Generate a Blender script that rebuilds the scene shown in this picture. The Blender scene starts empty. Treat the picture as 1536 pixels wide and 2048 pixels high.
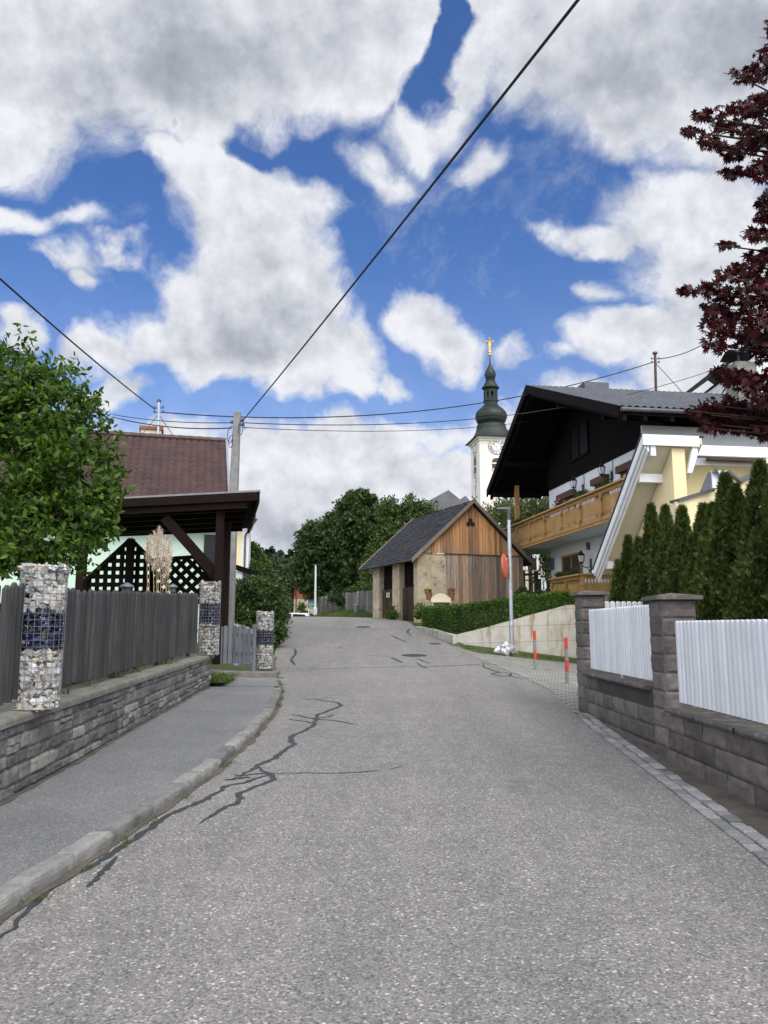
import bpy, math, random
import numpy as np
from mathutils import Vector, Matrix, noise as mnoise

scene = bpy.context.scene
COL = scene.collection
rad = math.radians
# ------------------------------------------------------------------ camera
F = 1538.0; PITCH = rad(8.5); EYE = Vector((0, 0, 1.6))
cd = bpy.data.cameras.new("camera"); cam = bpy.data.objects.new("camera", cd); COL.objects.link(cam)
cam.location = EYE; cam.rotation_euler = (rad(90) + PITCH, 0, 0)
cd.sensor_fit = 'HORIZONTAL'; cd.sensor_width = 36.0; cd.lens = 36.0 * F / 1536.0
cd.clip_start = 0.05; cd.clip_end = 5000
scene.camera = cam
scene.view_settings.view_transform = 'Standard'; scene.view_settings.look = 'None'
scene.view_settings.exposure = 0.25; scene.view_settings.gamma = 1.0

def bearing(px, py):
    u = (px - 768) / F; v = (1024 - py) / F
    return Vector((u, math.cos(PITCH) - v * math.sin(PITCH), math.sin(PITCH) + v * math.cos(PITCH)))
def P(px, py, Y):                       # the point seen at a bearing, at a measured distance Y down the street
    d = bearing(px, py); return EYE + d * (Y / d.y)
def PX(px, py, Y):
    p = P(px, py, Y); return (p.x, p.z)

# ------------------------------------------------------------------ sun + sky
SUN_EL = rad(48); SUN_AZ = rad(152)     # azimuth clockwise from +Y : behind right
sd = Vector((math.sin(SUN_AZ) * math.cos(SUN_EL), math.cos(SUN_AZ) * math.cos(SUN_EL), math.sin(SUN_EL)))
sl = bpy.data.lights.new("sun", 'SUN'); so = bpy.data.objects.new("sun", sl); COL.objects.link(so)
sl.energy = 1.9; sl.angle = rad(34); sl.color = (1.0, .955, .89)
so.rotation_euler = sd.to_track_quat('Z', 'Y').to_euler(); so.location = (10, -10, 40)

world = bpy.data.worlds.new("World"); scene.world = world; world.use_nodes = True

def build_world():
    nt = world.node_tree; nt.nodes.clear(); N = nt.nodes; L = nt.links
    # blobs: px, py, rx, ry, weight  (bearings of the cumulus masses)
    blobs = [
        (60, 40, 330, 250, 1.25), (330, 60, 380, 270, 1.3), (560, 90, 300, 220, 1.25), (730, 60, 150, 170, 1.1), (60, 250, 170, 150, .95), (30, 340, 90, 80, .7),
        (750, 150, 90, 110, .95), (400, 220, 260, 110, 1.1), (680, 230, 110, 70, .8),
        (1180, 60, 300, 210, 1.2), (1450, 90, 320, 230, 1.3), (1250, 210, 200, 120, 1.05), (1130, 180, 110, 110, .7), (980, 10, 170, 80, .9),
        (930, 110, 75, 120, .72), (860, 240, 100, 90, .64), (790, 345, 110, 50, .55), (985, 325, 60, 55, .55), (900, 180, 60, 60, .6),
        (330, 330, 130, 50, .8), (450, 365, 190, 90, 1.1), (560, 430, 160, 90, 1.0), (500, 500, 160, 130, 1.2), (600, 580, 120, 120, 1.1), (480, 640, 240, 120, 1.3),
        (330, 690, 200, 90, 1.1), (620, 700, 170, 110, 1.2), (200, 720, 150, 60, .8), (730, 760, 110, 50, .8),
        (40, 480, 140, 45, .75), (150, 545, 80, 40, .65), (175, 470, 80, 32, .58), (320, 560, 55, 34, .52), (245, 525, 75, 28, .58), (165, 580, 40, 30, .6),
        (870, 640, 100, 75, .95), (920, 690, 90, 60, .85),
        (1420, 440, 230, 130, 1.15), (1200, 490, 130, 50, .8), (1480, 560, 280, 160, 1.25), (1300, 700, 200, 80, .95), (1195, 612, 50, 40, .65), (1040, 715, 70, 50, .55), (1380, 360, 120, 60, .7), (1500, 360, 120, 90, .9),
        (1450, 760, 260, 120, 1.1), (1150, 740, 110, 40, .6),
        (520, 880, 420, 75, 1.0), (850, 870, 200, 55, .85), (700, 960, 700, 90, 1.15), (1100, 880, 260, 110, 1.0), (180, 800, 160, 40, .6), (60, 1000, 500, 200, 1.1), (700, 1100, 900, 130, 1.15),
        (20, 700, 60, 50, .8),
    ]
    gaps = [(860, 130, 42, 100, .6), (860, 60, 30, 60, .5), (560, 290, 90, 40, .7), (340, 270, 30, 14, .5), (2, 200, 24, 30, .8), (270, 400, 80, 50, .3), (370, 790, 90, 18, .4), (640, 330, 60, 60, .3)]
    greys = [(330, 150, 420, 130, 1.0), (230, 230, 260, 70, .8), (620, 110, 160, 90, .45), (1230, 170, 280, 130, .9), (1420, 120, 260, 110, .8), (1480, 50, 260, 150, .7), (1010, 50, 140, 70, .4), (480, 700, 220, 70, .85), (590, 640, 110, 90, .6), (500, 560, 70, 90, .3),
             (610, 1070, 260, 60, .75), (560, 960, 330, 26, .35), (820, 985, 260, 26, .35), (700, 850, 300, 18, .35), (900, 680, 80, 40, .3), (1440, 560, 200, 60, .4), (1300, 640, 200, 40, .3), (130, 560, 120, 40, .3), (330, 740, 200, 30, .5), (1000, 920, 300, 30, .4)]

    def grp(name):
        g = bpy.data.node_groups.new(name, 'ShaderNodeTree')
        g.interface.new_socket("Vector", in_out='INPUT', socket_type='NodeSocketVector')
        g.interface.new_socket("Value", in_out='OUTPUT', socket_type='NodeSocketFloat')
        return g, g.nodes.new('NodeGroupInput'), g.nodes.new('NodeGroupOutput')

    def add(g, t, **k):
        n = g.nodes.new(t)
        for a, b in k.items(): setattr(n, a, b)
        return n
    def M(g, op, a, b=None, c=None, clamp=False):
        n = add(g, 'ShaderNodeMath', operation=op, use_clamp=clamp)
        for i, v in enumerate((a, b, c)):
            if v is None: continue
            if isinstance(v, (int, float)): n.inputs[i].default_value = v
            else: g.links.new(v, n.inputs[i])
        return n.outputs[0]
    def VM(g, op, a, b=None):
        n = add(g, 'ShaderNodeVectorMath', operation=op)
        for i, v in enumerate((a, b)):
            if v is None: continue
            if isinstance(v, (tuple, list, Vector)): n.inputs[i].default_value = v
            else: g.links.new(v, n.inputs[i])
        return n
    def blobfield(g, vec, items, mode='MAXIMUM'):
        acc = None
        for (px, py, rx, ry, w) in items:
            b = bearing(px, py); ln = b.length; c = b / ln
            k = 1.0 / ln / F
            d = VM(g, 'SUBTRACT', vec, c).outputs[0]
            s = VM(g, 'MULTIPLY', d, (1 / (rx * k * 1.15), 1 / (ry * k * 1.15), 1 / (ry * k * 1.15))).outputs[0]
            l = VM(g, 'LENGTH', s).outputs['Value']
            f = M(g, 'MULTIPLY_ADD', l, -w, w)            # w*(1-l)
            f = M(g, 'MAXIMUM', f, 0.0)
            if acc is None: acc = f
            elif mode == 'MAXIMUM':
                n = add(g, 'ShaderNodeMath', operation='SMOOTH_MAX'); n.inputs[2].default_value = .12
                g.links.new(acc, n.inputs[0]); g.links.new(f, n.inputs[1]); acc = n.outputs[0]
            else: acc = M(g, 'ADD', acc, f)
        return acc
    def fbm(g, vec, scale, detail, rough, out='Fac', off=None):
        n = add(g, 'ShaderNodeTexNoise'); n.inputs['Scale'].default_value = scale
        n.inputs['Detail'].default_value = detail; n.inputs['Roughness'].default_value = rough
        if off: vec = VM(g, 'ADD', vec, off).outputs[0]
        g.links.new(vec, n.inputs['Vector']); return n.outputs[out]

    g, gi, go = grp("cloud_density")
    v0 = gi.outputs[0]
    w1 = VM(g, 'SUBTRACT', fbm(g, v0, 5.0, 3, .5, 'Color'), (.5, .5, .5)).outputs[0]
    w1 = VM(g, 'MULTIPLY', w1, (.16, .16, .16)).outputs[0]
    w2 = VM(g, 'SUBTRACT', fbm(g, v0, 17.0, 4, .55, 'Color', (3, 1, 2)), (.5, .5, .5)).outputs[0]
    w2 = VM(g, 'MULTIPLY', w2, (.05, .05, .05)).outputs[0]
    vw = VM(g, 'ADD', VM(g, 'ADD', v0, w1).outputs[0], w2).outputs[0]
    fld = blobfield(g, vw, blobs)
    gp = blobfield(g, vw, gaps, 'ADD')
    # behind and beside the street: scattered cumulus everywhere
    sx = add(g, 'ShaderNodeSeparateXYZ'); g.links.new(v0, sx.inputs[0])
    back = M(g, 'MULTIPLY_ADD', sx.outputs[1], -2.5, 1.35, clamp=True)
    back = M(g, 'MULTIPLY', back, fbm(g, v0, 3.0, 3, .5, 'Fac', (7, 7, 7)))
    fld = M(g, 'MAXIMUM', fld, back)
    fld = M(g, 'SUBTRACT', fld, gp)
    n1 = fbm(g, vw, 10.0, 7, .66, 'Fac', (11, 4, 9))
    n1 = M(g, 'SUBTRACT', n1, .5)
    k1 = M(g, 'MULTIPLY_ADD', M(g, 'MINIMUM', fld, .5), 1.9, .55)
    r = M(g, 'ADD', M(g, 'MULTIPLY', n1, k1), M(g, 'MULTIPLY', fld, 1.35))
    g.links.new(r, go.inputs[0])
    g2, gi2, go2 = grp("cloud_grey")
    a = VM(g2, 'SUBTRACT', fbm(g2, gi2.outputs[0], 8.0, 4, .55, 'Color'), (.5, .5, .5)).outputs[0]
    a = VM(g2, 'MULTIPLY', a, (.14, .14, .14)).outputs[0]
    vv = VM(g2, 'ADD', gi2.outputs[0], a).outputs[0]
    g2.links.new(blobfield(g2, vv, greys), go2.inputs[0])

    m = nt
    tc = add(m, 'ShaderNodeTexCoord'); D = VM(m, 'NORMALIZE', tc.outputs['Generated']).outputs[0]
    def use(gr, vec):
        n = add(m, 'ShaderNodeGroup'); n.node_tree = gr; L.new(vec, n.inputs[0]); return n.outputs[0]
    dens = use(g, D)
    grey = use(g2, D)
    def ramp(v, lo, hi, olo=0.0, ohi=1.0):
        n = add(m, 'ShaderNodeMapRange'); n.interpolation_type = 'SMOOTHSTEP'
        L.new(v, n.inputs[0]); n.inputs[1].default_value = lo; n.inputs[2].default_value = hi
        n.inputs[3].default_value = olo; n.inputs[4].default_value = ohi; return n.outputs[0]
    cover0 = ramp(dens, .10, .66)
    se = add(m, 'ShaderNodeSeparateXYZ'); L.new(D, se.inputs[0])
    veil = ramp(se.outputs[2], .50, .02, .02, .34)
    cover = M(m, 'MAXIMUM', cover0, veil)
    core = ramp(dens, .5, 1.5)
    ra = fbm(m, D, 12.0, 8, .62, 'Fac', (2, 5, 1)); rb = fbm(m, D, 12.0, 5, .6, 'Fac', (2.012, 5.0, 1.02))
    relief = M(m, 'SUBTRACT', ra, rb)
    lum = M(m, 'MULTIPLY_ADD', relief, .8, .885)
    lum = M(m, 'MULTIPLY_ADD', core, -.08, lum)
    lum = M(m, 'MULTIPLY_ADD', grey, -.40, lum)
    lum = M(m, 'MULTIPLY_ADD', M(m, 'SUBTRACT', fbm(m, D, 5, 4, .55), .5), .20, lum)
    lum = M(m, 'MINIMUM', M(m, 'MAXIMUM', lum, .30), .93)
    cr = add(m, 'ShaderNodeValToRGB'); L.new(lum, cr.inputs[0])
    e = cr.color_ramp.elements
    e[0].position = .25; e[0].color = (.27, .30, .36, 1)
    e[1].position = .93; e[1].color = (.93, .95, 1.0, 1)
    k = e.new(.55); k.color = (.49, .52, .59, 1)
    sky = add(m, 'ShaderNodeTexSky'); sky.sky_type = 'NISHITA'; sky.sun_disc = False
    sky.sun_elevation = SUN_EL; sky.sun_rotation = SUN_AZ; sky.altitude = 600; sky.air_density = 1.0; sky.dust_density = .6; sky.ozone_density = 3.0
    hs = add(m, 'ShaderNodeHueSaturation'); hs.inputs['Saturation'].default_value = 1.2; hs.inputs['Value'].default_value = 1.0
    L.new(sky.outputs[0], hs.inputs['Color'])
    b1 = add(m, 'ShaderNodeBackground'); b1.inputs[1].default_value = .118; tn = add(m, 'ShaderNodeMix'); tn.data_type = 'RGBA'; tn.blend_type = 'MULTIPLY'; tn.inputs[0].default_value = 1; tn.inputs[7].default_value = (.90, .93, 1.14, 1); L.new(hs.outputs[0], tn.inputs[6]); L.new(tn.outputs[2], b1.inputs[0])
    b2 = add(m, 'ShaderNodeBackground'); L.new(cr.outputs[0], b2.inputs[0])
    # clouds out of view, behind and overhead, are brightened to add fill light
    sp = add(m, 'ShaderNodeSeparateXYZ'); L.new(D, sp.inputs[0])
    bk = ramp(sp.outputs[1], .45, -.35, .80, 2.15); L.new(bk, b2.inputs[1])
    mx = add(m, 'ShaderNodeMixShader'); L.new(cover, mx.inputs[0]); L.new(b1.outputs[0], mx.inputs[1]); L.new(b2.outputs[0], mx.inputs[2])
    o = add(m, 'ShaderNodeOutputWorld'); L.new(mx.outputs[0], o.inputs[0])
    world.cycles.sampling_method = 'MANUAL'; world.cycles.sample_map_resolution = 512
build_world()

# ------------------------------------------------------------------ helpers
ORG = {}
def tag(o, label=None, cat=None, group=None, kind=None):
    if label: o['label'] = label
    if cat: o['category'] = cat
    if group: o['group'] = group
    if kind: o['kind'] = kind
    return o
def thing(name, loc, label, cat, group=None):
    o = bpy.data.objects.new(name, None); COL.objects.link(o); o.location = loc; o.empty_display_size = .2
    ORG[o.name] = Vector(loc); return tag(o, label, cat, group)
def link(name, me, parent=None, loc=None):
    o = bpy.data.objects.new(name, me); COL.objects.link(o)
    if parent is not None: o.parent = parent; ORG[o.name] = ORG[parent.name]
    else:
        ORG[o.name] = Vector(loc) if loc is not None else Vector((0, 0, 0)); o.location = ORG[o.name]
    return o
def copy_tree(o, parent=None):
    c = o.copy(); COL.objects.link(c); c.parent = parent
    for ch in [k for k in COL.objects if k.parent == o]: copy_tree(ch, c)
    return c
def V(*a): return Vector(a)

class MB:
    def __init__(s): s.v = []; s.f = []
    def quad(s, *pts):
        b = len(s.v); s.v += [tuple(p) for p in pts]; s.f.append(tuple(range(b, b + len(pts)))); return s
    poly = quad
    def hexa(s, p):      # 8 corners: bottom 0-3 ccw, top 4-7
        b = len(s.v); s.v += [tuple(q) for q in p]
        for f in ((0, 3, 2, 1), (4, 5, 6, 7), (0, 1, 5, 4), (1, 2, 6, 5), (2, 3, 7, 6), (3, 0, 4, 7)): s.f.append(tuple(b + i for i in f))
        return s
    def box(s, x0, x1, y0, y1, z0, z1):
        return s.hexa([(x0, y0, z0), (x1, y0, z0), (x1, y1, z0), (x0, y1, z0), (x0, y0, z1), (x1, y0, z1), (x1, y1, z1), (x0, y1, z1)])
    def obox(s, o, a, b, c):   # origin corner + three edge vectors
        o, a, b, c = Vector(o), Vector(a), Vector(b), Vector(c)
        return s.hexa([o, o + a, o + a + b, o + b, o + c, o + a + c, o + a + b + c, o + b + c])
    def beam(s, p, q, w, h, up=(0, 0, 1)):   # w across, h along up
        p, q = Vector(p), Vector(q); d = (q - p).normalized(); up = Vector(up)
        sd_ = d.cross(up)
        if sd_.length < 1e-4: sd_ = d.cross(Vector((1, 0, 0)))
        sd_.normalize(); u = sd_.cross(d).normalized()
        return s.obox(p - sd_ * w / 2 - u * h / 2, sd_ * w, q - p, u * h)
    def prism(s, poly, ext):   # planar polygon + extrusion vector
        n = len(poly); b = len(s.v); e = Vector(ext)
        s.v += [tuple(Vector(p)) for p in poly] + [tuple(Vector(p) + e) for p in poly]
        s.f.append(tuple(b + i for i in range(n - 1, -1, -1))); s.f.append(tuple(b + n + i for i in range(n)))
        for i in range(n):
            j = (i + 1) % n; s.f.append((b + i, b + j, b + n + j, b + n + i))
        return s
    def tube(s, pts, r, n=8, cap=True):
        pts = [Vector(p) for p in pts]
        if not isinstance(r, (list, tuple)): r = [r] * len(pts)
        b = len(s.v); prev = None
        for i, p in enumerate(pts):
            d = (pts[min(i + 1, len(pts) - 1)] - pts[max(i - 1, 0)])
            if d.length < 1e-9: d = Vector((0, 0, 1))
            d.normalize()
            if prev is None:
                a = d.cross(Vector((0, 0, 1)));
                if a.length < .05: a = d.cross(Vector((0, 1, 0)))
            else: a = prev - d * prev.dot(d)
            a.normalize(); prev = a; c = d.cross(a)
            for k in range(n):
                t = 2 * math.pi * k / n; s.v.append(tuple(p + (a * math.cos(t) + c * math.sin(t)) * r[i]))
        for i in range(len(pts) - 1):
            for k in range(n):
                k2 = (k + 1) % n; s.f.append((b + i * n + k, b + i * n + k2, b + (i + 1) * n + k2, b + (i + 1) * n + k))
        if cap:
            s.f.append(tuple(b + k for k in range(n - 1, -1, -1))); e = b + (len(pts) - 1) * n; s.f.append(tuple(e + k for k in range(n)))
        return s
    def lathe(s, cx, cy, prof, n=24, rot=0, fn=None):
        b = len(s.v)
        for (r, z) in prof:
            for k in range(n):
                t = 2 * math.pi * k / n + rot; rr = r * (fn(t) if fn else 1)
                s.v.append((cx + rr * math.cos(t), cy + rr * math.sin(t), z))
        m = len(prof)
        for i in range(m - 1):
            for k in range(n):
                k2 = (k + 1) % n; s.f.append((b + i * n + k, b + i * n + k2, b + (i + 1) * n + k2, b + (i + 1) * n + k))
        s.f.append(tuple(b + k for k in range(n - 1, -1, -1))); s.f.append(tuple(b + (m - 1) * n + k for k in range(n)))
        return s
    def ball(s, c, r, sq=(1, 1, 1), nz=.0, seed=0, n=8, m=6):
        b = len(s.v); c = Vector(c)
        for i in range(m + 1):
            ph = math.pi * i / m
            for k in range(n):
                t = 2 * math.pi * k / n
                d = Vector((math.sin(ph) * math.cos(t), math.sin(ph) * math.sin(t), math.cos(ph)))
                q = 1 + (nz * mnoise.noise(d * 1.7 + Vector((seed * 3.1, seed * 1.7, seed))) if nz else 0)
                s.v.append(tuple(c + Vector((d.x * sq[0], d.y * sq[1], d.z * sq[2])) * r * q))
        for i in range(m):
            for k in range(n):
                k2 = (k + 1) % n; s.f.append((b + i * n + k, b + (i + 1) * n + k, b + (i + 1) * n + k2, b + i * n + k2))
        return s
    def grid(s, fn, nu, nv):
        b = len(s.v)
        for j in range(nv + 1):
            for i in range(nu + 1): s.v.append(tuple(fn(i / nu, j / nv)))
        w = nu + 1
        for j in range(nv):
            for i in range(nu): s.f.append((b + j * w + i, b + j * w + i + 1, b + (j + 1) * w + i + 1, b + (j + 1) * w + i))
        return s
    def build(s, name, mat, parent=None, smooth=False, loc=None, bevel=0):
        me = bpy.data.meshes.new(name)
        o = ORG[parent.name] if parent is not None else (Vector(loc) if loc is not None else Vector((0, 0, 0)))
        me.from_pydata([(x - o.x, y - o.y, z - o.z) for x, y, z in s.v], [], s.f)
        me.materials.append(mat); me.update()
        if smooth:
            me.polygons.foreach_set('use_smooth', [True] * len(me.polygons))
        ob = link(name, me, parent, loc)
        if bevel:
            md = ob.modifiers.new("bevel", 'BEVEL'); md.width = bevel; md.segments = 2; md.limit_method = 'ANGLE'; md.angle_limit = rad(40)
        return ob

def rough_block(mb, o, ux, uz, un, w, h, d, nu, nv, amp, edge, sc, seed):
    """a stone face: patch of width w height h standing d proud, edges falling back, surface broken by noise"""
    o, ux, uz, un = Vector(o), Vector(ux), Vector(uz), Vector(un)
    off = Vector((seed * 1.37, seed * .71, seed * 2.3))
    def fn(a, b):
        x = a * w; z = b * h
        ed = min(x, w - x, z, h - z)
        k = min(1, ed / edge) if edge else 1
        k = math.sqrt(max(0, 1 - (1 - k) ** 2))
        q = o + ux * x + uz * z
        nn = mnoise.noise(q * sc + off) + .5 * mnoise.noise(q * sc * 2.7 + off)
        jx = .0 if ed <= 0 else 0
        return q + un * (d * k + amp * nn * (.25 + .75 * k))
    mb.grid(fn, nu, nv)

# ------------------------------------------------------------------ materials
class NT:
    def __init__(s, name):
        s.m = bpy.data.materials.new(name); s.m.use_nodes = True; s.t = s.m.node_tree; s.t.nodes.clear()
        s.out = s.t.nodes.new('ShaderNodeOutputMaterial')
        s.tc = s.t.nodes.new('ShaderNodeTexCoord'); s.geo = None
    def n(s, t, **k):
        x = s.t.nodes.new(t)
        for a, b in k.items(): setattr(x, a, b)
        return x
    def l(s, a, b): s.t.links.new(a, b)
    def vec(s, scale=(1, 1, 1), world=False):
        mp = s.n('ShaderNodeMapping'); mp.inputs['Scale'].default_value = scale
        if world:
            if not s.geo: s.geo = s.n('ShaderNodeNewGeometry')
            s.l(s.geo.outputs['Position'], mp.inputs[0])
        else: s.l(s.tc.outputs['Object'], mp.inputs[0])
        return mp.outputs[0]
    def island(s):
        if not s.geo: s.geo = s.n('ShaderNodeNewGeometry')
        return s.geo.outputs['Random Per Island']
    def noise(s, scale, detail=6, rough=.6, v=None, out='Fac'):
        x = s.n('ShaderNodeTexNoise'); x.inputs['Scale'].default_value = scale; x.inputs['Detail'].default_value = detail; x.inputs['Roughness'].default_value = rough
        s.l(v if v is not None else s.tc.outputs['Object'], x.inputs['Vector']); return x.outputs[out]
    def vor(s, scale, v=None, feature='F1', out='Color'):
        x = s.n('ShaderNodeTexVoronoi'); x.feature = feature; x.inputs['Scale'].default_value = scale
        s.l(v if v is not None else s.tc.outputs['Object'], x.inputs['Vector']); return x.outputs[out]
    def ramp(s, f, stops, const=False):
        r = s.n('ShaderNodeValToRGB'); e = r.color_ramp.elements
        while len(e) > 1: e.remove(e[-1])
        e[0].position = stops[0][0]; e[0].color = tuple(stops[0][1]) + (1,)
        for p, c in stops[1:]: k = e.new(p); k.color = tuple(c) + (1,)
        if const: r.color_ramp.interpolation = 'CONSTANT'
        s.l(f, r.inputs[0]); return r.outputs[0]
    def fr(s, f, lo, hi): return s.ramp(f, [(lo, (0, 0, 0)), (hi, (1, 1, 1))])
    def mix(s, f, a, b, blend='MIX'):
        x = s.n('ShaderNodeMix'); x.data_type = 'RGBA'; x.blend_type = blend
        for v, i in ((f, 0), (a, 6), (b, 7)):
            if isinstance(v, (int, float)): x.inputs[i].default_value = v
            elif isinstance(v, tuple): x.inputs[i].default_value = v + (1,)
            else: s.l(v, x.inputs[i])
        return x.outputs[2]
    def math(s, op, a, b=None):
        x = s.n('ShaderNodeMath', operation=op)
        for i, v in enumerate((a, b)):
            if v is None: continue
            if isinstance(v, (int, float)): x.inputs[i].default_value = v
            else: s.l(v, x.inputs[i])
        return x.outputs[0]
    def bsdf(s, col, rough=.8, metal=0, bump=None, bs=.3, bd=.02, spec=.4, sheen=0):
        b = s.n('ShaderNodeBsdfPrincipled')
        if isinstance(col, tuple): b.inputs['Base Color'].default_value = col + (1,)
        else: s.l(col, b.inputs['Base Color'])
        if isinstance(rough, (int, float)): b.inputs['Roughness'].default_value = rough
        else: s.l(rough, b.inputs['Roughness'])
        b.inputs['Metallic'].default_value = metal; b.inputs['Specular IOR Level'].default_value = spec
        if bump is not None:
            x = s.n('ShaderNodeBump'); x.inputs['Strength'].default_value = bs; x.inputs['Distance'].default_value = bd
            s.l(bump, x.inputs['Height']); s.l(x.outputs[0], b.inputs['Normal'])
        s.l(b.outputs[0], s.out.inputs[0]); return b

def simple(name, c1, c2=None, scale=3, rough=.75, metal=0, bscale=30, bs=.25, bd=.01, stretch=(1, 1, 1), spec=.4, world=True, isl=0, det=7):
    s = NT(name); v = s.vec(stretch, world)
    if c2 is None: c2 = tuple(x * .75 for x in c1)
    f = s.fr(s.noise(scale, det, .62, v), .32, .68)
    col = s.mix(f, c1, c2)
    if isl:
        r = s.ramp(s.island(), [(0, (1 - isl,) * 3), (1, (1 + isl * .6,) * 3)])
        col = s.mix(1.0, col, r, 'MULTIPLY')
    s.bsdf(col, rough, metal, s.noise(bscale, 5, .6, v), bs, bd, spec)
    return s.m

def leafmat(name, cols, trans=.35, rough=.5, tcol=None, spec=.35):
    s = NT(name)
    n = len(cols)
    c = s.ramp(s.island(), [(i / max(1, n - 1), k) for i, k in enumerate(cols)])
    pn = s.noise(1.3, 3, .5, s.vec((1, 1, 1), True))
    c = s.mix(1.0, c, s.ramp(pn, [(.3, (.72, .75, .72)), (.7, (1.15, 1.12, 1.0))]), 'MULTIPLY')
    b = s.bsdf(c, rough, 0, spec=spec)
    t = s.n('ShaderNodeBsdfTranslucent'); s.l(s.mix(1.0, c, tcol or (1.2, 1.3, .5), 'MULTIPLY'), t.inputs[0])
    mx = s.n('ShaderNodeMixShader'); mx.inputs[0].default_value = trans
    s.l(b.outputs[0], mx.inputs[1]); s.l(t.outputs[0], mx.inputs[2]); s.l(mx.outputs[0], s.out.inputs[0])
    return s.m

M = {}
def mk_road():
    s = NT('old_asphalt'); v = s.vec((1, 1, 1), True)
    cell = s.vor(95, v, 'F1', 'Color'); sep = s.n('ShaderNodeSeparateColor'); s.l(cell, sep.inputs[0])
    base = s.ramp(sep.outputs[0], [(0, (.09, .09, .091)), (.2, (.145, .143, .142)), (.6, (.195, .192, .19)), (.90, (.24, .235, .23)), (.96, (.33, .325, .315)), (1, (.46, .45, .43))])
    cell2 = s.vor(42, v, 'F1', 'Color'); sep2 = s.n('ShaderNodeSeparateColor'); s.l(cell2, sep2.inputs[0])
    spk = s.math('MULTIPLY', s.ramp(sep2.outputs[1], [(.955, (0, 0, 0)), (.975, (1, 1, 1))]), s.ramp(s.vor(42, v, 'F1', 'Distance'), [(.25, (1, 1, 1)), (.5, (0, 0, 0))]))
    base = s.mix(spk, base, (.50, .49, .47))
    lg = s.ramp(s.noise(.55, 6, .65, v), [(.3, (.93, .93, .94)), (.7, (1.05, 1.045, 1.035))])
    base = s.mix(1.0, base, lg, 'MULTIPLY')
    md = s.ramp(s.noise(4.5, 5, .7, v), [(.3, (.86, .86, .86)), (.7, (1.1, 1.1, 1.1))])
    base = s.mix(1.0, base, md, 'MULTIPLY')
    lo = s.ramp(s.noise(1.1, 5, .65, s.vec((1, .09, 1), True)), [(.32, (.86, .86, .87)), (.68, (1.12, 1.11, 1.09))])
    st_ = s.math('MULTIPLY', s.fr(s.noise(.8, 7, .75, s.vec((1, .6, 1), True)), .58, .70), .35); base = s.mix(st_, base, (.12, .117, .113))
    base = s.mix(1.0, base, (1.06, 1.03, .985), 'MULTIPLY')
    base = s.mix(1.0, base, lo, 'MULTIPLY')
    s.bsdf(base, .82, 0, s.vor(95, v, 'F1', 'Distance'), .55, .006, .35); M['road'] = s.m
mk_road()
def mk_walk():
    s = NT('pavement_asphalt'); v = s.vec((1, 1, 1), True)
    sep = s.n('ShaderNodeSeparateColor'); s.l(s.vor(130, v), sep.inputs[0])
    b = s.ramp(sep.outputs[0], [(0, (.10, .101, .103)), (.5, (.165, .167, .168)), (.95, (.23, .23, .228)), (1, (.38, .38, .37))])
    b = s.mix(1.0, b, s.ramp(s.noise(.9, 7, .7, v), [(.3, (.78, .78, .79)), (.7, (1.15, 1.15, 1.14))]), 'MULTIPLY')
    s.bsdf(b, .85, 0, s.vor(130, v, 'F1', 'Distance'), .4, .004, .3); M['walk'] = s.m
mk_walk()
def mk_stone(name, stops, nscale, mott, lichen=None, bscale=26, bs=.6, bd=.012, rough=.85):
    s = NT(name); v = s.vec((1, 1, 1), True)
    c = s.ramp(s.island(), stops)
    c = s.mix(1.0, c, s.ramp(s.noise(nscale, 8, .68, v), [(.28, (1 - mott,) * 3), (.72, (1 + mott,) * 3)]), 'MULTIPLY')
    c = s.mix(1.0, c, s.ramp(s.noise(70, 4, .7, v), [(.3, (.82,) * 3), (.7, (1.15,) * 3)]), 'MULTIPLY')
    if lichen:
        f = s.math('MULTIPLY', s.fr(s.noise(6, 8, .7, v), .56, .68), .6)
        c = s.mix(f, c, lichen)
    h = s.math('ADD', s.noise(bscale, 7, .7, v), s.math('MULTIPLY', s.noise(bscale * 4, 4, .6, v), .4))
    s.bsdf(c, rough, 0, h, bs, bd, .3); M[name] = s.m
mk_stone('rubble', [(0, (.085, .087, .086)), (.5, (.135, .137, .132)), (.8, (.185, .185, .17)), (1, (.26, .25, .22))], 8, .38, (.25, .25, .22))
mk_stone('mortar', [(0, (.115, .112, .10)), (1, (.14, .135, .12))], 5, .3, None, 60, .8)
mk_stone('split_block', [(0, (.105, .092, .088)), (.5, (.15, .132, .126)), (1, (.205, .184, .172))], 6, .32, (.16, .15, .145), 22, .9, .02)
mk_stone('block_joint', [(0, (.05, .045, .045)), (1, (.06, .052, .052))], 5, .3)
mk_stone('coping', [(0, (.17, .16, .14)), (1, (.21, .20, .175))], 6, .35, (.33, .31, .27), 40, .7, .01)
mk_stone('dark_coping', [(0, (.10, .09, .085)), (1, (.13, .118, .11))], 6, .35, (.33, .31, .29), 30, .7, .01)
mk_stone('granite', [(0, (.14, .14, .135)), (.5, (.20, .196, .185)), (1, (.27, .265, .25))], 6, .38, (.17, .165, .14), 60, .6, .006)
mk_stone('setts', [(0, (.17, .175, .175)), (.5, (.25, .25, .25)), (1, (.34, .335, .33))], 9, .25, None, 60, .6, .006)
mk_stone('pale_gravel', [(0, (.17, .165, .155)), (.25, (.36, .35, .33)), (.55, (.50, .49, .465)), (.72, (.46, .39, .29)), (.85, (.36, .38, .40)), (1, (.70, .69, .66))], 22, .25, None, 50, .5, .006)
mk_stone('dirt', [(0, (.10, .088, .072)), (1, (.12, .10, .082))], 4, .4, (.19, .18, .155), 40, .8, .01)
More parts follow.
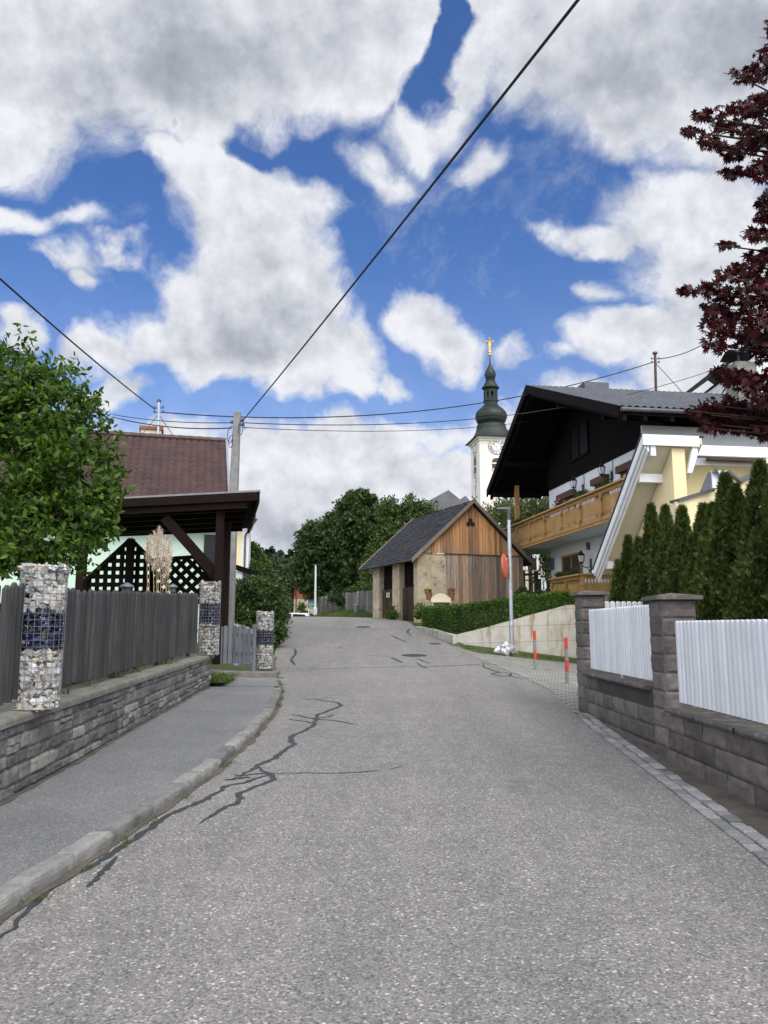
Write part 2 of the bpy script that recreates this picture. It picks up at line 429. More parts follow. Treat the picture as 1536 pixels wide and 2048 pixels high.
def mk_blue():
    s = NT('blue_glass_rock'); c = s.ramp(s.island(), [(0, (.002, .003, .014)), (.6, (.005, .009, .040)), (1, (.018, .026, .08))])
    s.bsdf(c, .18, 0, s.noise(30, 4, .6), .5, .01, .6); M['blue'] = s.m
mk_blue()
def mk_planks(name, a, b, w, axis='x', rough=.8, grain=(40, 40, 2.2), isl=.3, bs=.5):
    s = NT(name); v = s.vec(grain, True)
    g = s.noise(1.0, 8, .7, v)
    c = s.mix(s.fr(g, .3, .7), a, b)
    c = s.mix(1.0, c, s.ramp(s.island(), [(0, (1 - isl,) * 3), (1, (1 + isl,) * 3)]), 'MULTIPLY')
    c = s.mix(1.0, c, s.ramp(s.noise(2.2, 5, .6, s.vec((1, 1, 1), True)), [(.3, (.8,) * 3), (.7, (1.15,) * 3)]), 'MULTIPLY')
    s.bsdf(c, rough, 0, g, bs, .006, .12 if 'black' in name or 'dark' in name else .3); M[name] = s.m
mk_planks('grey_pickets', (.068, .066, .067), (.026, .026, .028), .1)
mk_planks('gate_pickets', (.15, .16, .175), (.085, .09, .10), .1)
mk_planks('old_fence', (.20, .195, .185), (.10, .098, .092), .1)
mk_planks('dark_timber', (.016, .008, .006), (.006, .0032, .0026), .1, isl=.2)
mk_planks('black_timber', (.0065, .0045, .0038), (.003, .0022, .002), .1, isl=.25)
mk_planks('brown_timber', (.13, .068, .045), (.075, .04, .028), .1, isl=.15)
mk_planks('honey_timber', (.44, .26, .095), (.33, .185, .06), .1, isl=.10, rough=.5, bs=.15)
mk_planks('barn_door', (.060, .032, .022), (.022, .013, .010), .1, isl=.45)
mk_planks('grey_board', (.24, .19, .15), (.14, .11, .09), .1, isl=.2)
def mk_barnwood(name, split):
    s = NT(name); v = s.vec((26, 26, 1.6), True)
    g = s.fr(s.noise(1.0, 8, .72, v), .3, .7)
    fresh = s.mix(g, (.62, .36, .18), (.40, .18, .07)); old = s.mix(g, (.40, .345, .29), (.15, .13, .115))
    w = s.n('ShaderNodeSeparateXYZ'); s.l(s.vec((1, 1, 1), True), w.inputs[0])
    nz = s.noise(1.0, 6, .65, s.vec((3.0, 3.0, .55), True))
    if split:   # weathering creeping up from the bottom of the gable boards
        t = s.math('ADD', s.math('MULTIPLY', s.math('SUBTRACT', w.outputs[2], 5.55), -.6), s.math('MULTIPLY', s.math('SUBTRACT', nz, .5), 3.4))
        f = s.math('MINIMUM', s.math('MAXIMUM', t, 0.0), 1.0)
        f = s.math('MULTIPLY', f, .85)
    else:
        t = s.math('ADD', s.math('MULTIPLY', s.math('SUBTRACT', nz, .42), 3.2), .5)
        f = s.math('MINIMUM', s.math('MAXIMUM', t, .62), 1.0)
    c = s.mix(f, fresh, old)
    c = s.mix(1.0, c, s.ramp(s.island(), [(0, (.5, .5, .53)), (.5, (1, 1, 1)), (1, (1.35, 1.28, 1.2))]), 'MULTIPLY')
    kn = s.ramp(s.vor(2.6, s.vec((2.2, 2.2, 1), True), 'F1', 'Distance'), [(.05, (.25, .2, .18)), (.10, (1, 1, 1))])
    c = s.mix(.8, c, kn, 'MULTIPLY')
    s.bsdf(c, .85, 0, g, .4, .006, .25); M[name] = s.m
mk_barnwood('gable_boards', True); mk_barnwood('weathered_boards', False)
def mk_rubble_plaster():
    s = NT('rubble_plaster'); v = s.vec((1, 1, 1), True)
    n = s.noise(2.2, 9, .7, v); c = s.mix(s.fr(n, .35, .65), (.60, .50, .35), (.42, .34, .23))
    st = s.vor(3.4, s.mix(.14, v, s.noise(3, 3, .5, v, 'Color')), 'DISTANCE_TO_EDGE', 'Distance')
    c = s.mix(s.math('MULTIPLY', s.ramp(st, [(0, (1, 1, 1)), (.16, (0, 0, 0))]), .10), c, (.2, .15, .1))
    c = s.mix(s.math('MULTIPLY', s.fr(s.noise(1.1, 5, .6, v), .45, .62), .5), c, (.36, .33, .27))
    c = s.mix(s.fr(s.noise(3.2, 9, .8, v), .555, .60), c, (.16, .13, .10))
    s.bsdf(c, .95, 0, s.noise(9, 9, .75, v), .9, .05, .1); M['rubble_plaster'] = s.m
mk_rubble_plaster()
def mk_concrete():
    s = NT('stained_concrete'); v = s.vec((1, 1, 1), True)
    c = s.mix(s.fr(s.noise(2.5, 9, .7, v), .35, .65), (.56, .53, .46), (.42, .40, .35))
    dr = s.fr(s.noise(1.0, 8, .7, s.vec((3.2, 3.2, .5), True)), .53, .66)
    c = s.mix(s.math('MULTIPLY', dr, .75), c, (.19, .12, .035))
    dr2 = s.fr(s.noise(1.0, 7, .7, s.vec((7, 7, .8), True)), .58, .68)
    c = s.mix(s.math('MULTIPLY', dr2, .5), c, (.13, .125, .115))
    w = s.n('ShaderNodeSeparateXYZ'); s.l(v, w.inputs[0])
    ln = s.math('PINGPONG', s.math('ADD', w.outputs[2], s.math('MULTIPLY', w.outputs[0], -.03)), .25)
    jl = s.math('LESS_THAN', ln, .008)
    c = s.mix(s.math('MULTIPLY', jl, .6), c, (.12, .115, .10))
    s.bsdf(c, .9, 0, s.noise(25, 7, .7, v), .35, .01, .25); M['concrete'] = s.m
mk_concrete()
def mk_pavers():
    s = NT('grass_pavers'); v = s.vec((1, 1, 1), True)
    b = s.n('ShaderNodeTexBrick'); s.l(v, b.inputs[0]); b.inputs['Scale'].default_value = 1
    b.inputs['Brick Width'].default_value = .22; b.inputs['Row Height'].default_value = .16; b.inputs['Mortar Size'].default_value = .018; b.inputs['Mortar Smooth'].default_value = .2
    b.inputs['Color1'].default_value = (.34, .33, .31, 1); b.inputs['Color2'].default_value = (.27, .265, .25, 1); b.inputs['Mortar'].default_value = (.08, .085, .05, 1)
    c = s.mix(1.0, b.outputs[0], s.ramp(s.noise(2, 8, .7, v), [(.3, (.75,) * 3), (.7, (1.15,) * 3)]), 'MULTIPLY')
    s.bsdf(c, .9, 0, s.math('MULTIPLY', b.outputs['Fac'], -1.0), .6, .02, .2); M['pavers'] = s.m
mk_pavers()
M['white_plaster'] = simple('white_plaster', (.74, .77, .82), (.66, .69, .74), 1.5, .9, bscale=60, bs=.15)
M['church_plaster'] = simple('church_plaster', (.74, .70, .63), (.66, .62, .55), .6, .9, bscale=6)
M['mint_plaster'] = simple('mint_plaster', (.60, .74, .62), (.54, .68, .57), 1.2, .9, bscale=60, bs=.15)
M['cream_plaster'] = simple('cream_plaster', (.78, .67, .42), (.72, .61, .37), 1.0, .9, bscale=60, bs=.2)
M['pale_cream'] = simple('pale_cream', (.62, .57, .45), (.55, .50, .39), 1.0, .9, bscale=60, bs=.2)
M['beige_plaster'] = simple('beige_plaster', (.55, .47, .34), (.42, .35, .25), .8, .9)
M['white_paint'] = simple('white_paint', (.70, .72, .76), (.61, .64, .68), 2.5, .45, bscale=60, bs=.08, world=True, isl=.12)
M['white_trim'] = simple('white_trim', (.78, .79, .82), (.66, .68, .71), 4, .5, bscale=60, bs=.1)
M['verdigris'] = simple('verdigris', (.026, .038, .034), (.012, .017, .016), .5, .5, .3, 3, .3, .05)
M['slate'] = simple('slate', (.042, .042, .046), (.022, .022, .025), 3, .7, bscale=20, bs=.5, isl=.45, spec=.3)
M['church_slate'] = simple('church_slate', (.10, .10, .105), (.06, .06, .065), 1, .7)
M['brown_tile'] = simple('brown_tile', (.072, .034, .028), (.036, .018, .017), 2.2, .55, bscale=30, bs=.3, isl=0)
M['grey_tile'] = simple('grey_tile', (.11, .112, .12), (.055, .058, .064), 2.5, .5, bscale=30, bs=.3)
M['steel'] = simple('steel', (.50, .53, .57), (.38, .41, .45), 5, .38, .75, 20, .1)
M['dark_steel'] = simple('dark_steel', (.10, .11, .12), (.07, .075, .08), 5, .45, .5, 20, .1)
M['wire'] = simple('wire', (.30, .31, .32), (.19, .19, .20), 30, .5, .7, 50, .1)
M['cable'] = simple('cable', (.012, .012, .014), (.008, .008, .009), 5, .6)
M['pole_concrete'] = simple('pole_concrete', (.25, .245, .24), (.17, .165, .16), 6, .9, bscale=60, bs=.4)
M['red_paint'] = simple('red_paint', (.55, .055, .04), (.45, .045, .035), 9, .45)
M['grey_paint'] = simple('grey_paint', (.22, .23, .25), (.17, .18, .19), 9, .5)
M['mirror_back'] = simple('mirror_back', (.52, .12, .065), (.42, .09, .05), 5, .4)
M['gold'] = simple('gold', (.75, .50, .13), (.62, .38, .09), 3, .35, .7)
M['glass'] = simple('glass', (.06, .065, .07), (.035, .04, .045), 1.2, .12, bs=0, spec=.7)
M['dark_glass'] = simple('dark_glass', (.012, .012, .014), (.006, .006, .008), 1.2, .35, bs=0)
M['blind'] = simple('blind', (.62, .60, .52), (.55, .53, .46), 2, .7)
M['brick'] = simple('brick', (.36, .115, .065), (.27, .08, .05), 1.5, .9)
M['terracotta'] = simple('terracotta', (.30, .12, .06), (.22, .08, .04), 4, .8)
M['black_iron'] = simple('black_iron', (.012, .012, .013), None, 5, .5)
M['car_paint'] = simple('car_paint', (.80, .82, .86), (.78, .80, .84), 1, .2, bs=0, spec=.6)
M['rubber'] = simple('rubber', (.02, .02, .02), None, 5, .8)
M['tar'] = simple('tar', (.050, .052, .058), (.032, .033, .038), 9, .6, bscale=60, bs=.3)
M['foil'] = simple('foil', (.55, .56, .58), (.4, .41, .43), 8, .28, .6, 25, .7, .03)
M['sign_green'] = simple('sign_green', (.02, .16, .10), (.02, .14, .09), 5, .5)
M['sign_blue'] = simple('sign_blue', (.03, .08, .22), None, 5, .5)
M['bark'] = simple('bark', (.12, .095, .07), (.06, .048, .036), 9, .95, bscale=30, bs=.9, stretch=(1, 1, .25))
M['maple_bark'] = simple('maple_bark', (.05, .028, .025), (.03, .018, .016), 9, .9)
M['grass_ground'] = simple('grass_ground', (.055, .09, .022), (.095, .10, .035), 1.2, .95, bscale=60, bs=.8, bd=.05)
M['forest_ground'] = simple('forest_ground', (.03, .05, .018), (.045, .065, .022), .05, .95)
M['cloth_blue'] = simple('cloth_blue', (.45, .52, .62), (.10, .16, .32), 9, .8)
M['manhole'] = simple('manhole', (.07, .065, .062), (.05, .047, .045), 40, .6, .4, 60, .5)
M['plume'] = simple('plume', (.74, .62, .52), (.62, .50, .40), 12, .95, isl=.2)
M['straw'] = simple('straw', (.42, .31, .15), (.28, .20, .10), 12, .9, isl=.3)
M['stone_lamp'] = simple('lamp_cap', (.16, .22, .25), (.11, .15, .17), 5, .4, .3)
M['leaf_bush'] = leafmat('leaf_bush', [(.014, .035, .007), (.04, .092, .013), (.085, .165, .022), (.14, .23, .036), (.026, .062, .010)], .42)
M['leaf_maple'] = leafmat('leaf_maple', [(.020, .003, .005), (.040, .005, .008), (.085, .009, .013), (.014, .003, .005)], .28, tcol=(1.3, .5, .5))
M['leaf_thuja'] = leafmat('leaf_thuja', [(.014, .032, .004), (.034, .064, .008), (.065, .10, .013), (.095, .09, .02)], .15, .7)
M['leaf_hedge'] = leafmat('leaf_hedge', [(.026, .065, .008), (.052, .115, .013), (.10, .18, .02)], .25, .55)
M['leaf_laurel'] = leafmat('leaf_laurel', [(.020, .042, .010), (.038, .07, .014), (.065, .105, .024)], .15, .45)
M['leaf_chestnut'] = leafmat('leaf_chestnut', [(.016, .036, .009), (.034, .068, .014), (.066, .108, .024)], .22, .55)
M['leaf_light'] = leafmat('leaf_light', [(.030, .06, .012), (.052, .095, .02), (.085, .135, .035)], .3, .55)
M['leaf_willow'] = leafmat('leaf_willow', [(.06, .09, .028), (.10, .13, .045), (.15, .17, .07)], .35, .6)
M['leaf_far'] = leafmat('leaf_far', [(.020, .042, .014), (.032, .06, .02), (.05, .08, .026)], .15, .7)
M['leaf_conifer'] = leafmat('leaf_conifer', [(.010, .020, .010), (.016, .028, .013)], .05, .8)
M['leaf_grass'] = leafmat('leaf_grass', [(.045, .09, .014), (.075, .13, .02), (.12, .15, .04)], .3, .7)
M['petal_red'] = leafmat('petal_red', [(.5, .03, .05), (.6, .08, .12)], .2, tcol=(1, .6, .6))
M['petal_pink'] = leafmat('petal_pink', [(.65, .15, .35), (.7, .3, .45)], .2, tcol=(1, .6, .8))
M['petal_yellow'] = leafmat('petal_yellow', [(.7, .5, .03), (.75, .6, .1)], .2, tcol=(1, .9, .5))

# ------------------------------------------------------------------ foliage
T_OVAL = (np.array([(0, 0, 0), (.35, .22, .05), (.72, .17, .03), (1, 0, -.06), (.72, -.17, .03), (.35, -.22, .05)], float), [(0, 1, 2, 3), (0, 3, 4, 5)])
T_TUFT = (np.array([(-.5, -.3, 0), (.1, -.5, .1), (.55, .0, 0), (.2, .5, -.1), (-.4, .35, .05)], float), [(0, 1, 2, 3, 4)])
T_SPRAY = (np.array([(0, 0, 0), (.35, .12, .05), (1, .02, 0), (.35, -.12, -.05), (.25, .2, 0), (.8, .42, .04), (.25, -.2, 0), (.8, -.42, -.04)], float), [(0, 1, 2, 3), (0, 4, 5, 1), (0, 3, 7, 6)])
T_BLADE = (np.array([(0, -.05, 0), (0, .05, 0), (.5, .035, .08), (.5, -.035, .08), (1, 0, -.05)], float), [(0, 1, 2, 3), (3, 2, 4)])
def _maple():
    vs = [(0, 0, 0)]; fs = []
    for k, (a, l) in enumerate([(0, 1), (38, .92), (-38, .92), (76, .72), (-76, .72), (118, .42), (-118, .42)]):
        a = rad(a); w = .24 if l > .6 else .16
        b = len(vs)
        c, s_ = math.cos(a), math.sin(a)
        m = .45 * l
        vs += [(c * m - s_ * w * .6, s_ * m + c * w * .6, .03), (c * l, s_ * l, -.12), (c * m + s_ * w * .6, s_ * m - c * w * .6, .03)]
        fs.append((0, b + 2, b + 1, b))
    return (np.array(vs, float) * .6, fs)
T_MAPLE = _maple()
def unit(a): return a / np.maximum(np.linalg.norm(a, axis=1, keepdims=True), 1e-9)
def leaves(name, pos, size, tmpl, mat, parent=None, rs=None, ndir=None, nb=0.0, adir=None, ab=0.0, loc=None):
    rs = rs or np.random.RandomState(1)
    pos = np.asarray(pos, float); n = len(pos)
    nor = rs.normal(size=(n, 3)); nor = unit(nor)
    if ndir is not None: nor = unit(nor + nb * np.asarray(ndir, float))
    ax = rs.normal(size=(n, 3))
    ax = unit(ax)
    if adir is not None: ax = unit(ax + ab * np.asarray(adir, float))
    ax = unit(ax - nor * np.sum(ax * nor, axis=1, keepdims=True))
    bi = np.cross(nor, ax)
    tv, tf = tmpl; k = len(tv)
    size = np.broadcast_to(np.asarray(size, float), (n,))
    W = pos[:, None, :] + size[:, None, None] * (tv[None, :, 0:1] * ax[:, None, :] + tv[None, :, 1:2] * bi[:, None, :] + tv[None, :, 2:3] * nor[:, None, :])
    o = ORG[parent.name] if parent is not None else (Vector(loc) if loc is not None else Vector((0, 0, 0)))
    W = W.reshape(-1, 3) - np.array([o.x, o.y, o.z])
    me = bpy.data.meshes.new(name)
    me.vertices.add(n * k); me.vertices.foreach_set('co', W.astype(np.float32).ravel())
    ls = np.concatenate([np.array(f) for f in tf]); per = len(ls)
    tot = np.array([len(f) for f in tf]); st = np.concatenate([[0], np.cumsum(tot)[:-1]])
    me.loops.add(n * per); me.polygons.add(n * len(tf))
    me.loops.foreach_set('vertex_index', (ls[None, :] + (np.arange(n) * k)[:, None]).astype(np.int32).ravel())
    me.polygons.foreach_set('loop_start', (st[None, :] + (np.arange(n) * per)[:, None]).astype(np.int32).ravel())
    me.update(calc_edges=True); me.validate(); me.materials.append(mat)
    return link(name, me, parent, loc)
def clump_points(rs, ells, nclump, per, sig, shell=.55, low=None):
    """leaf positions gathered in clumps spread near the skin of several ellipsoids (cx,cy,cz,rx,ry,rz)"""
    vol = np.array([e[3] * e[4] * e[5] for e in ells]) ** .67; vol /= vol.sum()
    cs = []
    for i in range(nclump):
        e = ells[rs.choice(len(ells), p=vol)]
        d = rs.normal(size=3); d /= np.linalg.norm(d)
        r = shell + (1 - shell) * rs.rand() ** .7
        cs.append([e[0] + d[0] * e[3] * r, e[1] + d[1] * e[4] * r, e[2] + d[2] * e[5] * r, rs.uniform(.5, 1.4)])
    cs = np.array(cs)
    out = []; dirs = []
    for c in cs:
        m = max(3, int(per * c[3])); q = rs.normal(size=(m, 3)); q = unit(q) * (rs.rand(m, 1) ** .5)
        out.append(c[:3] + q * sig * c[3] * np.array([1.1, 1.1, .75])); dirs.append(q)
    return np.vstack(out), np.vstack(dirs), cs
def branches(base, tips, r0, rs, h0=.35, n=6):
    mb = MB(); base = Vector(base)
    cen = sum((Vector(t) for t in tips), Vector()) / len(tips)
    top = base.lerp(Vector((base.x * .4 + cen.x * .6, base.y * .4 + cen.y * .6, cen.z)), .75)
    mb.tube([base, base.lerp(top, .4) + Vector((rs.normal() * r0 * .3, rs.normal() * r0 * .3, 0)), top], [r0, r0 * .7, r0 * .45], 9)
    for t in tips:
        t = Vector(t); s0 = base.lerp(top, rs.uniform(h0, 1.0))
        mid = s0.lerp(t, .5) + Vector((rs.normal(), rs.normal(), .5 + rs.rand() * .5)) * (t - s0).length * .08
        mb.tube([s0, mid, t], [r0 * .28, r0 * .16, r0 * .05], n)
    return mb
# ------------------------------------------------------------------ ground profile
KN = [(-60, 0), (0, 0), (4, .05), (8, .14), (12.5, .29), (16, .43), (19, .58), (22, .76), (24.3, .94), (29, 1.37), (34, 1.84), (38, 2.05), (42, 2.14), (46, 2.15), (52, 1.95), (60, 1.45), (75, .9), (110, .5), (900, .5)]
def _lin(y):
    for (a, za), (b, zb) in zip(KN, KN[1:]):
        if y <= b: return za + (zb - za) * (y - a) / (b - a)
    return KN[-1][1]
def prof(y): return sum(_lin(y + k * .5) for k in (-2, -1, 0, 1, 2)) / 5
def lerpk(K, y):
    if y <= K[0][0]: return K[0][1]
    for (a, va), (b, vb) in zip(K, K[1:]):
        if y <= b: return va + (vb - va) * (y - a) / (b - a)
    return K[-1][1]
LE = [(-30, -2.3), (0, -2.25), (4.4, -2.06), (6, -1.90), (8, -1.72), (10, -1.68), (12.1, -1.70), (14, -1.85), (15.2, -2.0), (17.4, -2.4), (20, -2.85), (24, -3.3), (30, -3.85), (34, -4.3), (40, -5.0), (46, -7.6), (60, -13), (80, -19)]
RE = [(-30, 2.3), (0, 2.35), (5, 2.45), (8, 2.66), (11, 2.83), (13, 3.0), (15, 3.2), (17.6, 3.1), (21.5, 2.65), (25.2, 2.13), (31.5, 1.27), (34, 1.05), (38, -.3), (41, -2.3), (46, -5.0), (60, -8.0), (80, -12)]
def le(y): return lerpk(LE, y)
def re_(y): return lerpk(RE, y)
def drive(x, y): return prof(y) - .12 * max(0, x - re_(y)) - (.0)
def sstep(a, b, x):
    t = min(1, max(0, (x - a) / (b - a))); return t * t * (3 - 2 * t)
def ground_hit(px, py, fn=lambda x, y: prof(y)):
    d = bearing(px, py); d = d / d.y; y = 2.0
    while y < 120:
        p = EYE + d * y
        if p.z <= fn(p.x, y): break
        y += .01
    return Vector((p.x, y, fn(p.x, y)))

def terrain(x, y):
    z = prof(y) - .04
    L_, R_ = le(y), re_(y)
    if x < L_:
        if y < 15.7: z += .62 * sstep(-3.45, -3.8, x) - .02
        elif y < 40: z += .25 * sstep(L_ - .8, L_ - 3, x)
    if x > R_ + .3:
        if y < 12.5: z += .42 * sstep(3.35, 3.6, x)
        elif y < 25.2: z = drive(min(x, 7), y) - .05 + 1.4 * sstep(6.6, 9, x)
        elif y < 60:
            edge = R_ + .25 if y < 33 else R_ + 1
            z = prof(y) - .04 + .75 * sstep(3.0, 7.5, x) * sstep(60, 40, y) + (.22 * sstep(edge, edge + .2, x) if y < 33.5 else 0)
    if y > 38 and x > R_: z += .45 * sstep(R_, R_ + 3, x) * sstep(38, 42, y) * sstep(75, 50, y)
    d = math.hypot(x + 30, y - 330)
    if y > 110: z += 12 * sstep(230, 40, math.hypot((x + 70) * .8, y - 300)) * 1.0
    return z

xs = sorted(set([round(v, 3) for v in list(np.arange(-9, 11.01, .4)) + [-400, -250, -160, -110, -80, -60, -45, -35, -28, -22, -18, -15, -12.5, -10.5, 12, 13.5, 15, 18, 22, 28, 35, 45, 60, 80, 110, 160, 250, 400, 3.35, 3.6]]))
ys = [round(v, 3) for v in list(np.arange(-8, 62, .5)) + list(np.arange(62, 110, 3)) + list(np.arange(110, 520, 15)) + [600, 900]]
ys = [-120, -60, -30, -15] + ys
gm = MB()
for y in ys:
    for x in xs: gm.v.append((x, y, terrain(x, y)))
w = len(xs)
for j in range(len(ys) - 1):
    for i in range(w - 1): gm.f.append((j * w + i, j * w + i + 1, (j + 1) * w + i + 1, (j + 1) * w + i))
tag(gm.build('ground', M['grass_ground'], smooth=True), kind='structure')

# road sheet
rm = MB(); yy = [-20, -10] + list(np.arange(-4, 82, .4)); NX = 12
for y in yy:
    a, b = le(y) - .02, re_(y) + .02
    for i in range(NX + 1):
        x = a + (b - a) * i / NX
        crown = .03 * (1 - (2 * i / NX - 1) ** 2)
        rm.v.append((x, y, prof(y) + crown * .6))
for j in range(len(yy) - 1):
    for i in range(NX): q = j * (NX + 1) + i; rm.f.append((q, q + 1, q + NX + 2, q + NX + 1))
road = rm.build('road', M['road'], smooth=True); tag(road, kind='structure')
def roadz(x, y):
    a, b = le(y), re_(y); t = (x - a) / (b - a)
    return prof(y) + .018 * (1 - (2 * t - 1) ** 2)

# pavement on the left, level with the kerb top
wm = MB(); yy = [-20, -10, -5] + list(np.arange(-2, 15.61, .4))
for y in yy:
    for i in range(5):
        x = -3.45 + (le(y) - .11 + 3.45) * i / 4
        h = .079 if y < 14.4 else .079 * max(.2, 1 - (y - 14.4) / 1.4)
        wm.v.append((x, y, prof(y) + h))
for j in range(len(yy) - 1):
    for i in range(4): q = j * 5 + i; wm.f.append((q, q + 1, q + 6, q + 5))
tag(wm.build('pavement', M['walk'], smooth=True), kind='structure')
wm = MB(); yy = list(np.arange(15.6, 17.9, .3))
for y in yy:
    for i in range(3): x = -3.9 + (le(y) - .02 + 3.9) * i / 2; wm.v.append((x, y, prof(y) + .02))
for j in range(len(yy) - 1):
    for i in range(2): q = j * 3 + i; wm.f.append((q, q + 1, q + 4, q + 3))
tag(wm.build('driveway_left', M['walk'], smooth=True), kind='structure')

# pavers drive on the right
dm = MB(); yy = list(np.arange(12.2, 25.3, .4))
for y in yy:
    for i in range(9): x = re_(y) + (7.4 - re_(y)) * i / 8; dm.v.append((x, y, drive(x, y) + .006))
for j in range(len(yy) - 1):
    for i in range(8): q = j * 9 + i; dm.f.append((q, q + 1, q + 10, q + 9))
tag(dm.build('paved_driveway', M['pavers'], smooth=True), kind='structure')

# dirt strip by the block wall
dm = MB(); yy = [-10, -5] + list(np.arange(-2, 12.3, .35))
for y in yy:
    for i in range(4):
        x = re_(y) + .0 + (3.3 - re_(y)) * i / 3
        dm.v.append((x, y, prof(y) + .004 + (.02 * mnoise.noise(Vector((x * 3, y * 3, 0))) if 0 < i else 0)))
for j in range(len(yy) - 1):
    for i in range(3): q = j * 4 + i; dm.f.append((q, q + 1, q + 5, q + 4))
tag(dm.build('dirt_verge', M['dirt'], smooth=True), kind='structure')

# setts : two rows along the right edge
rnd = random.Random(3)
sm = MB(); y = -1.0
for row in range(2):
    y = -1.0
    while y < 12.0:
        l = rnd.uniform(.13, .19); x0 = re_(y) + .005 + row * .125; z = prof(y) + rnd.uniform(.008, .024)
        sl_ = (re_(y + .3) - re_(y)) / .3; t = rnd.uniform(-.02, .02)
        d = Vector((sl_ + t, 1, (prof(y + .3) - prof(y)) / .3)).normalized(); n = Vector((d.y, -d.x, 0))
        b = len(sm.v); o = Vector((x0, y, z - .05))
        wv = n * rnd.uniform(.100, .112); lv = d * (l - .022)
        for (k, h, ins) in ((0, 0, 0), (1, .04, 0), (2, .05, .008)):
            for (a_, c_) in ((0, 0), (1, 0), (1, 1), (0, 1)):
                p = o + wv * a_ + lv * c_ + Vector((0, 0, h + (rnd.uniform(-.002, .002) if k == 2 else 0)))
                p += n * (ins if a_ == 0 else -ins) + d * (ins if c_ == 0 else -ins); sm.v.append(tuple(p))
        for k in range(2):
            for i in range(4): j2 = (i + 1) % 4; sm.f.append((b + k * 4 + i, b + k * 4 + j2, b + k * 4 + 4 + j2, b + k * 4 + 4 + i))
        sm.f.append((b + 8, b + 9, b + 10, b + 11)); y += l
tag(sm.build('sett_gutter', M['setts']), kind='structure')

# kerb stones on the left
km = MB(); y = -1.2; i = 0
while y < 15.3:
    l = rnd.uniform(.45, .95); y1 = min(y + l - .012, 15.4)
    h = .088 if y < 14.2 else .088 * max(.25, 1 - (y - 14.2) / 1.3)
    nseg = 8; b = len(km.v); jit = rnd.uniform(-.012, .012); jz = rnd.uniform(-.006, .006)
    prof_ = [(-.128, -.02), (-.126, h - .006), (-.120, h + .002), (-.02, h + .003), (-.004, h - .006), (0.004, h - .02), (.010, h * .5), (.008, -.03)]
    for k in range(nseg + 1):
        t = k / nseg; yk = y + (y1 - y) * t; ed = .012 if k in (0, nseg) else 0
        for (dx, dz) in prof_:
            q = Vector((le(yk) + dx + jit, yk, prof(yk) + dz + jz - (ed if dz > h * .7 else 0)))
            nn = mnoise.noise(q * 7) * .012 + mnoise.noise(q * 26) * .007
            km.v.append((q.x + nn * (1 if dx > -.05 else .3), q.y, q.z + nn * .7))
    m = len(prof_)
    for k in range(nseg):
        for c in range(m - 1): km.f.append((b + k * m + c, b + k * m + c + 1, b + (k + 1) * m + c + 1, b + (k + 1) * m + c))
    km.f.append(tuple(b + c for c in range(m))); km.f.append(tuple(b + nseg * m + c for c in range(m - 1, -1, -1)))
    y = y1 + .012; i += 1
tag(km.build('kerb', M['granite'], smooth=False), kind='structure')

# grit and dirt gathered along the kerb foot and the wall foot
gd = MB()
def grit(fx, ya, yb, zf, w0, seed, step=.12):
    b = len(gd.v); n = int((yb - ya) / step)
    for i in range(n + 1):
        y = ya + (yb - ya) * i / n; w = w0 * (.55 + .9 * abs(mnoise.noise(Vector((y * 1.9, seed, 0)))) + .35 * abs(mnoise.noise(Vector((y * 9, seed, 3)))))
        gd.v.append((fx(y), y, zf(fx(y), y) + .0045)); gd.v.append((fx(y) + w, y, zf(fx(y) + w, y) + .0045))
    for i in range(n): q = b + 2 * i; gd.f.append((q, q + 1, q + 3, q + 2))
grit(lambda y: le(y) + .005, -1, 22, lambda x, y: prof(y) + .0035 + .018 * (1 - (2 * max(0, (x - le(y))) / (re_(y) - le(y)) - 1) ** 2), .085, 1)
grit(lambda y: lerpk([(-3, -2.9), (6.2, -3.12), (11, -3.28), (15.4, -3.40)], y) - .01, -1, 15.2, lambda x, y: prof(y) + .0795 if y < 14.4 else prof(y) + .080 * max(.2, 1 - (y - 14.4) / 1.4), .09, 7)
tag(gd.build('grit', M['dirt']), kind='structure')

# sealed cracks : measured from the photograph, laid as 4 mm bitumen bands
cr = MB()
def crack(pts, w0, sub=9, wob=.02, seed=0, wpx=None):
    g = [ground_hit(*p) for p in pts]; out = []
    for a, b in zip(g, g[1:]):
        for k in range(sub):
            q = a.lerp(b, k / sub); L0 = min(.045, (b - a).length * .12); e = math.sin(math.pi * k / sub)
            q.x += e * L0 * mnoise.noise(Vector((q.x * 6, q.y * 6, seed))); q.y += e * L0 * mnoise.noise(Vector((q.x * 6, q.y * 6, seed + 50))); out.append(q)
    out.append(g[-1]); n = len(out); base = len(cr.v)
    for i, p in enumerate(out):
        d = (out[min(i + 1, n - 1)] - out[max(i - 1, 0)]); d.z = 0; d.normalize(); nrm = Vector((-d.y, d.x, 0))
        tt = i / (n - 1); w = w0 * .72 * (1 + .55 * mnoise.noise(Vector((i * .45, seed * 7.7, 0)))) * min(1, .25 + 5 * min(tt, 1 - tt))
        off = nrm * wob * mnoise.noise(Vector((i * .5, seed * 3.3, 5)))
        for s_ in (-1, 1):
            q = p + off + nrm * s_ * (w / 2) * (1 + .6 * mnoise.noise(Vector((p.x * 22, p.y * 22, s_ * 9 + seed)))); cr.v.append((q.x, q.y, roadz(q.x, q.y) + .004 + .0002 * seed))
    for i in range(n - 1): q = base + i * 2; cr.f.append((q, q + 1, q + 3, q + 2))
z5 = lambda L: [(400 + x / 2.56, 1380 + y / 2.56) for x, y in L]
crack([(0, 1880), (60, 1815), (140, 1752), (180, 1738), (230, 1705), (290, 1665), (340, 1630), (400, 1605)] + z5([(60, 545), (130, 500), (230, 478), (300, 455), (370, 435)]), .075, seed=1)
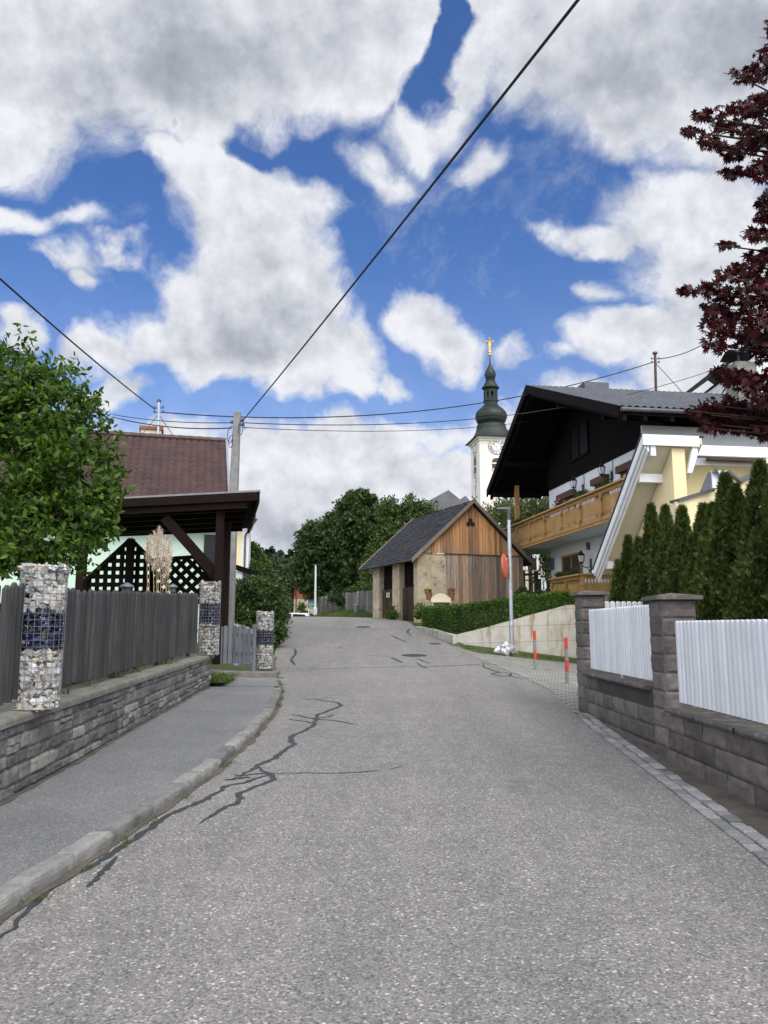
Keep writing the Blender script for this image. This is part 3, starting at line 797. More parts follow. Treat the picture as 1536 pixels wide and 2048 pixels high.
crack(z5([(150, 465), (210, 445), (270, 410), (300, 385), (350, 370), (400, 340), (440, 305), (480, 285), (465, 255), (475, 235), (530, 215), (580, 190), (590, 160), (600, 130), (640, 118), (700, 95), (725, 82), (700, 68), (640, 60), (590, 48)]), .085, seed=2)
crack(z5([(0, 690), (60, 650), (130, 605), (190, 590), (205, 560), (195, 535), (260, 510), (330, 485), (380, 465), (370, 440), (320, 420), (300, 395)]), .07, seed=3)
crack(z5([(330, 440), (450, 432), (600, 434), (750, 434), (860, 428), (935, 422)]), .028, seed=4, wob=.01)
crack(z5([(965, 416), (1000, 410), (1040, 398)]), .02, seed=5)
crack(z5([(450, 125), (520, 138), (590, 152), (700, 165), (810, 185)]), .05, seed=6)
crack(z5([(450, 152), (520, 162), (600, 178)]), .04, seed=7); crack(z5([(590, 152), (640, 145), (690, 132)]), .05, seed=8)
crack(z5([(525, 48), (570, 52), (620, 52)]), .04, seed=9)
crack(z5([(170, 440), (230, 440), (300, 435), (380, 432)]), .05, seed=10); crack(z5([(120, 465), (200, 458), (260, 452)]), .06, seed=11)
crack([(175, 1778), (190, 1765), (205, 1748), (232, 1716)], .05, seed=12)
z3 = lambda L: [(440 + x / 3.657, 940 + y / 3.657) for x, y in L]
crack(z3([(545, 1430), (520, 1385), (555, 1345), (545, 1305)]), .10, seed=13)
crack(z3([(1250, 1210), (1310, 1240), (1380, 1270)]), .08, seed=14); crack(z3([(1365, 1190), (1385, 1165), (1370, 1190), (1400, 1215)]), .09, seed=15)
crack(z3([(900, 1168), (1100, 1170), (1280, 1166), (1390, 1166)]), .05, seed=16); crack(z3([(1250, 1375), (1290, 1395), (1335, 1415)]), .08, seed=17)
crack(z3([(400, 1455), (800, 1458), (1100, 1452), (1400, 1445)]), .035, seed=18); crack(z3([(800, 1365), (1100, 1362), (1500, 1362)]), .03, seed=19)
crack(z3([(750, 1310), (850, 1300), (900, 1298), (870, 1310), (820, 1318)]), .03, seed=20)
crack(z3([(930, 1105), (1040, 1108), (1120, 1128)]), .06, seed=21); crack(z3([(1030, 1105), (1200, 1112), (1330, 1112)]), .05, seed=22)
z4 = lambda L: [(720 + x / 3.49, 940 + y / 3.49) for x, y in L]
crack(z4([(230, 1380), (420, 1380), (600, 1372), (760, 1365), (850, 1355)]), .06, seed=23); crack(z4([(400, 1320), (440, 1340), (490, 1355)]), .06, seed=24)
crack(z4([(860, 1345), (865, 1380), (920, 1400), (975, 1415), (915, 1425), (1000, 1445), (1090, 1430)]), .05, seed=25)
crack(z4([(975, 1415), (1060, 1420), (1040, 1440), (1150, 1462)]), .045, seed=26); crack(z4([(850, 1350), (900, 1358), (1000, 1360)]), .04, seed=27)
crack(z4([(400, 1350), (420, 1370), (480, 1395)]), .05, seed=28); crack(z4([(225, 1315), (265, 1335), (300, 1350)]), .06, seed=29)
cob = cr.build('crack_sealing', M['tar'], road)
for (px, py, r) in ((828, 1312, .36), (726, 1255, .30), (870, 1288, .2)):
    p = ground_hit(px, py); mh = MB(); z = roadz(p.x, p.y) + .003
    slope = (prof(p.y + .3) - prof(p.y - .3)) / .6
    b = len(mh.v)
    for k in range(28): t = k / 28 * 6.2832; mh.v.append((p.x + r * math.cos(t), p.y + r * math.sin(t), z + slope * r * math.sin(t) + .004))
    mh.f.append(tuple(range(28)))
    mo = mh.build('manhole_cover', M['manhole'], loc=tuple(p))
    tag(mo, {828: 'dark round iron manhole cover set in the road, nearest of the covers', 726: 'round manhole cover at the crest of the road, farthest of the covers', 870: 'small dark cover in the road before the barn and hedge kerb'}[px], 'manhole cover', 'manhole covers in the road')

# ------------------------------------------------------------------ LEFT stone wall
CK = [(-3, .70), (0, .74), (6.2, .85), (10, .94), (15.4, 1.07)]
def coptop(y): return lerpk(CK, y)
WX = lambda y: lerpk([(-3, -2.9), (6.2, -3.12), (11, -3.28), (15.4, -3.40)], y)
th = thing('stone_wall', (-3.2, 8, .2), 'low grey rubble stone wall with flat concrete coping beside the left pavement', 'wall')
mm = MB(); mm.grid(lambda a, b: (WX(-2 + 17.4 * a) - .012, -2 + 17.4 * a, prof(-2 + 17.4 * a) + .05 + (coptop(-2 + 17.4 * a) - .07 - prof(-2 + 17.4 * a) - .05) * b), 50, 1)
mm.quad((WX(15.4) - .012, 15.4, prof(15.4)), (-3.8, 15.4, prof(15.4)), (-3.8, 15.4, 1.0), (WX(15.4) - .012, 15.4, 1.0))
mm.build('mortar', M['mortar'], th)
st = MB(); rn = random.Random(11); sd_i = 0
def wallpt(y, t):   # t = 0 foot .. 1 under coping
    zb = prof(y) + .08; return zb + (coptop(y) - .075 - zb) * t
t0 = 0.0; courses = [.12, .19, .15, .20, .13]
tot = sum(courses)
for c in courses:
    tc = c; c /= tot; y = -1.5 + rn.uniform(0, .3)
    while y < 15.3:
        l = rn.uniform(.14, .40); y1 = min(y + l, 15.38)
        halves = [(0, 1)] if rn.random() < .68 or tc < .16 else ([(0, .45), (.45, 1)] if rn.random() < .5 else [(0, .6), (.6, 1)])
        for (ha, hb) in halves:
            za = wallpt((y + y1) / 2, t0 + c * ha) + .006 + rn.uniform(-.012, .008); zb = wallpt((y + y1) / 2, t0 + c * hb) - .004 + rn.uniform(-.008, .008)
            yc = (y + y1) / 2
            d = Vector((WX(y1) - WX(y), y1 - y, prof(y1) - prof(y))).normalized()
            near = y < 12
            o = Vector((WX(y) - .012, y + .007, za - (prof(y1) - prof(y)) / 2))
            rough_block(st, o, d, (0, 0, 1), (1, 0, 0), max(.05, y1 - y - .014), max(.03, zb - za), rn.uniform(.010, .034), 12 if near else 7, 8 if near else 5, .014, .013, 14, sd_i); sd_i += 1
        y = y1
    t0 += c
st.build('stone_facing', M['rubble'], th, smooth=True)
cp = MB(); ya = -2
cn = 60
def copf(a, b):
    y = -2 + 17.45 * a; z = coptop(y)
    pr = [(.045, -.075), (.05, -.03), (.045, -.008), (.03, 0), (-.3, .004), (-.42, 0), (-.42, -.08)]
    dx, dz = pr[int(round(b * 6))]; nn = mnoise.noise(Vector((y * 6, dx * 20, 3))) * .008 + mnoise.noise(Vector((y * 1.4, 0, 9))) * .006
    return (WX(y) + dx + nn, y, z + dz + nn * .6)
cp.grid(copf, 120, 6); b = len(cp.v)
cp.v += [copf(1, k / 6) for k in range(7)]; cp.f.append(tuple(range(b, b + 7)))
cp.build('coping', M['coping'], th, smooth=False)

# ------------------------------------------------------------------ gabions
def gabion(x, y, z0, h, r, label, seed, npx):
    t = thing('gabion_pillar', (x, y, z0), label, 'gabion', 'round gabion pillars along the left fence')
    rr = random.Random(seed); s1 = MB(); s2 = MB(); s3 = MB()
    rowh = .058; z = z0 + .03; band = (z0 + h * .425, z0 + h * .70); i = 0
    while z < z0 + h + .0:
        n = int(2 * math.pi * r / .075); o = rr.random() * 6
        blue = band[0] < z < band[1]
        for k in range(n):
            a = o + 2 * math.pi * k / n + rr.uniform(-.12, .12); q = rr.uniform(.030, .050); rd = r - .022 - rr.uniform(0, .012)
            c = Vector((x + rd * math.cos(a), y + rd * math.sin(a), z + rr.uniform(-.016, .016)))
            tgt = s2 if blue else s1
            b = len(tgt.v); tgt.ball((0, 0, 0), q, (rr.uniform(.8, 1.35), rr.uniform(.8, 1.35), rr.uniform(.6, 1.0)), 1.1, i, 7 if npx else 6, 5 if npx else 4)
            mt = Matrix.Rotation(rr.uniform(0, 6), 3, 'Z') @ Matrix.Rotation(rr.uniform(-.6, .6), 3, 'X')
            for vi in range(b, len(tgt.v)):
                w_ = mt @ Vector(tgt.v[vi]) + c
                dx, dy = w_.x - x, w_.y - y; dd = math.hypot(dx, dy); lim = r - .004
                if dd > lim: w_.x = x + dx * lim / dd; w_.y = y + dy * lim / dd
                tgt.v[vi] = tuple(w_)
            i += 1
        z += rowh
    for k in range(26):   # stones closing the top
        a = rr.uniform(0, 6.28); rd = r * math.sqrt(rr.random()) * .85; s1.ball((x + rd * math.cos(a), y + rd * math.sin(a), z0 + h - .02), rr.uniform(.03, .055), (1.2, 1, .7), 1.0, i + k, 7, 5)
    s1.lathe(x, y, [(r - .075, z0), (r - .075, z0 + h - .03)], 12)
    s1.build('stone_fill', M['pale_gravel'], t); s2.build('blue_stone_band', M['blue'], t)
    wn = 22; wr = .0021 if npx else .003
    for k in range(wn):
        a = 2 * math.pi * k / wn; s3.tube([(x + r * math.cos(a), y + r * math.sin(a), z0), (x + r * math.cos(a), y + r * math.sin(a), z0 + h + .03)], wr, 4, False)
    for k in range(int(h / .06) + 1):
        zz = z0 + .01 + k * .06; s3.tube([(x + (r + .003) * math.cos(a), y + (r + .003) * math.sin(a), zz) for a in [2 * math.pi * j / 24 for j in range(25)]], wr, 4, False)
    s3.tube([(x + (r + .006) * math.cos(a), y + (r + .006) * math.sin(a), z0 + .006) for a in [2 * math.pi * j / 24 for j in range(25)]], .007, 5, False)
    s3.build('wire_cage', M['wire'], t)
p = P(72, 1405, 7.15)
gabion(p.x, 7.15, coptop(7.15), 1.28, .205, 'pale stone gabion column with dark blue band, nearest one on the left wall', 1, True)
gabion(P(417, 1300, 15.1).x, 15.1, 1.07, 1.38, .20, 'gabion column at the far end of the grey picket fence on the stone wall', 2, False)
p = P(528, 1335, 17.9)
gabion(p.x, 17.9, P(528, 1337, 17.9).z, 1.27, .205, 'free standing gabion column with blue band right of the small picket gate', 3, False)

# ------------------------------------------------------------------ picket fence left
def picket(mb, x, y, z0, z1, w, dirv, rr, lean=0, thick=.024, seg=5):
    d = Vector(dirv).normalized(); n = Vector((d.y, -d.x, 0)); hw = w / 2
    prof_ = [(-hw, 0), (-hw * .7, thick * .8), (0, thick), (hw * .7, thick * .8), (hw, 0)]
    b = len(mb.v); m = 5
    zs = [z0, z0 + (z1 - z0) * .5, z1 - hw * .6, z1]
    for zi, z in enumerate(zs):
        k = 1 if zi < 3 else .55
        for (a, c) in prof_:
            zz = z - (abs(a) / hw) ** 2 * .02 * (zi == 3)
            q = Vector((x, y, zz)) + d * a * k + n * (c * k) + n * lean * (z - z0); mb.v.append(tuple(q))
        mb.v.append(tuple(Vector((x, y, z)) + n * (-.004 + lean * (z - z0))))
    m = 6
    for zi in range(len(zs) - 1):
        for c in range(m): c2 = (c + 1) % m; mb.f.append((b + zi * m + c, b + zi * m + c2, b + (zi + 1) * m + c2, b + (zi + 1) * m + c))
    mb.f.append(tuple(b + (len(zs) - 1) * m + c for c in range(m))); mb.f.append(tuple(b + c for c in range(m - 1, -1, -1)))
def fence_top(y): return lerpk([(4, 1.93), (7, 1.985), (8, 2.0), (15, 2.25)], y)
def fence_run(ya, yb, label, w=.150, gap=.022, xoff=-.2):
    t = thing('picket_fence', (WX((ya + yb) / 2) + xoff, (ya + yb) / 2, coptop((ya + yb) / 2)), label, 'fence', 'weathered picket fence sections on the left stone wall')
    rr = random.Random(int(ya * 10)); mb = MB(); y = ya
    while y < yb:
        x = WX(y) + xoff; picket(mb, x, y, coptop(y) + .09 + rr.uniform(-.012, .012), fence_top(y) + rr.uniform(-.018, .012), w * rr.uniform(.85, 1.05), (-.03, 1, 0), rr, rr.uniform(-.01, .01), .04)
        y += w + gap
    mb.build('pickets', M['grey_pickets'], t)
    for f in (.22, .8):
        rl = MB()
        za = coptop(ya) + (fence_top(ya) - coptop(ya)) * f; zb = coptop(yb) + (fence_top(yb) - coptop(yb)) * f
        rl.beam((WX(ya) + xoff - .03, ya, za), (WX(yb) + xoff - .03, yb, zb), .04, .07); rl.build('rail', M['grey_pickets'], t)
    y = ya + .6
    while y < yb:
        MB().obox((WX(y) + xoff - .12, y, coptop(y) - .02), (.06, 0, 0), (0, .06, 0), (0, 0, fence_top(y) - coptop(y) - .08)).build('post', M['dark_steel'], t); y += 2.2
fence_run(7.38, 14.9, 'long grey weathered picket fence on the stone wall between the two gabions')
fence_run(3.2, 7.0, 'short stretch of grey picket fence left of the nearest gabion at photo edge', xoff=-.13)

# gate by the second gabion
gx0, gx1 = P(437, 1330, 17.4).x, P(503, 1330, 17.4).x
t = thing('picket_gate', ((gx0 + gx1) / 2, 17.4, .7), 'small grey picket gate between two gabion pillars behind the patch of grass', 'gate')
mb = MB(); rr = random.Random(5); n = 7
for k in range(n):
    x = gx0 + (gx1 - gx0) * (k + .3) / n; picket(mb, x, 17.4, .80, 1.60 + rr.uniform(-.02, .05), .095, (1, 0, 0), rr, 0)
mb.build('pickets', M['gate_pickets'], t)
MB().beam((gx0, 17.44, 1.0), (gx1, 17.44, 1.0), .04, .07).build('rail', M['gate_pickets'], t); MB().beam((gx0, 17.44, 1.42), (gx1, 17.44, 1.42), .04, .07).build('rail', M['gate_pickets'], t)
MB().tube([(gx1 + .04, 17.42, .62), (gx1 + .04, 17.42, 1.66)], .045, 10).build('post', M['gate_pickets'], t)
g2 = MB(); g2.obox((gx0 - .35, 17.15, .42), (2.0 - .35, 0, -.04), (0, .9, 0), (0, 0, .23))
g2.obox((gx0 - .1, 16.75, .40), (1.75, 0, -.03), (0, .38, 0), (0, 0, .12))
tag(g2.build('garden_step', M['coping'], loc=(gx0, 17, .4), bevel=.015), 'low beige concrete step under the small picket gate', 'step')
# folded cloth / barrow behind gate
cb = MB(); cb.grid(lambda a, b: (gx0 + .15 + .75 * a, 18.3 + .25 * mnoise.noise(Vector((a * 3, b * 3, 1))) + .2 * b, .75 + .8 * b + .12 * mnoise.noise(Vector((a * 4, b * 2, 7)))), 14, 10)
tag(cb.build('garden_cover', M['cloth_blue'], smooth=True, loc=(gx0, 18.3, .7)), 'crumpled blue and white cover behind the small picket gate', 'garden cover')

# ------------------------------------------------------------------ RIGHT block wall with pillars and white panels
FX = 3.12
th = thing('block_wall', (FX + .15, 7, .2), 'dark brown split-face block wall stepping down along the right of the road', 'wall')
bk = MB(); rb = random.Random(21); bi = 0
def course_wall(ya, yb, ztop, xface=FX, start=0):
    global bi
    H = .2; k = 0; z = ztop
    while z > -.2:
        z0 = z - H; y = ya - (.0 if k % 2 else .24)
        while y < yb:
            a = max(y, ya); b_ = min(y + .5, yb)
            if b_ - a > .04 and z0 < prof(b_) + .2 + H:
                if z > prof(a) - .25:
                    near = a < 9.5
                    rough_block(bk, (xface, a + .004, z0 + .004), (0, 1, 0), (0, 0, 1), (-1, 0, 0), b_ - a - .008, H - .008, .016, 16 if near else 9, 8 if near else 5, .016, .016, 8, bi); bi += 1
            y += .5
        z = z0; k += 1
course_wall(-1.5, 8.72, .68); course_wall(8.72, 12.35, .87)
bk.build('block_facing', M['split_block'], th, smooth=True)
jt = MB(); jt.box(FX + .002, FX + .26, -1.5, 8.72, -.3, .68); jt.box(FX + .002, FX + .26, 8.722, 12.35, -.3, .868)
jt.build('mortar', M['block_joint'], th)
def slabs(ya, yb, z, label=None):
    mb = MB(); y = ya; rr = random.Random(int(ya * 7))
    while y < yb - .02:
        y1 = min(y + rr.uniform(.38, .5), yb)
        mb_ = lambda a, b: (FX - .055 + .36 * a + (.012 * mnoise.noise(Vector((y * 5 + b * 3, z * 9, 2))) if a == 0 else 0), y + .004 + (y1 - y - .008) * b, z + .05 + .006 * mnoise.noise(Vector((a * 3, (y + b) * 5, 1))))
        base = len(mb.v); mb.grid(mb_, 4, 6)
        mb.grid(lambda a, b: (FX - .055 + .012 * mnoise.noise(Vector((y * 5 + b * 3, z * 9, 2))) - .01 * math.sin(a * 3.14), y + .004 + (y1 - y - .008) * b, z + .05 * a), 2, 6)
        mb.quad((FX - .055, y + .004, z), (FX + .3, y + .004, z), (FX + .3, y + .004, z + .05), (FX - .055, y + .004, z + .05))
        y = y1
    mb.quad((FX - .055, ya, z), (FX + .3, ya, z), (FX + .3, yb, z), (FX - .055, yb, z))
    return mb
slabs(-1.5, 8.60, .68).build('coping', M['dark_coping'], th); slabs(9.22, 12.15, .87).build('coping', M['dark_coping'], th)
def pillar(y0, y1, zt, label, x0=FX - .02, x1=FX + .36):
    global bi
    t = thing('block_pillar', ((x0 + x1) / 2, (y0 + y1) / 2, prof(y0)), label, 'pillar', 'split-face block pillars of the right wall')
    mb = MB(); z = zt - .06; k = 0
    while z > prof(y0) - .2:
        z0 = z - .2
        rough_block(mb, (x0, y0 + .003, z0 + .004), (0, 1, 0), (0, 0, 1), (-1, 0, 0), y1 - y0 - .006, .192, .014, 14, 8, .014, .016, 9, bi); bi += 1
        rough_block(mb, (x1, y0, z0 + .004), (-1, 0, 0), (0, 0, 1), (0, -1, 0), x1 - x0, .192, .014, 14, 8, .014, .016, 9, bi); bi += 1
        rough_block(mb, (x0, y1, z0 + .004), (1, 0, 0), (0, 0, 1), (0, 1, 0), x1 - x0, .192, .014, 8, 5, .014, .016, 9, bi); bi += 1
        z = z0
    mb.box(x0 + .002, x1 - .002, y0 + .002, y1 - .002, prof(y0) - .3, zt - .062)
    mb.build('shaft', M['split_block'], t, smooth=False)
    c = MB(); e = .07
    c.hexa([(x0 - e, y0 - e, zt - .055), (x1 + e, y0 - e, zt - .055), (x1 + e, y1 + e, zt - .055), (x0 - e, y1 + e, zt - .055), (x0 - e, y0 - e, zt - .008), (x1 + e, y0 - e, zt - .008), (x1 + e, y1 + e, zt - .008), (x0 - e, y1 + e, zt - .008)])
    b = len(c.v); cx, cy = (x0 + x1) / 2, (y0 + y1) / 2
    c.v += [(x0 - e, y0 - e, zt - .008), (x1 + e, y0 - e, zt - .008), (x1 + e, y1 + e, zt - .008), (x0 - e, y1 + e, zt - .008), (cx, cy, zt + .03)]
    for k in range(4): c.f.append((b + k, b + (k + 1) % 4, b + 4))
    c.build('cap', M['dark_coping'], t, bevel=.008)
pillar(8.66, 9.06, 1.955, 'dark split-face block pillar between the two white picket panels')
pillar(12.2, 12.56, 2.15, 'dark split-face block pillar at the far end of the right wall by the driveway')
def white_panel(p0, p1, z0, z1, label, group='white slatted fence panels', pitch=.102):
    p0, p1 = Vector(p0), Vector(p1); t = thing('white_fence_panel', ((p0 + p1) / 2 + Vector((0, 0, z0)))[:], label, 'fence', group)
    L_ = (p1 - p0).length; d = (p1 - p0).normalized(); n_ = int(L_ / pitch); mb = MB(); nn = Vector((d.y, -d.x, 0))
    for k in range(n_):
        c = p0 + d * (pitch * (k + .5) + (L_ - n_ * pitch) / 2); hw = .0445; b = len(mb.v)
        pr = [(-hw, 0), (-hw, .010), (-hw * .55, .024), (hw * .55, .024), (hw, .010), (hw, 0)]
        lev = [(z0, 1), (z1 - .035, 1), (z1 - .016, .92), (z1 - .005, .7), (z1, .35)]
        for (z, q) in lev:
            for (a, o) in pr: v_ = c + d * a * q + nn * (o - .01) + Vector((0, 0, z)); mb.v.append((v_.x, v_.y, z))
        for i in range(len(lev) - 1):
            for j in range(6): j2 = (j + 1) % 6; mb.f.append((b + i * 6 + j, b + i * 6 + j2, b + (i + 1) * 6 + j2, b + (i + 1) * 6 + j))
        mb.f.append(tuple(b + 24 + j for j in range(6)))
    mb.build('slats', M['white_paint'], t)
    for z in (z0 + .12, z1 - .14): MB().beam(p0 - nn * .035 + Vector((0, 0, z)), p1 - nn * .035 + Vector((0, 0, z)), .035, .05).build('rail', M['white_paint'], t)
    q = p0 + d * L_ * .5 - nn * .035
    MB().tube([q + Vector((0, 0, z0 - .09)), q + Vector((0, 0, z1 - .15))], .022, 8).build('post', M['steel'], t)
white_panel((FX + .07, 8.52, 0), (FX + .07, -1.2, 0), .80, 1.665, 'long white slatted fence panel on the block wall, nearest on the right')
white_panel((FX + .07, 12.10, 0), (FX + .07, 9.16, 0), .97, 1.865, 'white slatted fence panel on the wall between the two block pillars')
white_panel((3.52, 12.75, 0), (4.35, 12.95, 0), 1.0, 2.02, 'short white fence piece behind the far pillar beside the thujas')

# ------------------------------------------------------------------ bollards
def bollard(px, py, label, h):
    p = ground_hit(px, py, drive); t = thing('striped_bollard', p[:], label, 'bollard', 'red and grey bollards on the paved drive')
    r = .040; segs = [(0, .27, 'grey_paint'), (.27, .51, 'red_paint'), (.51, .75, 'grey_paint'), (.75, 1.0, 'red_paint')]
    for a, b, m in segs:
        pr = [(r, p.z + a * h), (r, p.z + b * h)]
        if b == 1.0: pr = [(r, p.z + a * h), (r, p.z + h - .01), (r * .7, p.z + h)]
        MB().lathe(p.x, p.y, pr, 20).build('red_band' if 'red' in m else 'grey_band', M[m], t)
    MB().lathe(p.x, p.y, [(.055, p.z), (.055, p.z + .012), (r + .002, p.z + .02)], 20).build('foot', M['grey_paint'], t)
    return p
bollard(1071, 1341, 'slim red and grey striped bollard farther from the block pillar', 1.0)
bollard(1135, 1369, 'slim red and grey striped bollard nearer the block pillar', 1.0)

# ------------------------------------------------------------------ concrete retaining wall + low kerb wall
A = V(2.25, 25.4, 0); B = V(3.4, 24.75, 0); C_ = V(6.6, 24.9, 0); D_ = V(1.25, 31.0, 0)
topz = [(D_, 1.62), (V(1.7, 28.2, 0), 1.52), (A, 1.33), (B, 1.62), (V(4.6, 24.8, 0), 1.95), (V(5.9, 24.87, 0), 2.30), (V(7.6, 24.95, 0), 2.34)]
mb = MB(); n = len(topz)
for i in range(n - 1):
    (a, za), (b_, zb) = topz[i], topz[i + 1]; m = 10
    for k in range(m):
        t0_, t1_ = k / m, (k + 1) / m; p0 = a.lerp(b_, t0_); p1 = a.lerp(b_, t1_); z0 = za + (zb - za) * t0_; z1 = za + (zb - za) * t1_
        d = (b_ - a).normalized(); nn = Vector((-d.y, d.x, 0)) if True else None
        if nn.y < 0 and nn.x < 0: nn = -nn
        o = nn * .22
        g0 = min(prof(p0.y), drive(p0.x, p0.y)) - .3; g1 = min(prof(p1.y), drive(p1.x, p1.y)) - .3
        mb.hexa([(p0.x, p0.y, g0), (p1.x, p1.y, g1), (p1.x + o.x, p1.y + o.y, g1), (p0.x + o.x, p0.y + o.y, g0), (p0.x, p0.y, z0), (p1.x, p1.y, z1), (p1.x + o.x, p1.y + o.y, z1), (p0.x + o.x, p0.y + o.y, z0)])
tag(mb.build('retaining_wall', M['concrete'], loc=(4, 25, .6)), 'stained concrete retaining wall sloping up to the right below the clipped hedge', 'wall')
# lawn strip before wall
gs = MB(); gs.grid(lambda a, b: (2.5 + 4.4 * a, 24.75 - (1.35 - .55 * a) * (1 - b) * (1 if a > .02 else .6), drive(2.5 + 4.4 * a, 24.75 - 1.2 * (1 - b)) + .012 + .10 * b), 12, 4)
tag(gs.build('lawn_strip', M['grass_ground'], smooth=True), kind='structure')
# soil behind retaining wall
gs = MB(); gs.grid(lambda a, b: (lerpk([(0, 2.45), (.25, 3.5), (1, 9)], a), 25.05 + 9 * b if a > .1 else 25.6 + 6 * b, lerpk([(0, 1.27), (.25, 1.55), (.7, 2.2), (1, 2.3)], a) + .35 * b * (1 - a)), 16, 6)
tag(gs.build('raised_garden', M['grass_ground'], smooth=True), kind='structure')

# ------------------------------------------------------------------ street lamp + mirror
lp = P(1024, 1299, 24.2); lp.z = drive(lp.x, lp.y) + .03
ztop = P(1021, 1020, 24.2).z
t = thing('street_lamp', lp[:], 'slender galvanised street lamp with flat dark head beside the retaining wall', 'street lamp')
MB().lathe(lp.x, lp.y, [(.2, lp.z - .1), (.2, lp.z + .06), (.16, lp.z + .1)], 16).build('footing', M['coping'], t)
MB().lathe(lp.x, lp.y, [(.075, lp.z + .1), (.075, lp.z + .9), (.062, lp.z + 1.0), (.056, ztop)], 20).build('pole', M['steel'], t, smooth=False)
MB().lathe(lp.x, lp.y, [(.062, ztop - .32), (.062, ztop + .06)], 16).build('collar', M['dark_steel'], t)
hd = MB(); hd.hexa([(lp.x - .40, lp.y - .09, ztop + .02), (lp.x + .07, lp.y - .06, ztop - .01), (lp.x + .07, lp.y + .06, ztop - .01), (lp.x - .40, lp.y + .09, ztop + .02), (lp.x - .38, lp.y - .07, ztop + .07), (lp.x + .06, lp.y - .05, ztop + .10), (lp.x + .06, lp.y + .05, ztop + .10), (lp.x - .38, lp.y + .07, ztop + .07)])
hd.build('lamp_head', M['dark_steel'], t, bevel=.012)
mc = P(1011, 1133, 24.1); nrm = Vector((-.93, .36, -.04)).normalized()
t2 = thing('traffic_mirror', mc[:], 'round orange-red traffic mirror seen from behind on the lamp post', 'mirror')
mb = MB(); a = nrm.cross(Vector((0, 0, 1))).normalized(); c = a.cross(nrm)
R_ = .40; rings = [(0, -.075), (.12, -.07), (.25, -.05), (.34, -.02), (.385, 0), (R_, .012), (R_, .05), (.37, .055), (.36, .03), (0, .07)]
b = len(mb.v)
for (r, o) in rings:
    for k in range(36): q = mc + nrm * o + (a * math.cos(k / 36 * 6.2832) + c * math.sin(k / 36 * 6.2832)) * max(r, .001); mb.v.append(tuple(q))
for i in range(len(rings) - 1):
    for k in range(36): k2 = (k + 1) % 36; mb.f.append((b + i * 36 + k, b + i * 36 + k2, b + (i + 1) * 36 + k2, b + (i + 1) * 36 + k))
mb.build('shell', M['mirror_back'], t2, smooth=True)
MB().beam(mc + nrm * -.06, (lp.x, lp.y, mc.z), .05, .05).beam((lp.x - .07, lp.y, mc.z - .12), (lp.x - .07, lp.y, mc.z + .12), .03, .1).build('bracket', M['steel'], t2)
q = mc + nrm * -.058 + c * .24 + a * -.02
MB().obox(q - a * .045 - c * .035, a * .09, c * .07, nrm * -.006).build('sticker', M['white_trim'], t2)
# crumpled foil bundle
q = P(1010, 1312, 23.7); mb = MB(); mb.ball((q.x, q.y, drive(q.x, q.y) + .16), .26, (1.0, .7, .8), .7, 4, 22, 16)
tag(mb.build('foil_bundle', M['foil'], loc=(q.x, q.y, drive(q.x, q.y))), 'crumpled silver foil bundle leaning at the foot of the street lamp', 'bundle')
# ------------------------------------------------------------------ BARN
BC = V(1.48, 34, 0); ba = V(-.378, .925, 0).normalized(); bg = V(.925, .378, 0).normalized(); Z3 = V(0, 0, 1)
ZE = 4.85; ZR = 7.30; HW = 2.71; BL = 6.2
def bp(t, g, z): return BC + ba * t + bg * g + Z3 * z      # t along the side, g along the gable
t = thing('barn', (BC + V(0, 0, 1.8))[:], 'old barn with weathered plank gable, rubble corners and dark shingle roof', 'barn')
zb = 1.5
# masonry: corner patch on the gable and pillars on the side
mb = MB(); mb.obox(bp(.0, 0, zb), bg * 1.49, ba * .45, Z3 * (ZE - zb)); mb.build('stone_corner', M['rubble_plaster'], t, bevel=.04)
for (a, b) in ((2.12, 2.95), (4.62, 5.5)): MB().obox(bp(a, .02, zb), ba * (b - a), bg * .4, Z3 * (ZE - zb)).build('stone_pillar', M['rubble_plaster'], t, bevel=.04)
sl_ = MB(); sl_.box(0, 0, 0, 0, 0, 0) if False else None
def boards(mb, o, d, n, w0, w1, wid, ztf, zbf, thick=.03, rr=None, gap=.014):
    x = w0
    while x < w1 - .01:
        w = min(wid * rr.uniform(.75, 1.25), w1 - x); k = rr.uniform(0, .012)
        a = o + d * x + n * k
        za, zb_ = ztf(x), ztf(x + w); z0 = zbf(x)
        e = n * thick
        p = [a + Z3 * z0, a + d * (w - gap) + Z3 * z0, a + d * (w - gap) - e + Z3 * z0, a - e + Z3 * z0, a + Z3 * za, a + d * (w - gap) + Z3 * zb_, a + d * (w - gap) - e + Z3 * zb_, a - e + Z3 * za]
        mb.hexa(p); x += w
rr = random.Random(4)
def gz(x): return ZR - .10 - abs(x - HW) * (ZR - ZE) / HW
out = -ba
O = BC - ba * .06
mb = MB(); boards(mb, O, bg, out, 0.05, 2 * HW - .05, .155, lambda x: max(gz(x), ZE - .02), lambda x: ZE + .02, rr=rr); 
gbl = mb.build('gable_boards', M['gable_boards'], t)
mb = MB(); boards(mb, O, bg, out, 1.42, 2 * HW, .165, lambda x: ZE, lambda x: zb, rr=rr); mb.build('lower_boards', M['weathered_boards'], t)
MB().obox(O + bg * 1.3 + out * .015 + Z3 * (ZE - .02), bg * (2 * HW - 1.25), out * .03, Z3 * .05).build('batten', M['brown_timber'], t)
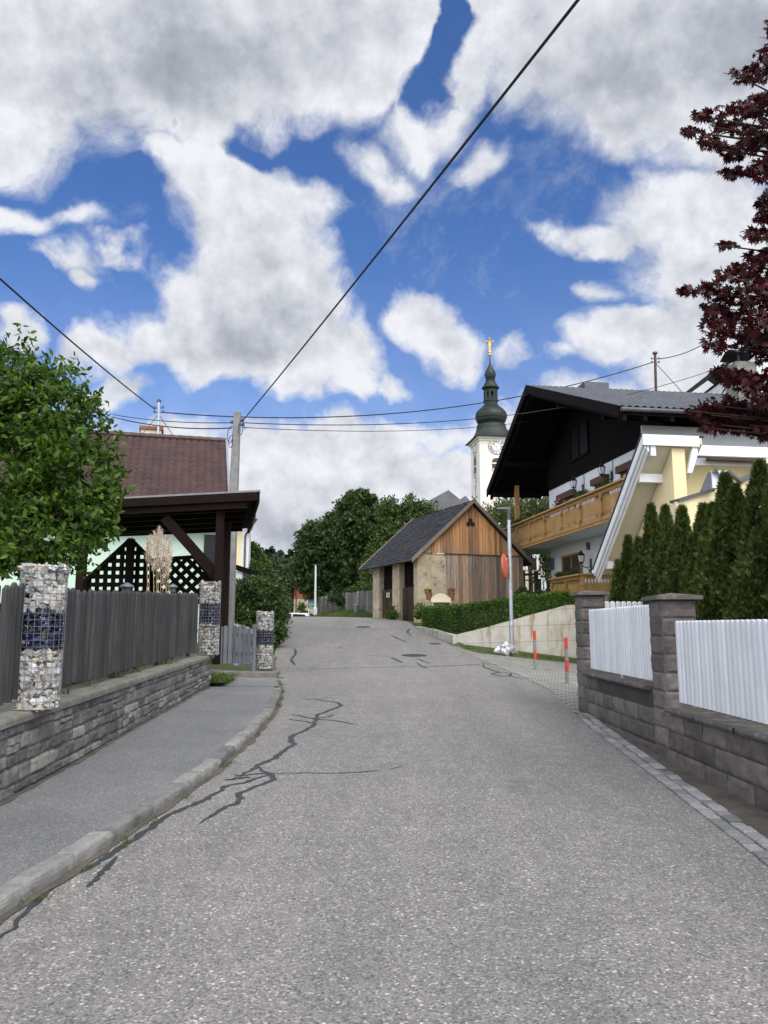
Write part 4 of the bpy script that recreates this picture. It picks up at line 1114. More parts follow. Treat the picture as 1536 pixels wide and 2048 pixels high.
# trefoil vent : flat black discs on the boards, painting the dark of the openings
mb = MB()
for (dx, dz) in ((0, .11), (-.115, -.06), (.115, -.06), (0, 0)):
    c = O + bg * (HW - .06 + dx) + Z3 * (6.32 + dz) + out * (.030 + .0008 * len(mb.f)); b = len(mb.v); r = .105 if (dx or dz) else .07
    for k in range(20): mb.v.append(tuple(c + bg * r * math.cos(k * .31416) + Z3 * r * math.sin(k * .31416)))
    mb.f.append(tuple(b + k for k in range(20)))
mb.build('trefoil_vent', M['black_iron'], t)
# side bays : recessed boards (upper dark) and doors
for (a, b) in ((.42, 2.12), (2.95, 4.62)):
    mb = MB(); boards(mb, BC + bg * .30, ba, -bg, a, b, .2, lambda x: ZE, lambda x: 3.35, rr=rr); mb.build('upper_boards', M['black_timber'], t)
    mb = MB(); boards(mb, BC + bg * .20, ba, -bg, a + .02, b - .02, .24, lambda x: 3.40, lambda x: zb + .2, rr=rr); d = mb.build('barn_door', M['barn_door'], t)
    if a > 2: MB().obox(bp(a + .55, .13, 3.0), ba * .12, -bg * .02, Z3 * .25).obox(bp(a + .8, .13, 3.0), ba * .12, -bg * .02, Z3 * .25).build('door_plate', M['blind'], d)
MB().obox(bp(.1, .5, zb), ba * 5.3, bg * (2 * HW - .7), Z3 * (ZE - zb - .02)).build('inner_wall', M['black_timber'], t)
# roof of individual shingles
ov = .42; fr = .32
sl = (ZR - ZE) / HW
def roofside(sg):
    mb = MB(); rows = 22; rs_ = random.Random(8 + sg)
    run = HW + ov; eave_g = -ov if sg < 0 else 2 * HW + ov; dg = bg * (1 if sg < 0 else -1)
    Ls = BL + .5; e0 = bp(-fr, eave_g, ZE - ov * sl + .02)
    up = (dg * 1 + Z3 * sl); ul = up.length; up = up / ul; tot = run * ul; nrm_ = ba.cross(up); nrm_ = nrm_ if nrm_.z > 0 else -nrm_
    mb.obox(e0 - nrm_ * .06, ba * Ls, up * tot, nrm_ * .05)
    for r in range(rows):
        y = tot * r / rows; x = rs_.uniform(-.1, 0)
        while x < Ls:
            w = rs_.uniform(.16, .30); xa = max(0, x); xb = min(x + w - .006, Ls)
            if xb - xa > .03:
                a = e0 + ba * xa + up * (y + rs_.uniform(-.02, .02) - .03); l = tot / rows + .07; h = .022 + rs_.uniform(0, .014)
                mb.hexa([a + nrm_ * 0, a + ba * (xb - xa), a + ba * (xb - xa) + up * l - nrm_ * .01, a + up * l - nrm_ * .01, a + nrm_ * h, a + ba * (xb - xa) + nrm_ * (h + rs_.uniform(-.004, .004)), a + ba * (xb - xa) + up * l, a + up * l])
            x += w
    return mb
rf = roofside(-1); rf2 = roofside(1); b = len(rf.v); rf.v += rf2.v; rf.f += [tuple(i + b for i in f) for f in rf2.f]
roof = rf.build('roof', M['slate'], t)
for sg in (-1, 1):
    for tt, w in ((-fr - .05, .05), (BL + .5 - fr, .05)):
        e = bp(tt, -ov if sg < 0 else 2 * HW + ov, ZE - ov * sl - .08); r_ = bp(tt, HW, ZR - .08)
        MB().obox(e, ba * w, r_ - e, Z3 * .19).build('verge_board', M['grey_board'], roof)
tp = bp(-fr - .06, HW, ZR + .05)
MB().beam(tp + bg * .10 - Z3 * .05, tp - bg * .14 + Z3 * .16, .03, .05).beam(tp - bg * .10 - Z3 * .05, tp + bg * .14 + Z3 * .16, .03, .05).build('ridge_finial', M['grey_board'], roof)
# pots + bench in front of barn
for px, col_, lab in ((858, 'petal_yellow', 'terracotta pot with yellow flowers on the rubble corner of the barn'), (903, 'petal_red', 'dark planter with red flowers by the plank wall of the barn')):
    q = P(px, 1200, 33.2); tt = thing('flower_pot', q[:], lab, 'flower pot', 'pots by the barn')
    MB().lathe(q.x, q.y, [(.10, q.z), (.15, q.z + .28), (.17, q.z + .3), (.14, q.z + .3)], 14).build('pot', M['terracotta'], tt)
    rs = np.random.RandomState(px); pp, dd, _ = clump_points(rs, [(q.x, q.y, q.z + .38, .16, .16, .12)], 10, 14, .06)
    leaves('plant', pp, .07, T_OVAL, M['leaf_hedge'], tt, rs); pp, dd, _ = clump_points(rs, [(q.x, q.y, q.z + .45, .14, .14, .08)], 6, 6, .04); leaves('blossom', pp, .06, T_TUFT, M[col_], tt, rs)
q = P(882, 1213, 32.6); bn = MB(); o = V(q.x - .42, q.y, q.z - .1)
prf = [(0, 0), (0, .35), (.12, .42), (.25, .52), (.42, .56), (.59, .52), (.72, .42), (.84, .35), (.84, 0)]
bn.prism([o + V(x, 0, z + .1) for x, z in prf], (0, .05, 0)); bn.obox(o + V(0, -.35, .25), (.84, 0, 0), (0, .35, 0), (0, 0, .05)); bn.obox(o + V(0.03, -.33, -.2), (.05, 0, 0), (0, .3, 0), (0, 0, .45)); bn.obox(o + V(.76, -.33, -.2), (.05, 0, 0), (0, .3, 0), (0, 0, .45))
tag(bn.build('bench', M['pale_cream'], loc=q[:], bevel=.01), 'cream bench with curved back before the barn corner, above the hedge', 'bench')

# ------------------------------------------------------------------ CHURCH TOWER
ph = rad(7.7); TC = P(961, 1000, 107); TC.z = 0
fdir = V(math.cos(ph), math.sin(ph), 0); ldir = V(-math.sin(ph), math.cos(ph), 0); TW = 5.0
cx_, cy_ = (TC + fdir * TW / 2 + ldir * TW / 2)[:2]
t = thing('church_tower', (cx_, cy_, .5), 'white church tower with clock, green onion dome and golden figure on top', 'church tower')
zt = P(961, 876, 107).z
def tp_(a, b, z): return TC + fdir * a + ldir * b + Z3 * z
MB().obox(tp_(0, 0, .3), fdir * TW, ldir * TW, Z3 * (zt - .3)).build('tower_shaft', M['church_plaster'], t)
ze = P(935, 880, 105).z; e = .75
MB().obox(tp_(-.12, -.12, zt - .35), fdir * (TW + .24), ldir * (TW + .24), Z3 * .3).obox(tp_(-.35, -.35, zt - .05), fdir * (TW + .7), ldir * (TW + .7), Z3 * .25).build('cornice', M['church_plaster'], t)
zc = lambda z: P(987, 640 + z / 5.12, cy_).z; mpx = cy_ / F / 5.12 * .992
# skirt: square eaves to round
mb = MB(); n = 32; z0, z1 = zt + .2, zc(1090)
def sq(k, r):
    a = 2 * math.pi * k / n; c, s_ = math.cos(a), math.sin(a); m = max(abs(c), abs(s_)); return (c / m * r, s_ / m * r, c * r, s_ * r)
lv = []
for j in range(7):
    u = j / 6; r_sq = (TW / 2 + e) * (1 - u) + u * 153 * mpx; mixk = sstep(.1, 1, u); z = z0 + (z1 - z0) * (u ** 1.25 * .55 + u * .45)
    row = []
    for k in range(n):
        a, b_, c, d = sq(k, r_sq * (1 - .10 * math.sin(u * 3.14))); X_ = a * (1 - mixk) + c * mixk; Y_ = b_ * (1 - mixk) + d * mixk
        q = V(cx_, cy_, z) + fdir * X_ + ldir * Y_; row.append(q)
    lv.append(row)
b = len(mb.v)
for row in lv: mb.v += [tuple(q) for q in row]
for j in range(6):
    for k in range(n): k2 = (k + 1) % n; mb.f.append((b + j * n + k, b + j * n + k2, b + (j + 1) * n + k2, b + (j + 1) * n + k))
mb.f.append(tuple(b + k for k in range(n)))
prf = [(150, 1092), (152, 1080), (130, 1072), (152, 1045), (166, 1010), (168, 985), (160, 955), (140, 930), (108, 903), (80, 878), (70, 862), (70, 842), (80, 838), (80, 828), (68, 824)]
mb.lathe(cx_, cy_, [(r * mpx, zc(z)) for r, z in prf], 32, fn=lambda a: 1 + .012 * (abs(math.sin(8 * a))))
prf = [(66, 735), (68, 722), (94, 700), (92, 694), (78, 680), (66, 655), (54, 640), (50, 628), (54, 622), (48, 616), (44, 612), (55, 590), (60, 565), (58, 545), (48, 520), (32, 495), (18, 470), (9, 445), (6, 410), (5, 372)]
mb.lathe(cx_, cy_, [(r * mpx, zc(z)) for r, z in prf], 32, fn=lambda a: 1 + .012 * (abs(math.sin(8 * a))))
mb.build('onion_dome', M['verdigris'], t, smooth=False)
mb = MB()
for k in range(8):
    a = (k + .5) * math.pi / 4 + ph; r = 60 * mpx; c = V(cx_ + r * math.cos(a), cy_ + r * math.sin(a), 0)
    mb.tube([c + Z3 * zc(826), c + Z3 * zc(728)], 15 * mpx, 6)
    a2 = a + math.pi / 4; c2 = V(cx_ + r * math.cos(a2), cy_ + r * math.sin(a2), 0)
    mb.beam(c + Z3 * (zc(812)), c2 + Z3 * (zc(812)), .1, .35); mb.beam(c + Z3 * (zc(735)), c2 + Z3 * (zc(735)), .15, .3)
mb.build('lantern', M['verdigris'], t)
MB().lathe(cx_, cy_, [(.02, zc(372)), (10 * mpx, zc(368)), (17 * mpx, zc(352)), (12 * mpx, zc(338)), (.02, zc(334))], 16).build('gold_ball', M['gold'], t, smooth=True)
mb = MB()
mb.lathe(cx_, cy_, [(16 * mpx, zc(334)), (13 * mpx, zc(310)), (15 * mpx, zc(285)), (18 * mpx, zc(262)), (16 * mpx, zc(240)), (20 * mpx, zc(225)), (10 * mpx, zc(215)), (6 * mpx, zc(210))], 12)
mb.ball((cx_, cy_, zc(200)), 9 * mpx)
for s_ in (-1, 1):
    mb.tube([(cx_, cy_, zc(228)), (cx_ + s_ * 25 * mpx, cy_, zc(222)), (cx_ + s_ * 44 * mpx, cy_, zc(205))], [8 * mpx, 6 * mpx, 3 * mpx], 6)
    mb.prism([(cx_ + s_ * 8 * mpx, cy_ + .2, zc(235)), (cx_ + s_ * 34 * mpx, cy_ + .2, zc(222)), (cx_ + s_ * 52 * mpx, cy_ + .2, zc(208)), (cx_ + s_ * 30 * mpx, cy_ + .2, zc(212)), (cx_ + s_ * 8 * mpx, cy_ + .2, zc(218))], (0, .08, 0))
mb.tube([(cx_, cy_, zc(195)), (cx_, cy_, zc(172))], 2 * mpx, 5).tube([(cx_ - 8 * mpx, cy_, zc(180)), (cx_ + 8 * mpx, cy_, zc(180))], 2 * mpx, 5)
mb.build('gold_figure', M['gold'], t)
# clocks on the front and left faces
def clock(cpos, d, nrm, R, parent):
    mb = MB(); b = len(mb.v)
    for k in range(40): mb.v.append(tuple(cpos + nrm * .05 + (d * math.cos(k * .15708) + Z3 * math.sin(k * .15708)) * R))
    mb.f.append(tuple(range(40))); f = mb.build('clock_face', M['white_trim'], parent)
    mb = MB()
    def ringb(r0, r1, o):
        b = len(mb.v)
        for k in range(40):
            u = d * math.cos(k * .15708) + Z3 * math.sin(k * .15708); mb.v.append(tuple(cpos + nrm * o + u * r0)); mb.v.append(tuple(cpos + nrm * o + u * r1))
        for k in range(40): k2 = (k + 1) % 40; mb.f.append((b + 2 * k, b + 2 * k + 1, b + 2 * k2 + 1, b + 2 * k2))
    ringb(R * .97, R * 1.05, .07); ringb(R * .52, R * .56, .07); mb.build('clock_ring', M['grey_board'], f)
    mb = MB(); num = ['XII', 'I', 'II', 'III', 'IV', 'V', 'VI', 'VII', 'VIII', 'IX', 'X', 'XI']
    wd = {'I': .09, 'V': .20, 'X': .20}
    for h, sx in enumerate(num):
        a = math.pi / 2 - h * math.pi / 6; rd = d * math.cos(a) + Z3 * math.sin(a); tg = d * math.sin(a) - Z3 * math.cos(a)
        tot = sum(wd[c] for c in sx) * R; x = -tot / 2
        for c in sx:
            w = wd[c] * R; r0, r1 = R * .62, R * .90
            def bar(x0, x1, th=.045):
                p = cpos + nrm * .075 + rd * r0 + tg * x0; q = cpos + nrm * .075 + rd * r1 + tg * x1; mb.beam(p, q, th * R, .02, nrm)
            if c == 'I': bar(x + w / 2, x + w / 2)
            elif c == 'V': bar(x + w / 2, x + .02); bar(x + w / 2, x + w - .02, .025)
            else: bar(x + .02, x + w - .02); bar(x + w - .02, x + .02, .025)
            x += w
    mb.build('numerals', M['black_iron'], f)
    mb = MB()
    for ang, l, w in ((rad(130), .50, .07), (rad(-62), .55, .05)):
        u = d * math.cos(ang) + Z3 * math.sin(ang); mb.beam(cpos + nrm * .10 - u * R * .1, cpos + nrm * .10 + u * R * l, w * R, .03, nrm)
    mb.ball(cpos + nrm * .10 + (d * math.cos(rad(130)) + Z3 * math.sin(rad(130))) * R * .45, R * .11)
    mb.build('clock_hand', M['gold'], f)
cz = P(993, 893, 107.3).z; R_ = 16 / F * 107
clock(tp_(TW / 2 - .05, 0, cz), fdir, -ldir, R_, t)
zo = lambda py: P(950, py, 109).z
mb = MB()
sdn = -fdir; c = tp_(0, TW / 2, zo(896)) + sdn * .04
def arc(c, r, w, n=24, a0=0, a1=6.2832):
    b = len(mb.v)
    for k in range(n + 1):
        a = a0 + (a1 - a0) * k / n; u = ldir * math.cos(a) + Z3 * math.sin(a); mb.v.append(tuple(c + u * (r - w / 2))); mb.v.append(tuple(c + u * (r + w / 2)))
    for k in range(n): mb.f.append((b + 2 * k, b + 2 * k + 1, b + 2 * k + 3, b + 2 * k + 2))
arc(c, 1.05, .09); mb.build('wall_ornament', M['grey_tile'], t); mb = MB(); arc(c, .6, .06); mb.build('wall_ornament', M['grey_tile'], t); mb = MB(); arc(c - Z3 * 1.6 + ldir * .2, .6, .09); mb.build('wall_ornament', M['grey_tile'], t); mb = MB(); arc(c - Z3 * 2.0, .3, .2)
for dz in (-1.2, -.4, .3): mb.beam(c + Z3 * (dz - 1) - ldir * .7 + sdn * .01, c + Z3 * (dz - .8) + ldir * .7 + sdn * .01, .02, .09)
z = zo(955); mb.beam(c * 1 + Z3 * (z - c.z) - ldir * .4, c + Z3 * (z - c.z) + ldir * .4, .02, .09); mb.beam(c + Z3 * (z - .5 - c.z) - ldir * .4, c + Z3 * (z - .5 - c.z) + ldir * .4, .02, .09); mb.beam(c + Z3 * (z - c.z) - ldir * .4, c + Z3 * (z - 1 - c.z) - ldir * .4, .02, .09, ldir)
z = zo(968); mb.beam(c + Z3 * (z - c.z) - ldir * .4, c + Z3 * (z - .7 - c.z), .02, .09, ldir); mb.beam(c + Z3 * (z - c.z) + ldir * .4, c + Z3 * (z - .7 - c.z), .02, .09, ldir); mb.beam(c + Z3 * (z - .7 - c.z), c + Z3 * (z - 2.0 - c.z), .02, .09, ldir)
mb.build('wall_ornament', M['grey_tile'], t)
def arch_win(base, d, nrm, w, h, parent, mat='barn_door'):
    mb = MB(); pts = [base - d * w / 2, base + d * w / 2] + [base + Z3 * (h - w / 2) + d * w / 2 * math.cos(a) + Z3 * w / 2 * math.sin(a) * .8 for a in [k * math.pi / 10 for k in range(11)]]
    mb.prism([p + nrm * .02 for p in pts], nrm * .03); f = mb.build('belfry_window', M[mat], parent)
    MB().obox(base - d * w / 2 + nrm * .05 + Z3 * h * .42, d * w, nrm * .06, Z3 * .18).build('crossbar', M['church_plaster'], f); MB().obox(base - d * (w / 2 + .15) - Z3 * .12 + nrm * .02, d * (w + .3), nrm * .15, Z3 * .12).build('sill', M['church_plaster'], f)
arch_win(tp_(TW / 2 - .05, 0, P(993, 938, 107.3).z), fdir, -ldir, 1.35, 1.75, t, 'brown_timber')
arch_win(tp_(0, TW / 2 + .1, zo(948)), ldir, -fdir, 1.3, 2.6, t, 'dark_glass')
# church nave roof with pointed end
t = thing('church_nave', (12, 100, .5), 'grey slate roof peaks of the church nave rising behind the barn', 'church')
def pyr(apx, apy, Y, L1, L2, base_px, bt):
    ap = P(apx, apy, Y); mb = MB(); zl = P(apx, base_px, Y).z
    a = V(ap.x - L1, Y - 1, zl); b_ = V(ap.x + 1.2, Y - 4, zl); c = V(ap.x + L2, Y + 1, zl); d = V(ap.x, Y + 6, zl)
    b = len(mb.v); mb.v += [tuple(ap), tuple(a), tuple(b_), tuple(c), tuple(d)]; mb.f += [(b, b + 1, b + 2), (b, b + 2, b + 3), (b, b + 3, b + 4), (b, b + 4, b + 1), (b + 4, b + 3, b + 2, b + 1)]
    return mb
p1 = pyr(897, 980, 98, 7.2, 5.2, 1042, 0); p1.build('roof', M['church_slate'], t); pyr(931, 991, 102, 4.5, 3.0, 1040, 0).build('roof', M['church_slate'], t)
MB().box(5.5, 15, 97, 104, .4, P(897, 1040, 98).z).build('nave_wall', M['church_plaster'], t)
# ------------------------------------------------------------------ CHALET
W0 = V(7.84, 36, 0); cdv = V(.141, -.990, 0).normalized(); cn = V(-.990, -.141, 0).normalized()
def C(s, o, z=0): return W0 + cdv * s + cn * o + Z3 * z
ZEV = 8.37; ZAP = 11.75; SF, SA, SN = -2.30, 4.05, 12.6; OV = 2.3; DEEP = -13
t = thing('chalet', C(5, -4, 1.9)[:], 'large chalet with black overhanging gable roof, white walls and carved wooden balconies', 'house')
def rz(s): return ZAP - (SA - s) * (ZAP - ZEV) / (SA - SF) if s < SA else ZAP - (s - SA) * (ZAP - ZEV) / (SN - SA)
mb = MB(); mb.prism([C(0, 0, 1.2), C(11.1, 0, 1.2), C(11.1, 0, 8.1), C(0, 0, 8.1)], -cn * 12); mb.build('wall', M['white_plaster'], t)
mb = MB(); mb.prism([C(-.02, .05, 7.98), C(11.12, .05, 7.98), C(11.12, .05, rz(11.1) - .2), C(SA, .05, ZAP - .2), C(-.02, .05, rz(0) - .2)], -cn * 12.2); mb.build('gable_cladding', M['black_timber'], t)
mb = MB()
TH = .24
for (s0, s1) in ((SF, SA), (SA, SN)):
    mb.hexa([C(s0, OV, rz(s0) - TH), C(s1, OV, rz(s1) - TH), C(s1, DEEP, rz(s1) - TH), C(s0, DEEP, rz(s0) - TH), C(s0, OV, rz(s0) - .02), C(s1, OV, rz(s1) - .02), C(s1, DEEP, rz(s1) - .02), C(s0, DEEP, rz(s0) - .02)])
rf = mb.build('roof', M['black_timber'], t)
# profiled tile sheet on the near slope and the far slope
mb = MB(); cols = 62
def tf(s0, s1, nu, nv):
    def f(a, b):
        s = s0 + (s1 - s0) * b; o = OV + .04 + (DEEP - OV) * a
        row = (b * nv / 3) % 1.0
        z = rz(s) + .03 + .028 * math.sin(a * cols * 6.2832) + .03 * (1 - row)
        return C(s, o, z)
    return f
mb.grid(tf(SA, SN + .12, 1, 78), cols * 6, 78); mb.grid(tf(SF - .1, SA, 1, 30), cols, 30)
mb.build('tiles', M['grey_tile'], rf, smooth=True)
mb = MB()
for (s0, s1) in ((SF - .08, SA), (SA, SN)):
    a, b_ = C(s0, OV + .03, rz(s0) - .30), C(s1, OV + .03, rz(s1) - .30); mb.obox(a, cn * .06, b_ - a, Z3 * .36)
    a, b_ = C(s0, OV - .22, rz(s0) - .42), C(s1, OV - .22, rz(s1) - .42); mb.obox(a, cn * .12, b_ - a, Z3 * .2)
for o in (-.4, .5, 1.4):
    for (s0, s1) in ((SF, SA), (SA, SN)): a, b_ = C(s0, o, rz(s0) - .40), C(s1, o, rz(s1) - .40); mb.obox(a, cn * .12, b_ - a, Z3 * .17)
for s in (-1.9, .2, SA, 7, 11.0): mb.beam(C(s, -.2, rz(s) - .5), C(s, OV - .15, rz(s) - .5), .16, .22)
mb.build('verge_board', M['black_timber'], rf)
g = C(SN + .08, OV, ZEV - .08); g2_ = C(SN + .08, DEEP, ZEV - .10); MB().tube([g, g2_], .075, 10).build('gutter', M['grey_tile'], rf)
g = C(SF - .08, OV + .1, ZEV - .06); MB().tube([g, C(SF - .08, DEEP, ZEV - .1)], .075, 8).build('gutter', M['white_trim'], rf)
L_ = 1.2; a = C(SA, OV - L_ - 1.2, ZAP)
MB().obox(a - cdv * .35 - Z3 * .2, cdv * .7, -cn * 1.1, Z3 * .42).build('ridge_vent', M['dark_steel'], rf)
ch = C(SA + 1.3, -6.0, 10.2); cm = MB(); cm.obox(ch, cdv * .85, -cn * .9, Z3 * 2.35); co = cm.build('chimney', M['coping'], rf)
mb = MB(); k0 = ch + Z3 * 2.62 - cdv * .12 + cn * .12
mb.grid(lambda a, b: k0 + cdv * 1.2 * a - cn * 1.2 * b + Z3 * .28 * math.sin(a * 3.1416), 10, 2)
mb.grid(lambda a, b: k0 + cdv * 1.2 * a - cn * 1.2 * b + Z3 * (.28 * math.sin(a * 3.1416) + .03), 10, 2)
for a in (0, 1):
    for b_ in (0, 1): mb.obox(ch + cdv * (.05 + .8 * a) - cn * (.05 + .8 * b_) + Z3 * 2.34, cdv * .06, -cn * .06, Z3 * .35)
mb.build('chimney_cap', M['black_iron'], co)
# roof windows in the dark gable
def window(s0, s1, z0, z1, o=0, mat='glass', fm='brown_timber', box=True, blind=False, mull=1, parent=t):
    mb = MB(); mb.obox(C(s0, o + .015, z0), cdv * (s1 - s0), cn * .015, Z3 * (z1 - z0)); f = mb.build('window', M['blind' if blind else mat], parent)
    fr_ = MB(); w = .09; e = o + .03
    for (a, b_, c, d) in ((s0 - .02, s0 + w, z0, z1), (s1 - w, s1 + .02, z0, z1), (s0 + w, s1 - w, z1 - w, z1), (s0 + w, s1 - w, z0, z0 + w)): fr_.obox(C(a, e, c), cdv * (b_ - a), cn * .05, Z3 * (d - c))
    for k in range(mull): m = s0 + (s1 - s0) * (k + 1) / (mull + 1); fr_.obox(C(m - .035, e, z0 + w), cdv * .07, cn * .04, Z3 * (z1 - z0 - 2 * w))
    fr_.build('frame', M[fm], f)
    if box: MB().obox(C(s0 - .12, o + .02, z1 - .02), cdv * (s1 - s0 + .24), cn * .22, Z3 * .26).build('shutter_box', M['brown_timber'], f)
    return f
window(3.0, 5.0, 8.7, 10.2, .05, 'dark_glass', 'black_timber', False)
window(1.62, 3.25, 5.4, 7.25, 0, blind=True); window(5.45, 6.55, 5.4, 7.25, 0, mat='dark_glass'); window(7.8, 9.4, 5.4, 7.30, 0, blind=True)
window(1.5, 3.7, 3.0, 4.75, 0, fm='honey_timber', box=False, mull=1)
MB().obox(C(5.5, .03, 7.0), cdv * 1.0, cn * .02, Z3 * .1).build('blind_edge', M['white_trim'], t)
def carriage_lamp(s, z):
    o = MB(); c = C(s, .42, z); f = C(s, 0.02, z - .28)
    o.obox(C(s - .05, .0, z - .42), cdv * .10, cn * .04, Z3 * .42)
    o.tube([C(s, .04, z - .3), C(s, .2, z - .36), C(s, .38, z - .30), C(s, .42, z - .16)], .022, 6)
    o.lathe(c.x, c.y, [(.05, z - .18), (.10, z - .14), (.11, z - .12)], 6); o.lathe(c.x, c.y, [(.17, z + .14), (.13, z + .19), (.05, z + .28), (.02, z + .36)], 6)
    for k in range(6): a = k * math.pi / 3; o.tube([(c.x + .095 * math.cos(a), c.y + .095 * math.sin(a), z - .13), (c.x + .15 * math.cos(a), c.y + .15 * math.sin(a), z + .15)], .010, 4)
    l = o.build('wall_lamp', M['black_iron'], t); MB().lathe(c.x, c.y, [(.085, z - .12), (.135, z + .14)], 6).build('lamp_glass', M['white_trim'], l)
carriage_lamp(4.08, 7.55); carriage_lamp(6.9, 7.55); carriage_lamp(4.6, 4.35)
MB().obox(C(4.4, .0, 4.75), cdv * .14, cn * .12, Z3 * .3).build('vent_box', M['grey_tile'], t); MB().obox(C(.1, .0, 4.25), cdv * .3, cn * .15, Z3 * .5).build('meter_box', M['grey_tile'], t)
for s in (4.25, 7.05): MB().tube([C(s, .03, 7.2), C(s, .03, 8.0)], .012, 4).build('conduit', M['grey_tile'], t)
# balconies
def balcony(s0, s1, o0, o1, z0, zt_, endL=True, endR=False, posts=5, parent=t, name='balcony'):
    b0 = MB(); b0.hexa([C(s0, 0, z0 + .0), C(s1, 0, z0), C(s1, o1 - .06, z0), C(s0, o1 - .06, z0), C(s0, 0, z0 + .18), C(s1, 0, z0 + .18), C(s1, o1 - .06, z0 + .18), C(s0, o1 - .06, z0 + .18)])
    bo = b0.build(name, M['white_plaster'], parent)
    h0 = z0 - .02; slot = MB(); rl = MB(); rr = random.Random(int(s0 * 10))
    def side(p, q, n):
        L = (q - p).length; d = (q - p).normalized(); x = 0; bw = .125
        zlo, zhi = h0 + .22, zt_ - .10; m = int(L / bw)
        for k in range(m):   # carved boards: waisted outline makes the pierced pattern
            c = p + d * (L * (k + .5) / m); hw = L / m / 2
            lev = [(0, .96), (.05, .96), (.08, .72), (.16, .50), (.24, .72), (.27, .97), (.70, .97), (.74, .9), (.80, .50), (.90, .30), (.95, .55), (1, .96)]
            b = len(slot.v)
            for (u, w) in lev:
                z = zlo + (zhi - zlo) * u
                for sg in (-1, 1):
                    v_ = c + d * hw * w * sg; slot.v.append((v_.x, v_.y, z)); v_ = v_ - n * .010; slot.v.append((v_.x, v_.y, z))
            for i in range(len(lev) - 1):
                a = b + i * 4; slot.f += [(a, a + 2, a + 6, a + 4), (a + 1, a + 5, a + 7, a + 3), (a, a + 4, a + 5, a + 1), (a + 2, a + 3, a + 7, a + 6)]
        # top rail with scalloped apron, middle batten, bottom fascia with rope moulding
        rl.obox(p - d * .05 + n * -.10 + Z3 * (zt_ - .04), d * (L + .1), n * .26, Z3 * .07)
        rl.obox(p - d * .03 + n * .02 + Z3 * (zt_ - .17), d * (L + .06), n * .03, Z3 * .13)
        rl.obox(p + n * .0 + Z3 * (h0 + .1), d * L, n * .04, Z3 * .16)
        rl.obox(p + n * .0 + Z3 * h0, d * L, n * .08, Z3 * .08)
        for zz, oo in ((zt_ - .20, .03), (h0 + .06, .05)):
            k = 0
            while k * .17 < L - .1:
                c = p + d * (k * .17 + .02) + n * oo; rl.hexa([c + Z3 * zz, c + d * .14 + Z3 * (zz + .05), c + d * .14 + n * .035 + Z3 * (zz + .05), c + n * .035 + Z3 * zz, c + d * .03 + Z3 * (zz + .055), c + d * .16 + Z3 * (zz + .075), c + d * .16 + n * .035 + Z3 * (zz + .075), c + d * .03 + n * .035 + Z3 * (zz + .055)]); k += 1
        x = 0
        np_ = max(1, int(round(L / 2.0)))
        for k in range(np_ + 1):
            c = p + d * (L * k / np_ - .06)
            rl.obox(c + n * .005 + Z3 * (h0 + .18), d * .12, n * .07, Z3 * (zt_ - h0 - .34)); rl.obox(c + n * .005 + Z3 * (h0 + .26), d * .12, n * .12, Z3 * .12)
            rl.obox(c + n * .005 + Z3 * (zt_ - .42), d * .12, n * .10, Z3 * .12)
    side(C(s0, o1), C(s1, o1), cn)
    if endL: side(C(s0, 0), C(s0, o1), -cdv)
    if endR: side(C(s1, o1), C(s1, endR if endR is not True else 0), cdv)
    slot.build('balustrade', M['honey_timber'], bo); rl.build('railing', M['honey_timber'], bo)
    return bo
ub = balcony(-2.6, 10.9, 0, 1.38, 5.22, 6.44)
lb = balcony(3.75, 6.9, 0, 1.36, 2.35, 3.56, True, -2.2)
MB().obox(C(-2.3, 1.0, 1.6), cdv * .42, cn * .30, Z3 * 3.6).build('post', M['honey_timber'], t)
MB().obox(C(-1.62, 1.0, 6.5), cdv * .2, cn * .2, Z3 * 2.0).build('post', M['honey_timber'], t)
MB().prism([C(3.72, 1.36, 3.1), C(3.72, 1.36, 2.2), C(2.7, 1.36, 2.2)], -cn * .1).build('stair_cheek', M['honey_timber'], t)
MB().prism([C(3.8, 1.30, 1.2), C(6.85, 1.30, 1.2), C(6.85, 1.30, 2.4), C(3.8, 1.30, 2.4)], -cn * 1.2).build('plinth', M['honey_timber'], t)
# balcony slab continues round the far corner
MB().prism([C(-2.6, .1, 5.22), C(0, .0, 5.22), C(0, -3, 5.22), C(-2.6, -3, 5.22)], Z3 * .18).build('corner_slab', M['white_plaster'], t)
# flower boxes resting on rails
def fbox(s, o, z, L, label, petal=None):
    q = C(s, o, z); tt = thing('flower_box', q[:], label, 'flower box', 'geranium boxes on the chalet balconies')
    MB().obox(C(s - L / 2, o - .1, z), cdv * L, cn * .18, Z3 * .17).build('trough', M['brown_timber'], tt, bevel=.01)
    rs = np.random.RandomState(int(abs(s) * 100 + z)); e = [(*C(s + k * L / 4, o, z + .24), .20, .22, .17) for k in (-1, -.5, 0, .5, 1)]
    pp, dd, _ = clump_points(rs, e, 40, 22, .115, .1); leaves('plant', pp, rs.uniform(.05, .09, len(pp)), T_OVAL, M['leaf_laurel'], tt, rs)
    if petal: pp, dd, _ = clump_points(rs, [(a, b, c + .12, d, d, f * .7) for a, b, c, d, _, f in e], 9, 9, .04); leaves('blossom', pp, .06, T_TUFT, M[petal], tt, rs)
U = [(-.9, 'dark green flower box with faded red blooms at the far end of the upper balcony', 'petal_red'), (.75, 'leafy flower box on the upper balcony left of the first shuttered window', None), (2.4, 'leafy flower box in front of the first shuttered window of the upper balcony', None), (4.6, 'flower box with pink blossoms on the upper balcony under the first lamp', 'petal_pink'), (6.9, 'bushy green flower box on the upper balcony before the open dark window', None), (8.9, 'green flower box on the upper balcony nearest the cream garage roof', None)]
for s, lab, pt in U: fbox(s, 1.24, 6.36, .9, lab, pt)
